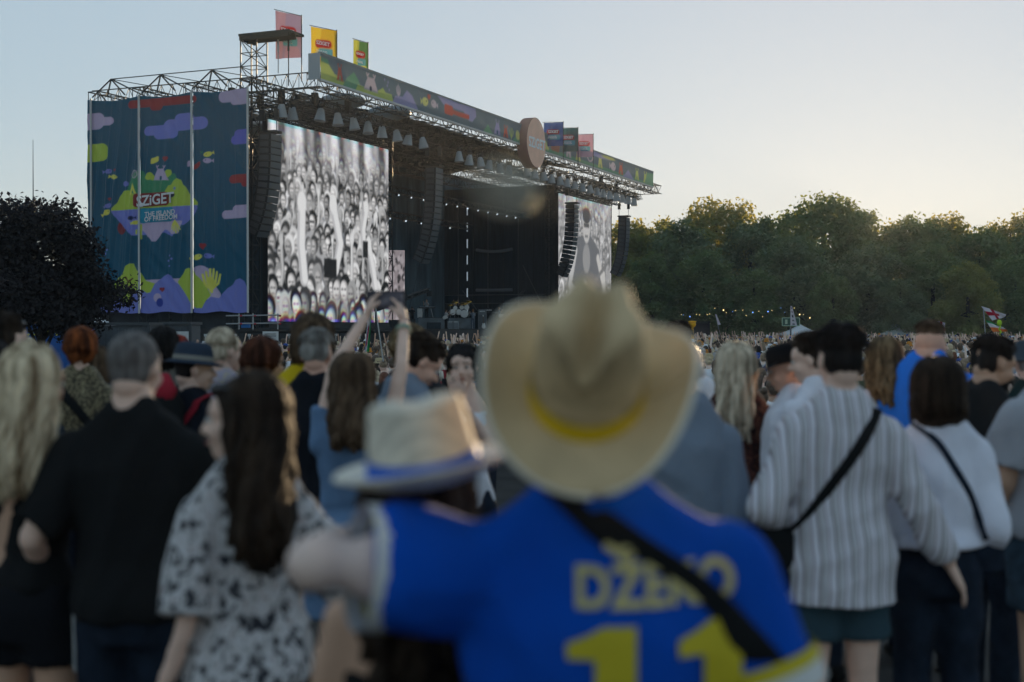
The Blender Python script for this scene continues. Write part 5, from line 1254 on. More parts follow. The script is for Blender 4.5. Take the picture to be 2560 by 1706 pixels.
    for sd in 'LR':
        f = LG[sd][2]; s = MB(); a = f + Vector((0, -.075, -.048 * H * .98))
        s.tube([a + Vector((0, 0, .035)), a + Vector((0, .03, .05)), a + Vector((0, .12, .045)), a + Vector((0, .20, .032)), a + Vector((0, .255, .022))], [(.03, .03), (.042, .048), (.048, .043), (.049, .031), (.028, .018)], 12)
        s.tube([a + Vector((0, .04, .03)), a + Vector((0, .045, .10))], [(.042, .05), (.046, .052)], 12)
        o = s.build('shoe', sm, root, True); s2 = MB(); s2.tube([a + Vector((0, -.01, .012)), a + Vector((0, .1, .012)), a + Vector((0, .25, .012))], [(.04, .0115), (.05, .0115), (.04, .0115)], 10); s2.build('sole', M_sole if sm is M_sole else M_blackc, o, True)
    PEOPLE[key] = info; return info
hair_len, hair_wave = {}, {}

def strap(info, pts, w, m, name='strap', parent=None, off=.008):
    """ribbon laid on the back of the shirt through local (x, z) points"""
    P = []; pts = [Vector((p[0], 0, p[1])) for p in pts]; n = 26
    seg = [(pts[i + 1] - pts[i]).length for i in range(len(pts) - 1)]; tot = sum(seg)
    for i in range(n + 1):
        t = tot * i / n; j = 0
        while j < len(seg) - 1 and t > seg[j]: t -= seg[j]; j += 1
        q = pts[j].lerp(pts[j + 1], min(1, t / seg[j])); hit = info['shirt'].ray_cast(Vector((q.x, -2, q.z)), Vector((0, 1, 0)))
        y = hit[0].y - off if hit[0] is not None else (P[-1].y + .02 if P else -.08)
        P.append(Vector((q.x, y, q.z)))
    for _ in range(3): P = [P[0]] + [(P[i - 1] + P[i] * 2 + P[i + 1]) / 4 for i in range(1, len(P) - 1)] + [P[-1]]
    mb = MB(); mb.tube(P, [(w / 2, .004)] * len(P), 8); o = mb.build(name, m, parent or info['root'], True); return o
# ---------------------------------------------------------------- patterned cloth
def stripes_mat():
    def fn(nt, src):
        sp = nt.nodes.new('ShaderNodeSeparateXYZ'); nt.links.new(src, sp.inputs[0])
        nz = nt.nodes.new('ShaderNodeTexNoise'); nz.inputs['Scale'].default_value = 3; nt.links.new(src, nz.inputs['Vector'])
        m0 = nt.nodes.new('ShaderNodeMath'); m0.operation = 'MULTIPLY_ADD'; m0.inputs[1].default_value = .05; nt.links.new(nz.outputs[0], m0.inputs[0]); nt.links.new(sp.outputs[0], m0.inputs[2])
        m1 = nt.nodes.new('ShaderNodeMath'); m1.operation = 'MULTIPLY'; m1.inputs[1].default_value = 19; nt.links.new(m0.outputs[0], m1.inputs[0])
        m2 = nt.nodes.new('ShaderNodeMath'); m2.operation = 'FRACT'; nt.links.new(m1.outputs[0], m2.inputs[0]); return m2.outputs[0]
    W1, G1, P1, B1 = (.74, .73, .78), (.27, .265, .26), (.26, .18, .24), (.50, .48, .48)
    return ramp_mat('cloth striped cotton', fn, [(0, W1), (.22, W1), (.26, P1), (.32, G1), (.44, B1), (.50, W1), (.60, G1), (.72, W1), (.84, B1), (.9, P1), (.97, W1)], .9)
M_stripe = stripes_mat()
M_leop = ramp_mat('cloth spotted print', noise_coord(42, (1, 1, .7), 2, .6), [(.0, (.02, .022, .03)), (.40, (.03, .033, .042)), (.49, (.50, .48, .47)), (.62, (.58, .57, .58)), (.70, (.28, .21, .19)), (.9, (.5, .49, .5))], .9)
M_floral = ramp_mat('cloth dark floral', noise_coord(48, (1, 1, 1), 3, .8), [(.0, (.012, .009, .010)), (.45, (.028, .016, .017)), (.54, (.11, .035, .028)), (.60, (.16, .075, .05)), (.72, (.03, .02, .02))], .9)
M_tiedye = ramp_mat('cloth pastel print', noise_coord(22, (1, 1, .5), 3, 1.2), [(.2, (.34, .30, .38)), (.42, (.55, .46, .48)), (.52, (.38, .36, .50)), (.62, (.56, .50, .36)), (.8, (.52, .42, .46))], .9)
M_gold = ramp_mat('cloth gold sequin', noise_coord(70, (1, 1, 1), 3, .5), [(.3, (.015, .013, .012)), (.5, (.10, .08, .045)), (.62, (.36, .30, .17)), (.7, (.05, .04, .03))], .5)
M_sequin = ramp_mat('cloth navy sequin', noise_coord(60, (1, 1, .5), 3, .5), [(.3, (.008, .010, .014)), (.55, (.035, .045, .06)), (.7, (.10, .12, .15))], .45)
M_pinkp = ramp_mat('cloth pink emblem print', noise_coord(20, (1, 1, 1), 1, 0), [(.3, (.30, .10, .22)), (.6, (.34, .13, .26)), (.68, (.40, .42, .06)), (.8, (.3, .1, .22))], .8)
def straw_mat(name, c):
    def fn(nt, src):
        w = nt.nodes.new('ShaderNodeTexWave'); w.wave_type = 'RINGS'; w.rings_direction = 'Z'; w.inputs['Scale'].default_value = 60; w.inputs['Distortion'].default_value = 3; w.inputs['Detail'].default_value = 3; nt.links.new(src, w.inputs['Vector'])
        n = nt.nodes.new('ShaderNodeTexNoise'); n.inputs['Scale'].default_value = 9; n.inputs['Detail'].default_value = 4; nt.links.new(src, n.inputs['Vector'])
        m = nt.nodes.new('ShaderNodeMath'); m.operation = 'MULTIPLY_ADD'; m.inputs[1].default_value = .3; nt.links.new(w.outputs['Fac'], m.inputs[0]); nt.links.new(n.outputs[0], m.inputs[2]); return m.outputs[0]
    return ramp_mat(name, fn, [(.35, tuple(x * .72 for x in c)), (.65, c), (.95, tuple(min(1, x * 1.2) for x in c))], .75)
M_straw = straw_mat('golden straw', (.60, .44, .25)); M_straw2 = straw_mat('pale straw', (.78, .71, .58))

# ---------------------------------------------------------------- the cast
TEE = lambda m, **k: dict(mat=m, **k)
def bag_strap(pts, w, m, label=None, bag=None):
    """shoulder bag worn over the back: strap on the shirt, pouch at its end; a thing of its own"""
    def f(info):
        root = empty('shoulder_bag', info['root'].location, info['root'].rotation_euler.z); tag(root, label, 'bag')
        strap(info, pts, w, m, 'strap', root)
        if bag:
            (x, y, z), (a, b, c) = bag; mb = MB(); mb.tube([(x, y, z - c / 2), (x, y, z - c * .42), (x, y, z + c * .42), (x, y, z + c / 2)], [(a * .42, b * .3), (a / 2, b / 2), (a / 2, b / 2), (a * .45, b * .35)], 16); mb.build('pouch', m, root, True)
            MB().box((x, y - b * .42, z + c * .15), (a * .8, .02, c * .5)).build('flap', m, root)
        else:
            x, z = pts[-1]; MB().tube([(x, -.02, z - .14), (x, -.02, z - .12), (x, -.02, z + .05), (x, -.02, z + .07)], [(.06, .02), (.08, .035), (.08, .035), (.05, .02)], 14).build('pouch', m, root, True)
    return f
def sunglasses(info, up=.0, name='sunglasses', fwd=0):
    mb = MB(); hd = info['hd']
    for q in (-1, 1):
        mb.ell(hd((q * .034, .092 + fwd, .004 + up)), (.027, .012, .02), 10, 6); mb.bar(hd((q * .06, .085 + fwd, .01 + up)), hd((q * .08, -.01, .01 + up)), .004, 5)
    mb.bar(hd((-.012, .098 + fwd, .01 + up)), hd((.012, .098 + fwd, .01 + up)), .004, 5); mb.build(name, M_shade, info['root'], True)

# --- couple at the front: jersey man and straw hat companion
def jersey_after(info):
    root = info['root']; T = info['shirt']; My = mat('jersey yellow print', rgb(196, 178, 40), .7); Mw = mat('jersey white trim', (.62, .62, .60), .8); My2 = mat('jersey pale letters', rgb(190, 178, 120), .7)
    def lay(body, cx, cz, size, m, bold, sp, sxx=1.0):
        me = text_mesh(body, size, bold, sp); bm = bmesh.new(); bm.from_mesh(me)
        bmesh.ops.triangulate(bm, faces=bm.faces)
        for _ in range(3):
            le = [e for e in bm.edges if e.calc_length() > .03]
            if le: bmesh.ops.subdivide_edges(bm, edges=le, cuts=1); bmesh.ops.triangulate(bm, faces=bm.faces)
        for v in bm.verts:
            x, z = cx + v.co.x * sxx, cz + v.co.y; h = T.ray_cast(Vector((x, -2, z)), Vector((0, 1, 0))); v.co = (x, (h[0].y if h[0] is not None else -.1) - .007, z)
        bm.to_mesh(me); bm.free(); link('lettering', me, root, [m])
    def digit(cx, P=None, m=None, z=1.338):
        bm = bmesh.new()
        P = P or [(.040, z), (.040, z - .32), (-.022, z - .32), (-.022, z - .050), (-.064, z - .050), (-.064, z - .026), (-.034, z - .014), (-.010, z)]
        bm.faces.new([bm.verts.new((cx + a, 0, b)) for a, b in P])
        bmesh.ops.triangulate(bm, faces=bm.faces)
        for _ in range(4):
            le = [e for e in bm.edges if e.calc_length() > .03]
            if le: bmesh.ops.subdivide_edges(bm, edges=le, cuts=1); bmesh.ops.triangulate(bm, faces=bm.faces)
        for v in bm.verts: h = T.ray_cast(Vector((v.co.x, -2, v.co.z)), Vector((0, 1, 0))); v.co.y = (h[0].y if h[0] is not None else -.1) - .007
        me = bpy.data.meshes.new('number'); bm.to_mesh(me); bm.free(); link('number', me, root, [m or My])
    lay('DŽEKO', .02, 1.392, .086, My2, .003, 1.04, .86); digit(-.055); digit(.115); digit(-.040, [(-.022, 1.452), (0, 1.437), (.022, 1.452), (.022, 1.466), (0, 1.451), (-.022, 1.466)], My2)
    for sd in 'LR':
        s0, e, w = info['A'][sd]; en = s0.lerp(e, .62); ax = (e - s0).normalized()
        MB().tube([en - ax * .012, en + ax * .022], [.099, .099], 20, caps=False).build('sleeve_cuff', Mw, root, True)
        MB().tube([en - ax * .035, en - ax * .010], [.098, .099], 20, caps=False).build('sleeve_band', My, root, True)
    strap(info, [(-.135, 1.545), (-.06, 1.48), (.085, 1.385), (.24, 1.22), (.30, 1.04)], .052, M_blackc, 'bag_strap')
M_jersey = fab('royal blue jersey', rgb(2, 74, 174), var=.10, bump=.1)
hair_len['partner'] = .34; hair_wave['partner'] = .018
person('jersey', 'man in blue jersey with yellow number seen from behind, arm round companion', 1478, 872, 2.2, yaw=2, sex='m', skin='pale', hair=('buzz', 'dark'), bw=1.20, shf=.795, lean=(-.07, .0),
       arms=dict(L=((-.235, -.08, .030), (-.19, .18, .025)), R=((.09, -.02, -.27), (.10, .10, -.50))), head=(4, 4, 4), sw_out=.01,
       shirt=TEE(M_jersey, sleeve=.62, loose=.022, fold=.011, ff=8, fs=(1, 1, .8), after=[jersey_after], name='jersey'), legs=dict(kind='shorts', mat=M_navyj))
def partner_after(info):
    pass
person('partner', 'long haired companion in pale straw fedora under the jersey man\'s arm', 1062, 1050, 2.46, yaw=-4, sex='f', skin='tan', hair=('long', 'dark'), head=(0, 6, -20),
       arms=dict(L=((-.06, .0, -.26), (-.02, .14, -.44))), shirt=TEE(M_blackc, sleeve=0, top=.735, loose=.008, name='top'), legs=dict(kind='trousers', mat=M_navyj))
def cowboy_hat():
    M = PEOPLE['jersey']; rt = empty('straw_cowboy_hat', (wx(1466, 2.13), 2.13, wz(982, 2.13)))
    tag(rt, 'big straw cowboy hat with yellow ribbon, tipped back on the jersey man', 'hat')
    rt.rotation_euler = (R(45), R(9), R(-6))
    mb = MB(); n = 64
    def brim(u, v):   # u around, v out
        a = 2 * math.pi * u; ax, ay = .088 + .092 * v, .102 + .092 * v
        x, y = ax * math.cos(a), ay * math.sin(a); k = abs(math.cos(a)) ** 2.2
        z = .062 * k * v ** 1.6 - .012 * v * (1 - k) + .006 * math.sin(3 * a + 1) * v
        x *= 1 - .10 * k * v
        return (x, y, z)
    mb.grid(brim, n, 12); mb.build('brim', M_straw, rt, True)
    so = rt.children[0].modifiers.new('t', 'SOLIDIFY'); so.thickness = .004
    mb = MB()
    def crown(u, v):
        a = 2 * math.pi * u; c, s = math.cos(a), math.sin(a)
        if v < .62:
            f = v / .62; r = 1 - .10 * f ** 1.5 - .10 * math.sin(f * math.pi) * max(0, -s) ** 2; z = .135 * f
        else:
            f = (v - .62) / .38; r = .90 * math.cos(f * math.pi / 2) ** .7 if f < 1 else 0; z = .135 + .026 * math.sin(f * math.pi / 2)
        x, y = .088 * r * c, .102 * r * s
        t = max(0, (z - .055) / .105)
        z -= t * .060 * math.exp(-(x / .022) ** 2) * (.75 + .25 * math.tanh(-y * 20))      # long crease
        pin = math.exp(-((y - .045) / .035) ** 2) * t; x *= 1 - .34 * pin       # front pinch
        pin2 = math.exp(-((y + .065) / .04) ** 2) * t; z += .012 * pin2 * (abs(x) / .03 if abs(x) < .03 else 1)
        return (x, y, z)
    mb.grid(crown, n, 26); mb.build('crown', M_straw, rt, True)
    mb = MB()
    def band(u, v): a = 2 * math.pi * u; return (.0915 * math.cos(a) * (1 - .02 * v), .1055 * math.sin(a) * (1 - .02 * v), .004 + .026 * v)
    mb.grid(band, n, 2); mb.build('ribbon', mat('yellow ribbon', rgb(240, 200, 20), .6), rt, True)
    mb = MB(); pts = [brim(i / 64, 1.0) for i in range(65)]; mb.tube(pts, .0045, 6, caps=False); mb.build('brim_edge', M_straw2, rt, True)
    rt.scale = (1.0, 1.0, 1.22)
cowboy_hat()
def fedora_hat():
    rt = empty('straw_fedora_hat', (wx(1060, 2.26), 2.26, wz(1178, 2.26))); tag(rt, 'pale straw fedora with blue ribbon on the jersey man\'s companion', 'hat')
    rt.rotation_euler = (R(9), R(-9), R(8)); n = 64; mb = MB()
    def brim(u, v):
        a = 2 * math.pi * u; x, y = (.094 + .056 * v) * math.cos(a), (.108 + .052 * v) * math.sin(a); back = max(0, -math.sin(a)) ** 1.2
        return (x, y, .030 * v ** 1.5 * (.35 + .9 * back) - .02 * v * max(0, math.sin(a)))
    mb.grid(brim, n, 10); mb.build('brim', M_straw2, rt, True); so = rt.children[0].modifiers.new('t', 'SOLIDIFY'); so.thickness = .004
    mb = MB()
    def crown(u, v):
        a = 2 * math.pi * u; c, s = math.cos(a), math.sin(a)
        if v < .66: f = v / .66; r = 1 - .17 * f; z = .118 * f
        else: f = (v - .66) / .34; r = .83 * math.cos(f * math.pi / 2) ** .6 if f < 1 else 0; z = .118 + .016 * math.sin(f * math.pi / 2)
        x, y = .094 * r * c, .108 * r * s; t = max(0, (z - .06) / .075); z -= .010 * t * math.exp(-(x / .03) ** 2) + .022 * t * max(0, y / .1 + .3) - .010 * t * max(0, -y / .1)
        x *= 1 - .25 * math.exp(-((y - .06) / .035) ** 2) * t
        return (x, y, z)
    mb.grid(crown, n, 24); mb.build('crown', M_straw2, rt, True); mb = MB()
    def band(u, v): a = 2 * math.pi * u; return (.0965 * math.cos(a) * (1 - .045 * v), .1105 * math.sin(a) * (1 - .045 * v), .004 + .034 * v)
    mb.grid(band, n, 2); mb.build('ribbon', mat('blue ribbon', rgb(40, 98, 200), .5), rt, True)
fedora_hat()

# --- left group
hair_len.update(facew=.20, blonde=.34, darkl=.36, phone=.26, blond2=.36, wavy=.24, edgeb=.25)
hair_wave.update(wavy=.022, darkl=.016)
person('buzz', 'broad man with shaved grey head in black t-shirt', 340, 831, 4.3, yaw=-6, skin='fair', hair=('buzz', 'buzz'), bw=1.08,
       arms=dict(L=((-.13, -.06, -.25), (-.16, .12, -.40)), R=((.02, .06, -.27), (-.06, .20, -.40))), shirt=TEE(M_blackc, sleeve=.85, loose=.018), legs=dict(kind='trousers', mat=M_navyj))
person('blonde', 'blonde woman in black strap top at the left, next to the shaved head man', 92, 872, 4.4, yaw=-14, sex='f', skin='tan', hair=('long', 'blond'), head=(0, 10, -18),
       arms=dict(L=((-.10, -.02, -.24), (.0, .05, -.42)), R=((.16, -.06, -.20), (.10, .10, -.36))), shirt=TEE(M_blackc, sleeve=0, top=.75, hem=.55, loose=.006, name='strap_top'),
       legs=dict(kind='shorts', mat=fab('black sport shorts', (.008, .009, .012)), end=.35, after=[lambda i: [MB().bar((q * .19, -.06 + .03 * j, .93), (q * .19, -.05 + .03 * j, .70), .004, 4).build('side_stripe', M_white, i['root']) for q in (-1, 1) for j in (0, 1)]]))
i_ = person('leftman', 'dark haired man in white t-shirt with glasses on his head at the left edge', 20, 792, 6.6, yaw=-20, skin='fair', hair=('crop', 'dark'), shirt=TEE(fab('white cotton', (.72, .73, .77))), legs=None)
sunglasses(i_, .08, 'head_sunglasses', -.03)
person('curl', 'person with dark curly hair cut by the left picture edge', -8, 880, 5.0, sex='f', skin='olive', hair=('curly', 'black'), shirt=TEE(M_blackc))
person('edgeb', 'light blonde person mostly hidden beside the blue container', 66, 852, 10.5, yaw=-10, sex='f', hair=('long', 'ash'), shirt=TEE(fab('white cotton', (.72, .73, .77))))
person('redhead', 'woman with short orange red hair in dark and gold sequin jacket', 203, 826, 8.0, yaw=8, sex='f', skin='fair', hair=('bobshort', 'red'), shirt=TEE(M_gold, sleeve=1.9, loose=.022, after=[bag_strap([(-.10, 1.44), (.02, 1.3), (.12, 1.15), (.16, 1.0)], .05, M_blackc, 'dark shoulder bag across the sequin jacket woman\'s back'),
       lambda i: MB().tube([(-.13, -.02, 1.40), (-.15, -.1, 1.2), (-.16, -.11, 1.0)], [(.07, .03), (.09, .045), (.1, .05)], 12).build('navy_sequin_panel', M_sequin, i['root'], True)]))
person('behindred', 'brown haired person half hidden behind the orange haired woman', 250, 872, 9.0, yaw=-40, sex='f', skin='pale', hair=('bob', 'brown'), shirt=TEE(M_dkgrey))
person('darkman', 'dark haired man in grey brown t-shirt behind the shaved head', 408, 826, 8.8, yaw=10, skin='olive', hair=('shaggy', 'black'), shirt=TEE(fab('taupe cotton', (.13, .125, .11))))
person('curlred', 'person with bright red curly hair behind the blue hat man', 443, 848, 12.5, sex='f', skin='fair', hair=('curly', 'crimson'), shirt=TEE(M_dkgrey))
def fed_after(info):
    hd = info['hd']; hk = info['hk']; root = info['root']; M = Matrix.Translation(info['HC']) @ info['Hm'].to_4x4() @ Matrix.Translation((0, -.008, .052)) @ Matrix.Rotation(R(-6), 4, 'X')
    Mn = fab('navy felt', (.028, .042, .065)); mb = MB()
    mb.lathe([(.0, .098), (.05, .098), (.078, .085), (.088, .05), (.094, .0), (.135, -.014), (.142, -.012), (.138, -.02), (.094, -.008)], 28, sx=.96, sy=1.14, mtx=M); h = mb.build('felt_hat', Mn, root, True)
    mb = MB(); mb.lathe([(.0955, .002), (.0925, .026)], 28, sx=.965, sy=1.145, mtx=M); mb.build('hat_band', fab('grey band', (.25, .24, .21)), h, True)
    bp = empty('backpack', root.location + Vector((0, 0, .12)), root.rotation_euler.z); tag(bp, 'black backpack with red straps and blue and yellow pouches on the felt hat man', 'backpack')
    Mr = fab('red webbing', (.32, .02, .035)); y = -.22
    mb = MB(); mb.tube([(0, y, .90), (0, y, .95), (0, y, 1.28), (0, y, 1.38)], [(.10, .06), (.15, .10), (.14, .10), (.08, .05)], 16); mb.build('sack', M_blackc, bp, True)
    MB().ell((.05, y - .10, 1.20), (.09, .06, .075), 14, 9).build('blue_pouch', ramp_mat('blue foil', noise_coord(12), [(.3, (.01, .03, .07)), (.5, (.05, .22, .45)), (.7, (.35, .5, .6))], .35), bp, True)
    MB().ell((-.09, y - .08, 1.13), (.06, .05, .09), 12, 8).build('yellow_pouch', ramp_mat('yellow black', noise_coord(10), [(.4, (.015, .014, .012)), (.5, (.45, .30, .02))], .6), bp, True)
    MB().ell((.09, y - .09, 1.06), (.07, .045, .06), 12, 8).build('red_pouch', ramp_mat('red yellow', noise_coord(12), [(.4, (.25, .02, .02)), (.55, (.4, .2, .02)), (.7, (.02, .05, .2))], .6), bp, True)
    MB().tube([(.0, y - .02, 1.30), (.02, y - .02, 1.36), (.0, y, 1.42)], [(.11, .05), (.12, .06), (.06, .03)], 12).build('red_lid', Mr, bp, True)
    for pts in ([(-.08, 1.30), (-.10, 1.38), (-.095, 1.45)], [(.07, 1.30), (.11, 1.38), (.115, 1.445)]): strap(info, pts, .055, Mr, 'strap', bp, .012).location.z = -.12
person('fedora', 'man in navy felt hat and dark t-shirt wearing a backpack', 488, 856, 7.2, yaw=-38, skin='fair', hair=('buzz', 'black'), head=(0, 0, -24), shirt=TEE(fab('navy cotton', (.012, .015, .024)), after=[fed_after]), hide_top=0.03)
person('bun', 'blonde woman with hair tied up in pastel tie dye shirt', 566, 830, 7.6, yaw=-25, sex='f', skin='fair', hair=('bun', 'ash'), head=(0, 0, -22), shirt=TEE(M_tiedye, sleeve=.9, loose=.03), bw=1.1)
i_ = person('bobw', 'woman with auburn bob and sunglasses below the big screen', 662, 852, 7.4, yaw=-20, sex='f', skin='fair', hair=('bobshort', 'auburn'), head=(0, 0, -22), shirt=TEE(fab('dusty blue', (.10, .12, .15))), hscale=1.12)
sunglasses(i_); MB().ell(i_['hd']((-.085, -.01, -.055)), (.014, .014, .018), 10, 7).build('earring', mat('gold earring', (.7, .5, .25), .25, metal=.8), i_['root'], True)
person('yellow', 'long haired man in bright yellow t-shirt', 783, 796, 7.3, yaw=8, skin='fair', hair=('shaggy', 'brown'), shirt=TEE(fab('yellow cotton', (.62, .44, .012)), loose=.03), bw=1.12, hscale=1.12)
person('greym', 'grey haired man in black t-shirt in front of the yellow shirt', 792, 830, 7.0, yaw=-4, skin='ruddy', hair=('crop', 'grey'), shirt=TEE(fab('ink cotton', (.009, .011, .016)), loose=.02, sleeve=.8), bw=1.12)
i_ = person('darkl', 'woman with long dark hair in profile wearing a spotted black and white blouse', 612, 948, 3.7, yaw=22, sex='f', skin='fair', hair=('long', 'dark'), head=(2, 0, 62),
       arms=dict(L=((-.05, -.05, -.27), (-.13, .0, -.53)), R=((.17, -.03, -.22), (.10, .06, -.40))), bw=.94, shirt=TEE(M_leop, sleeve=.95, loose=.024, hem=.515, fold=.009), legs=dict(kind='trousers', mat=M_blackc), hscale=1.05)
sunglasses(i_, .085, 'hair_sunglasses', -.03)
i_ = person('phone', 'woman in blue denim dress filming with both arms raised', 884, 893, 5.8, yaw=0, sex='f', skin='fair', hair=('long', 'brown'), head=(6, 0, 0),
       arms=dict(L=((.055, .06, .33), (.175, .24, .555)), R=((.06, .06, .34), (.055, .24, .53)), hands=dict(L=((.25, .3, .9), (.9, .45, -.2), .75), R=((-.25, .3, .9), (-.9, .45, -.2), .75))),
       shirt=TEE(fab('washed denim dress', (.13, .22, .36), var=.2, vscale=7), sleeve=.45, loose=.010, hem=.42, flare=.05, top=.80, name='dress', fold=.008), legs=dict(kind='skirt', mat=fab('washed denim dress', (.13, .22, .36)), end=.34), bw=1.06)
MB().tube([i_['A']['R'][1].lerp(i_['A']['R'][2], .72), i_['A']['R'][1].lerp(i_['A']['R'][2], .80)], [.034, .034], 12, caps=False).build('wristband', fab('green band', (.25, .33, .25)), i_['root'], True)
pc = (i_['A']['L'][2] + i_['A']['R'][2]) / 2 + Vector((0, .03, .078)); ph = empty('smartphone', i_['root'].location + pc); ph.scale = (1.1, 1.1, 1.1); tag(ph, 'dark smartphone held up sideways by the denim dress woman', 'phone')
MB().tube([(0, -.005, -.036), (0, -.005, .036)], [(.082, .006), (.082, .006)], 16).build('case', mat('phone case', (.012, .012, .016), .35), ph); MB().box((0, -.0125, 0), (.142, .002, .062)).build('display', ramp_mat('phone screen', noise_coord(18), [(.3, (.02, .02, .03)), (.6, (.12, .11, .14)), (.7, (.3, .28, .3))], .2), ph)
person('down', 'dark haired man in blue grey t-shirt looking down', 1050, 832, 6.7, yaw=-52, skin='ruddy', hair=('short', 'dark'), head=(-34, 0, -20), lean=(0, .07), shirt=TEE(fab('slate tee', (.18, .22, .28)), loose=.02), bw=1.08, arms=dict(R=((.06, .05, -.27), (-.05, .25, -.30))))
person('curltop', 'person with light brown curly hair behind the man looking down', 1022, 823, 8.4, yaw=0, skin='fair', hair=('curly', 'wavy'), shirt=TEE(M_dkgrey))
i_ = person('facew', 'woman facing the camera in white tank top with hand at her mouth', 1158, 868, 7.2, yaw=168, sex='f', skin='fair', hair=('bobshort', 'black'), head=(2, 4, 6),
       arms=dict(L=((-.06, .08, -.20), (.12, .17, .12)), R=((.06, .10, -.20), (.02, .26, .14)), hands=dict(L=((.3, .2, .9), (.1, -1, .2), .8), R=((.2, .2, .95), (-.3, -1, .1), .15))), shirt=TEE(fab('white rib', (.75, .76, .8)), sleeve=0, top=.80, loose=.008, name='tank_top'))
for q in (-1, 1): MB().tube([(q * .075, -.085, 1.21 * i_['k']), (q * .078, -.04, 1.43 * i_['k']), (q * .07, .08, 1.33 * i_['k'])], [(.012, .004)] * 3, 8).build('shoulder_strap', fab('white rib', (.5, .5, .5)), i_['root'], True)
# --- right group
def brim_after(info):
    M = Matrix.Translation(info['HC']) @ info['Hm'].to_4x4() @ Matrix.Translation((0, -.008, .05))
    MB().lathe([(.0, .10), (.06, .098), (.086, .08), (.098, .0), (.15, -.02), (.156, -.018), (.15, -.026), (.098, -.008)], 28, sx=.98, sy=1.12, mtx=M).build('brimmed_hat', fab('slate felt', (.045, .06, .075)), info['root'], True)
person('greyshirt', 'balding grey haired man in blue grey shirt beside the big straw hat', 1708, 848, 5.2, yaw=10, skin='fair', hair=('balding', 'silver'), head=(0, 0, -14), shirt=TEE(fab('blue grey shirt', (.19, .235, .30)), sleeve=1.9, loose=.02, collar=True), bw=.97)
person('topknot', 'dark short haired person right above the grey haired man', 1695, 812, 9.0, skin='fair', hair=('short', 'dark'), shirt=TEE(fab('white cotton', (.72, .73, .77))))
person('blond2', 'woman with long straight ash blonde hair in dark floral blouse', 1840, 866, 7.2, yaw=-12, sex='f', skin='fair', hair=('long', 'ash'), shirt=TEE(M_floral, sleeve=1.6, loose=.026), bw=1.1, hscale=1.08)
def cap_after(info):
    M = Matrix.Translation(info['HC']) @ info['Hm'].to_4x4() @ Matrix.Translation((0, -.005, .05)); Mk = fab('black felt', (.008, .008, .010))
    mb = MB(); mb.lathe([(0, .085), (.06, .082), (.086, .06), (.092, .0), (.09, -.02)], 26, sx=.97, sy=1.12, mtx=M); h = mb.build('cap', Mk, info['root'], True)
    mb = MB()
    def vis(u, v): a = R(200 + 140 * u) + math.pi; r = .09 + .085 * v; return M @ Vector((r * .97 * math.cos(a), r * 1.12 * math.sin(a), -.01 - .02 * v + .01 * math.cos(a * 2)))
    mb.grid(vis, 20, 5); mb.build('visor', Mk, h, True)
person('cap', 'older man in black peaked cap and white shirt looking to the left', 1968, 850, 7.0, yaw=58, skin='ruddy', hair=('buzz', 'grey'), head=(-14, 0, 20), shirt=TEE(fab('white shirting', (.70, .70, .76)), sleeve=1.8, loose=.022, collar=True, after=[cap_after]), hide_top=.02)
person('mid', 'dark haired man in white shirt between the cap and the striped shirt', 2028, 838, 6.8, yaw=42, skin='fair', hair=('short', 'dark'), head=(-10, 0, 25), shirt=TEE(fab('white shirting', (.70, .70, .76)), collar=True, sleeve=1.8))
person('stripe', 'dark haired man in striped long sleeve shirt with black crossbody strap', 2098, 824, 5.1, yaw=4, skin='fair', hair=('short', 'black'), bw=.98, hscale=1.02,
       arms=dict(L=((-.13, -.05, -.26), (-.02, .12, -.34)), R=((.13, -.03, -.27), (.27, .02, -.50)), hands=dict(R=((.5, .05, -.9), (-.7, .3, -.4), .35))),
       shirt=TEE(M_stripe, sleeve=1.82, loose=.022, hem=.43, flare=.015, collar=True, fold=.008, ff=9, fs=(.7, .7, .9), after=[bag_strap([(.12, 1.49), (.02, 1.34), (-.10, 1.17), (-.20, 1.02)], .042, M_blackc, 'black crossbody bag of the striped shirt man', ((-.27, -.02, .93), (.20, .10, .24)))]), legs=dict(kind='shorts', mat=fab('teal shorts', (.035, .07, .09)), end=.62))
person('wavy', 'woman with wavy light brown hair and purple strap in white top', 2208, 853, 7.4, yaw=6, sex='f', skin='fair', hair=('long', 'wavy'), shirt=TEE(fab('pale pink top', (.68, .62, .68)), after=[bag_strap([(.12, 1.40), (.07, 1.25), (.02, 1.1)], .04, fab('plum strap', (.05, .015, .05)), 'purple strapped shoulder bag of the wavy haired woman')]))
person('polo', 'man with cropped hair and sunburnt neck in bright blue polo shirt', 2328, 812, 7.2, yaw=-38, skin='ruddy', hair=('fade', 'brown'), head=(0, 0, 8), hunch=.08, shirt=TEE(fab('bright blue polo', rgb(44, 122, 225)), collar=True, loose=.02), bw=1.05, sw_out=.02)
person('bob2', 'woman with dark bob in white blouse and jeans with navy strap', 2345, 905, 5.3, yaw=-6, sex='f', skin='fair', hair=('bob', 'dark'), bw=1.0, head=(0, 0, -10), hscale=1.16,
       arms=dict(L=((-.06, -.02, -.26), (-.02, .14, -.40)), R=((.08, -.02, -.26), (.05, .14, -.42))), shirt=TEE(fab('white blouse', (.74, .75, .84)), sleeve=1.8, loose=.030, hem=.565, fold=.010, collar=True, after=[bag_strap([(-.10, 1.42), (-.02, 1.36), (.10, 1.16), (.17, .98)], .026, M_navyj, 'navy strapped shoulder bag of the white blouse woman')]), legs=dict(kind='trousers', mat=M_navyj))
i_ = person('beard', 'dark haired bearded man in black t-shirt looking down to the right', 2486, 846, 6.5, yaw=-58, skin='olive', hair=('short', 'black'), head=(-16, 0, -14), shirt=TEE(fab('dark tee', (.014, .016, .018)), loose=.018), bw=1.08)
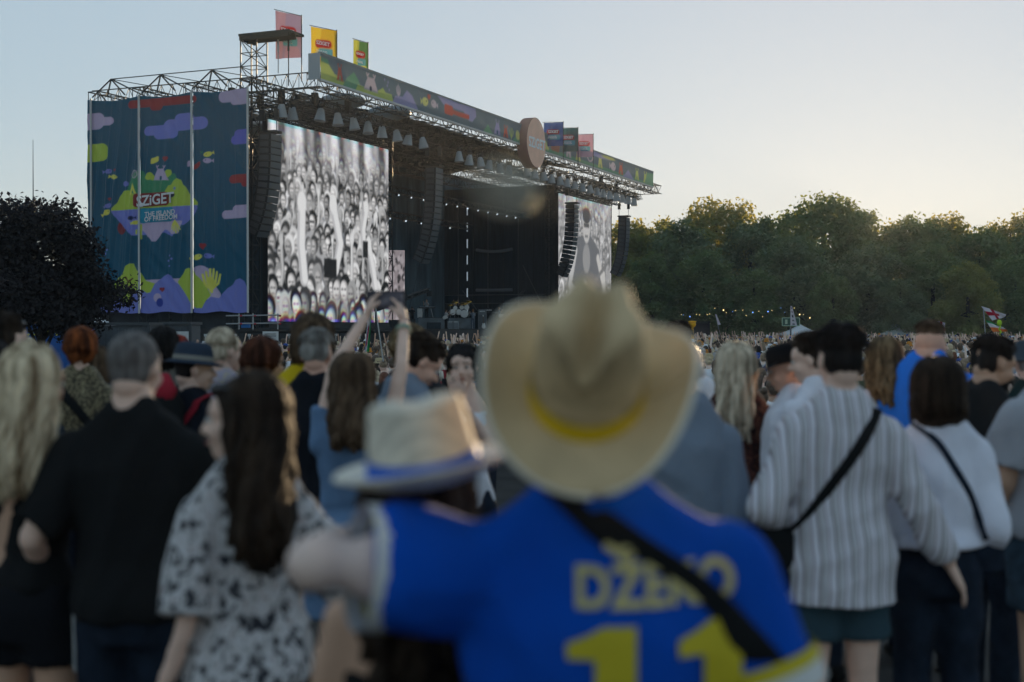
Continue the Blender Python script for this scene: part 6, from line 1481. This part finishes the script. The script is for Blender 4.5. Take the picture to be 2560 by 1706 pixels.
mb = MB(); mb.ell(i_['hd']((0, .05, -.085)), (.05, .045, .04), 14, 9); mb.ell(i_['hd']((0, .075, -.06)), (.045, .03, .02), 12, 7); mb.build('beard', HAIR['black'], i_['root'], True)
person('right', 'person in grey t-shirt and denim shorts cut by the right edge', 2640, 800, 5.8, yaw=14, skin='tan', hair=('short', 'dark'), bw=1.1, arms=dict(L=((-.06, .02, -.27), (-.02, .16, -.46))), shirt=TEE(fab('grey marl', (.34, .35, .38)), loose=.022, sleeve=.8), legs=dict(kind='shorts', mat=M_denim, end=.75, shoe=M_sole))
person('farright', 'person in dark brimmed hat at the right edge', 2572, 850, 8.0, yaw=-10, skin='fair', hair=('buzz', 'grey'), shirt=TEE(fab('deep green', (.012, .03, .03)), after=[brim_after]), hide_top=.03)
flush()
# ---------------------------------------------------------------- the crowd
def crowd_template(style, arms, hat=None, sex='m'):
    """low detail standing figure of 1.72 m facing +Y; material slots: 0 skin, 1 shirt, 2 hair, 3 trousers, 4 hat"""
    mb = MB(); n = 8
    w = 1.0 if sex == 'm' else .88
    mb.mat(3)
    for q in (-1, 1): mb.tube([(q * .09, 0, .9), (q * .1, .01, .48), (q * .1, -.02, .08), (q * .1, -.02, .0)], [.095, .07, .055, .05], 6); mb.tube([(q * .1, -.07, .03), (q * .1, .17, .03)], [(.045, .035), (.035, .02)], 6)
    mb.tube([(0, 0, .82), (0, 0, .98)], [(.16, .11), (.16, .11)], n)
    mb.mat(1); mb.tube([(0, 0, .86), (0, 0, 1.05), (0, 0, 1.25), (0, -.01, 1.37), (0, -.02, 1.44)], [(.175 * w, .125), (.16 * w, .115), (.185 * w, .13), (.18 * w, .105), (.08, .07)], n)
    for q, up in ((-1, arms[0]), (1, arms[1])):
        s = Vector((q * .180 * w, -.01, 1.335))
        if up == 2: e, h = s + Vector((q * .08, .06, .26)), s + Vector((q * .03, .10, .54))
        elif up == 1: e, h = s + Vector((q * .08, .12, -.18)), s + Vector((q * .0, .28, .08))
        else: e, h = s + Vector((q * .05, -.02, -.27)), s + Vector((q * .05, .08, -.5))
        mb.mat(1); mb.tube([s + Vector((0, 0, .03)), s.lerp(e, .7)], [.068, .06], 6); mb.mat(0); mb.tube([s.lerp(e, .5), e, h, h + (h - e).normalized() * .1], [.045, .04, .03, .035], 6)
        f = (h - e).normalized(); mb.tube([h + f * .06, h + f * .16], [(.04, .018), (.03, .012)], 5)
    mb.mat(0); mb.tube([(0, -.02, 1.38), (0, -.01, 1.5)], [.058, .055], 8); mb.ell((0, .01, 1.60), (.074, .09, .115), 10, 8); mb.cap((0, .095, 1.60), (0, .11, 1.575), .012, .014, 5)
    for q in (-1, 1): mb.ell((q * .077, 0, 1.59), (.012, .02, .03), 6, 4)
    mb.mat(2)
    if style == 'short': mb.ell((0, -.014, 1.638), (.083, .097, .092), 10, 7); mb.ell((0, -.05, 1.59), (.077, .06, .075), 8, 6)
    elif style == 'long': mb.ell((0, -.014, 1.635), (.088, .100, .094), 10, 7); mb.tube([(0, -.045, 1.64), (0, -.07, 1.55), (0, -.10, 1.40), (0, -.115, 1.22)], [(.088, .055), (.10, .055), (.115, .045), (.075, .02)], 8)
    elif style == 'bun': mb.ell((0, -.014, 1.63), (.081, .096, .088), 10, 7); mb.ell((0, -.085, 1.70), (.045, .045, .045), 7, 5)
    elif style == 'curly': mb.ell((0, -.014, 1.645), (.105, .11, .105), 10, 7); mb.ell((0, -.05, 1.57), (.10, .07, .09), 8, 6)
    elif style == 'bald': mb.ell((0, -.04, 1.585), (.078, .065, .05), 8, 6)
    if hat:
        mb.mat(4)
        if hat == 'cap': mb.lathe([(0, 1.745), (.05, 1.74), (.085, 1.70), (.092, 1.64)], 12, sy=1.12); mb.add([(-.07, .08, 1.652), (.07, .08, 1.652), (.05, .19, 1.64), (-.05, .19, 1.64)], [(0, 1, 2, 3)])
        else: mb.lathe([(0, 1.75), (.07, 1.745), (.088, 1.70), (.095, 1.66), (.155 if hat == 'brim' else .125, 1.635 if hat == 'brim' else 1.60)], 12, sy=1.1)
    return mb
TPL = [('short', (0, 0), None, 'm'), ('short', (2, 2), None, 'm'), ('long', (0, 0), None, 'f'), ('long', (0, 2), None, 'f'), ('bun', (1, 1), None, 'f'), ('curly', (0, 0), None, 'm'), ('short', (1, 0), 'cap', 'm'), ('short', (0, 0), 'bucket', 'm'), ('long', (1, 1), 'brim', 'f'), ('bald', (0, 0), None, 'm'), ('short', (2, 0), None, 'm'), ('long', (2, 2), None, 'f')]
TW = np.array([5.5, .35, 5.0, .25, 1.5, 1.3, 1.4, 1.4, 1.0, .8, .4, .2]); TW /= TW.sum()
CSH = [('white', (.82, .82, .85)), ('black', (.02, .021, .024)), ('grey', (.36, .365, .38)), ('navy', (.04, .055, .12)), ('blue', (.22, .30, .40)), ('cream', (.64, .58, .48)), ('red', (.30, .035, .04)), ('olive', (.07, .08, .045)), ('yellow', (.52, .36, .04)), ('pink', (.45, .24, .27)), ('mint', (.22, .36, .30)), ('brown', (.10, .065, .045))]
CSW = np.array([9, 4, 2.6, 2, 2.2, 2.4, .7, .9, .4, .8, .5, 1.0]); CSW /= CSW.sum()
CHR = [('dark', (.030, .025, .022)), ('brown', (.10, .07, .05)), ('light brown', (.26, .19, .125)), ('blond', (.56, .45, .30)), ('grey', (.36, .35, .34)), ('auburn', (.15, .055, .03))]
CHW = np.array([4, 3.6, 2.6, 2.2, .8, .6]); CHW /= CHW.sum()
CSK = [(.80, .56, .45), (.68, .46, .34), (.84, .64, .54), (.48, .29, .20)]
CHT = [('white', (.72, .72, .75)), ('black', (.012, .012, .013)), ('straw coloured', (.42, .33, .19)), ('blue', (.03, .08, .3)), ('orange', (.5, .2, .03))]
def gaze(x, y):   # towards the middle of the stage opening
    return math.atan2(-(-6 - x), (122 - y))
def in_field(x, y):
    n = (x - (P0.x + SU.x * 1.5)) * FW.x + (y - (P0.y + SU.y * 1.5)) * FW.y; px = 1280 + F * x / y
    if n < 3.5: return False
    lim = 470 if y < 60 else 560
    return px > lim
def build_crowd():
    g = random.Random(21); cand = []
    yy = 15.0
    while yy < 165:
        step = .98 if yy < 40 else 1.12 if yy < 80 else 1.4
        x0, x1 = wx(440, yy), wx(2610, yy); x = x0 + g.uniform(0, step)
        while x < x1:
            a, b = x + g.uniform(-.3, .3) * step, yy + g.uniform(-.4, .4) * step
            if in_field(a, b): cand.append((b, a))
            x += step * g.uniform(.8, 1.25)
        yy += step * .95
    # keep clear of the named people in front
    named = [(i['root'].location.x, i['root'].location.y) for i in PEOPLE.values()]
    cand = [(b, a) for (b, a) in cand if all((a - p) ** 2 + (b - q) ** 2 > .55 for p, q in named)]
    # left part close to the camera is thinner
    cand = [(b, a) for (b, a) in cand if not (b < 22 and 1280 + F * a / b < 1250 and g.random() < .55)]
    cand.sort(); near = []; far = []
    hidden = lambda px: 1215 < px < 1640      # behind the big straw hat
    for (b, a) in cand:
        px = 1280 + F * a / b
        if len(near) < 295 and not hidden(px) and px < 2560: near.append((a, b))
        else: far.append((a, b))
    tm = []
    for t in TPL:
        me = crowd_template(*t).mesh('person', True)
        for _ in range(5): me.materials.append(None)
        tm.append(me)
    msk = [mat('crowd skin %d' % i, c, .6) for i, c in enumerate(CSK)]; msh = [mat('crowd shirt ' + n, c, .9, var=.12, vscale=8) for n, c in CSH]; mhr = [mat('crowd hair ' + n, c, .6, var=.4, vscale=30) for n, c in CHR]; mht = [mat('crowd hat ' + n, c, .8) for n, c in CHT]
    mtr = [mat('crowd trousers %d' % i, c, .9) for i, c in enumerate([(.012, .018, .03), (.02, .02, .02), (.05, .07, .10), (.12, .10, .07)])]
    def pick(): return (int(rng.choice(len(TPL), p=TW)), int(rng.choice(len(CSH), p=CSW)), int(rng.choice(len(CHR), p=CHW)), int(rng.integers(len(CSK))), int(rng.integers(len(CHT))), int(rng.integers(4)))
    refs = [(0, 'beyond the fence'), (700, 'left of the raised phone'), (1000, 'behind the grey tee'), (1250, 'behind the tank top'), (1640, 'beside the straw hat'), (1800, 'behind the blonde hair'), (1950, 'behind the black cap'), (2080, 'behind the striped shirt'), (2180, 'behind the wavy hair'), (2290, 'left of the polo'), (2380, 'right of the polo'), (2460, 'by the bearded man')]
    for (a, b) in near:
        t, s, h, k, ht, tr = pick(); t = {1: 0, 3: 2, 10: 5, 11: 2}.get(t, t) if b < 32 else t; o = bpy.data.objects.new('person', tm[t]); C.objects.link(o)
        o.location = (a, b, gz(b)); o.rotation_euler = (0, 0, gaze(a, b) + g.gauss(0, .35)); sc = g.gauss(1.0, .045) * (1.01 if TPL[t][3] == 'm' else .95); o.scale = (sc, sc, sc)
        for i, m in enumerate((msk[k], msh[s], mhr[h], mtr[tr], mht[ht])): o.material_slots[i].link = 'OBJECT'; o.material_slots[i].material = m
        px = 1280 + F * a / b; ref = [r for p, r in refs if px >= p][-1]; st, ar, hat, sx = TPL[t]
        hd_ = f'{CHT[ht][0]} hat' if hat else f'bald head' if st == 'bald' else f'{CHR[h][0]} {dict(short="short", long="long", bun="tied", curly="curly")[st]} hair'
        arm = ', arms up' if ar == (2, 2) else ', one arm up' if 2 in ar else ''
        dist = 'front' if b < 21 else 'middle' if b < 28 else 'back'
        tag(o, f'{hd_}, {CSH[s][0]} shirt{arm}, {dist} rows {ref}', 'person', 'spectators in the middle distance')
    same = {}
    for o in [o for o in C.objects if o.get('group') == 'spectators in the middle distance']: same.setdefault(o['label'], []).append(o)
    for lb, os_ in same.items():
        if len(os_) > 1:
            os_.sort(key=lambda o: o.location.x / o.location.y); w = ['leftmost', 'rightmost'] if len(os_) == 2 else ['leftmost', 'middle', 'rightmost'] if len(os_) == 3 else ['leftmost', 'second', 'third', 'fourth', 'fifth', 'sixth']
            for o, q in zip(os_, w): o['label'] = lb + ', ' + q
    # the mass behind: one object
    base = []
    for t in TPL:
        mb = crowd_template(*t); V = np.array(mb.v, np.float32); me = mb.mesh('person_source'); me.calc_loop_triangles()
        T = np.array([tuple(l.vertices) for l in me.loop_triangles], np.int32); TMi = np.array([l.material_index for l in me.loop_triangles], np.int32)
        bpy.data.meshes.remove(me)
        keep = np.array([V[tri][:, 2].mean() > .95 for tri in T])          # upper bodies only: the rest is out of sight
        T, TMi = T[keep], TMi[keep]; vm = np.zeros(len(V), np.int32); vm[T.ravel()] = np.repeat(TMi, 3)
        used = np.unique(T); remap = -np.ones(len(V), np.int32); remap[used] = np.arange(len(used))
        base.append((V[used], remap[T], vm[used]))
    VV, TT, CC = [], [], []; off = 0
    for (a, b) in far:
        t, s, h, k, ht, tr = pick()
        if 60 < b and t in (0, 2) and g.random() < .10: t = g.choice([1, 10, 11])
        if b < 34: t = {1: 0, 3: 2, 10: 5, 11: 2, 4: 2}.get(t, t)
        V, T, vm = base[t]; an = gaze(a, b) + g.gauss(0, .4); sc = g.gauss(1.0, .05) * (1.01 if TPL[t][3] == 'm' else .95); c, s_ = math.cos(an), math.sin(an)
        P = np.stack([V[:, 0] * c - V[:, 1] * s_, V[:, 0] * s_ + V[:, 1] * c, V[:, 2]], 1) * sc + np.array((a, b, gz(b)))
        pal = np.array([CSK[k], CSH[s][1], CHR[h][1], (.02, .02, .03), CHT[ht][1]]); VV.append(P); TT.append(T + off); CC.append(pal[vm]); off += len(V)
    me = np_mesh('crowd', np.concatenate(VV), np.concatenate(TT), True); set_colors(me, np.concatenate(CC)); o = link('crowd', me, None, [vcol_mat('crowd mass', .8)])
    tag(o, 'dense far crowd of festival goers filling the field', 'crowd', kind='stuff')
    print('CROWD near', len(near), 'far', len(far), 'tris', len(me.polygons))
build_crowd()

# ---------------------------------------------------------------- the band
def build_band():
    def figure(px, py_feet_z, s_hint, d, key, label, shirt, trousers, hairc, yaw, arms=(1, 1), gtr=None):
        me = crowd_template('short', arms).mesh('person', True)
        o = link('person', me, None, [msk, shirt, hairc, trousers, shirt]); o.location = (wx(px, d), d, py_feet_z); o.rotation_euler = (0, 0, R(yaw)); tag(o, label, 'person', 'band on the stage')
        return o
    msk = mat('band skin', (.4, .25, .18), .6); dk = mat('band black', (.012, .012, .014), .9); wt = mat('band white', (.5, .5, .5), .9); gy = mat('band grey', (.12, .14, .17), .9); hr = mat('band hair', (.05, .03, .02), .7); hr2 = mat('band ginger', (.25, .12, .05), .7)
    D = 1.86
    RZ_ = 1.02
    # risers
    for (a, b, d, h, label) in ((1046, 1112, 124, RZ_, 'grey keyboard riser on the stage'), (1122, 1180, 125, RZ_, 'grey drum riser on the stage')):
        x0, x1 = wx(a, d), wx(b, d); r = empty('stage_riser', ((x0 + x1) / 2, d + 1.5, D)); tag(r, label, 'riser', 'grey stage risers')
        MB().box((0, 0, h / 2), (x1 - x0, 3.0, h - .04)).build('skirt', mat('riser grey', (.16, .19, .21), .6, var=.3, vscale=1.2), r); MB().box((0, 0, h), (x1 - x0 + .05, 3.05, .05)).build('top_board', M_deck, r)
    figure(1115, D, 0, 120, 'g', 'guitarist in white shirt and cap at the drum riser edge', wt, dk, hr, -60)
    figure(1182, D, 0, 120, 'b', 'bass player in grey t-shirt seen from behind beside the drums', gy, mat('band jeans', (.08, .1, .13), .9), hr2, 20)
    figure(1248, D + .25, 0, 124, 's', 'singer guitarist in grey shirt right of the amplifiers', gy, dk, hr2, -80)
    figure(1030, D + .35, 0, 126, 'k', 'dark clad musician left of the keyboards', dk, dk, hr, 10)
    figure(1067, D + RZ_, 0, 126, 'w', 'keyboard player in pale patterned shirt on the riser', mat('band pale', (.4, .42, .45), .9, var=.4, vscale=30), dk, hr, 150)
    dr = figure(1140, D + RZ_ - .35, 0, 126.6, 'd', 'drummer with raised arms behind the golden cymbals', dk, dk, hr2, 170, (2, 2))
    # guitars
    def guitar(px, d, z, ang, label, m):
        r = empty('electric_guitar', (wx(px, d), d, z)); r.rotation_euler = (0, R(ang), 0); tag(r, label, 'guitar', 'guitars on the stage')
        mb = MB(); mb.ell((0, 0, 0), (.17, .03, .2), 12, 8); mb.ell((.02, 0, .18), (.13, .03, .13), 12, 8); mb.build('body', m, r, True)
        MB().box((.02, -.02, .55), (.05, .03, .65)).build('neck', mat('guitar neck', (.12, .06, .03), .5), r); MB().box((.03, -.02, .93), (.08, .03, .16)).build('headstock', m, r)
    wg = mat('white guitar', (.6, .6, .58), .35)
    guitar(1112, 119.7, D + 1.0, 62, 'white guitar held by the guitarist in white shirt', wg); guitar(1252, 123.7, D + 1.2, 70, 'pale guitar held by the singer guitarist', wg); guitar(1209, 119.5, D + .22, -4, 'white guitar standing on the stage floor', wg)
    # drum kit
    r = empty('drum_kit', (wx(1152, 125.5), 125.5, D + RZ_)); tag(r, 'cream shell drum kit with golden cymbals on the riser', 'drum kit')
    cr = mat('cream drum shell', (.62, .58, .48), .35); hd_ = mat('white drum head', (.7, .7, .68), .5); gd = mat('brass cymbal', (.72, .42, .06), .25, metal=.8)
    def drum(x, z, rad, dep, yaw, y=-.3):
        m = Matrix.Translation((x, y, z)) @ Matrix.Rotation(R(yaw), 4, 'Z') @ Matrix.Rotation(R(90), 4, 'X')
        MB().lathe([(rad, -dep / 2), (rad, dep / 2)], 20, mtx=m).build('drum_shell', cr, r, True); MB().lathe([(rad * .98, dep / 2), (.001, dep / 2 + .01)], 20, mtx=m).build('drum_head', hd_, r)
    drum(.35, .36, .36, .5, 0, -.6); drum(-.2, .52, .26, .4, 20, -.5); drum(-.75, .52, .28, .45, 15, -.5); drum(.1, .95, .2, .25, 0, -.2); drum(.55, .95, .22, .28, -10, -.2); drum(-.5, .9, .2, .3, 5, -.2)
    for (x, z, q) in ((-.55, 1.45, .32), (.35, 1.35, .36), (.75, 1.5, .28), (.05, 1.25, .25), (-.95, 1.2, .26)):
        m = Matrix.Translation((x, -.3, z)) @ Matrix.Rotation(R(22), 4, 'X')
        MB().lathe([(.001, .05), (.06, .03), (q, -.01), (q, -.02), (.001, .02)], 20, mtx=m).build('cymbal', gd, r, True); MB().bar((x, -.28, 0), (x, -.3, z), .018, 5).build('cymbal_stand', M_alu, r)
    # keyboards and amplifiers
    r = empty('keyboard_stand', (wx(1068, 125), 125, D + RZ_)); tag(r, 'keyboard rig with white rack in front of the keyboard player', 'keyboard')
    MB().box((0, 0, .92), (1.5, .4, .12)).build('keyboard', M_black, r); MB().box((-.65, -.3, .42), (.42, .45, .84)).build('rack', M_white, r)
    for q in (-.5, .55): MB().bar((q, 0, 0), (q * .6, 0, .88), .03, 5).build('leg', M_alu, r)
    MB().box((0, 0, .99), (1.35, .12, .03)).build('key_bed', M_white, r)
    for (px, d, w, h, col, label) in ((1206, 122, .75, 1.75, (.14, .15, .16), 'tall grey bass amplifier stack beside the bass player'), (1222, 124, .9, 1.9, (.015, .015, .016), 'black amplifier stack with pale lettering strip'), (1127, 121, .55, .7, (.3, .33, .35), 'pale amplifier case at the foot of the drum riser'), (1139, 121, .55, .7, (.3, .33, .35), 'pale case next to the floor fan')):
        r = empty('amplifier', (wx(px, d), d, D)); tag(r, label, 'amplifier', 'amplifiers on the stage'); M = mat('amp %0.3f' % col[0], col, .7)
        MB().box((0, 0, h * .4), (w, .45, h * .78)).build('cabinet', M, r); MB().box((0, -.23, h * .4), (w * .88, .02, h * .66)).build('grille', mat('amp grille %0.3f' % col[0], tuple(c * .7 for c in col), .9), r); MB().box((0, 0, h * .9), (w * .95, .4, h * .2)).build('head', M, r); MB().box((0, -.21, h * .9), (w * .6, .02, .06)).build('panel_strip', M_white, r)
    for (px, d, w, h) in ((985, 116, 2.2, 1.0), (1015, 117, 1.6, .9), (1085, 117, 1.2, .6)):
        r = empty('monitor_wedge', (wx(px, d), d, D - .05)); tag(r, f'black floor monitor speaker at the stage lip, {"left" if px < 1000 else "middle" if px < 1050 else "right"} one of three', 'speaker', 'floor monitors on the stage')
        MB().add([(-w / 2, -.4, 0), (w / 2, -.4, 0), (w / 2, .4, 0), (-w / 2, .4, 0), (-w / 2, -.1, h), (w / 2, -.1, h), (w / 2, .35, h * .8), (-w / 2, .35, h * .8)], [(3, 2, 1, 0), (0, 1, 5, 4), (4, 5, 6, 7), (1, 2, 6, 5), (0, 4, 7, 3), (2, 3, 7, 6)]).build('cabinet', M_black, r)
        MB().add([(-w * .44, -.41, .1), (w * .44, -.41, .1), (w * .44, -.16, h * .88), (-w * .44, -.16, h * .88)], [(0, 1, 2, 3)]).build('grille', M_drape, r)
build_band()

# ---------------------------------------------------------------- evening haze
def build_haze():
    m = bpy.data.materials.new('evening haze'); m.use_nodes = True; nt = m.node_tree; nt.nodes.clear()
    v = nt.nodes.new('ShaderNodeVolumePrincipled'); v.inputs['Color'].default_value = (.86, .93, 1.0, 1); v.inputs['Density'].default_value = 0.00024; v.inputs['Anisotropy'].default_value = .38
    o = nt.nodes.new('ShaderNodeOutputMaterial'); nt.links.new(v.outputs[0], o.inputs['Volume'])
    b = MB().box((20, 105, 13.5), (260, 240, 30)).build('haze', m); tag(b, 'thin evening haze over the whole field', 'haze', kind='stuff')
build_haze()

def build_smoke():
    m = bpy.data.materials.new('stage smoke'); m.use_nodes = True; nt = m.node_tree; nt.nodes.clear(); L = nt.links.new
    v = nt.nodes.new('ShaderNodeVolumePrincipled'); v.inputs['Color'].default_value = (.93, .95, .80, 1); v.inputs['Anisotropy'].default_value = .1
    tc = nt.nodes.new('ShaderNodeTexCoord'); g = nt.nodes.new('ShaderNodeTexGradient'); g.gradient_type = 'SPHERICAL'; L(tc.outputs['Object'], g.inputs[0])
    n = nt.nodes.new('ShaderNodeTexNoise'); n.inputs['Scale'].default_value = 2.2; n.inputs['Detail'].default_value = 2; L(tc.outputs['Object'], n.inputs['Vector'])
    a = nt.nodes.new('ShaderNodeMath'); a.operation = 'MULTIPLY'; L(g.outputs['Fac'], a.inputs[0]); L(n.outputs[0], a.inputs[1])
    b = nt.nodes.new('ShaderNodeMath'); b.operation = 'MULTIPLY'; b.inputs[1].default_value = .40; L(a.outputs[0], b.inputs[0]); L(b.outputs[0], v.inputs['Density'])
    o = nt.nodes.new('ShaderNodeOutputMaterial'); L(v.outputs[0], o.inputs['Volume'])
    for (s, t, z, rx, ry, rz, w) in ((1.5, 33.5, 14.2, 7.0, 3.4, 3.4, 'below the round sign'),):
        ob = MB().ell((0, 0, 0), 1.0, 20, 12).build('stage_smoke', m); ob.location = S(s, t, z); ob.scale = (ry, rx, rz); ob.rotation_euler = (0, 0, -TH)
        tag(ob, 'pale drifting stage smoke ' + w, 'smoke', kind='stuff')
build_smoke()
SC.cycles.volume_max_steps = 96; SC.cycles.volume_step_rate = 2.0
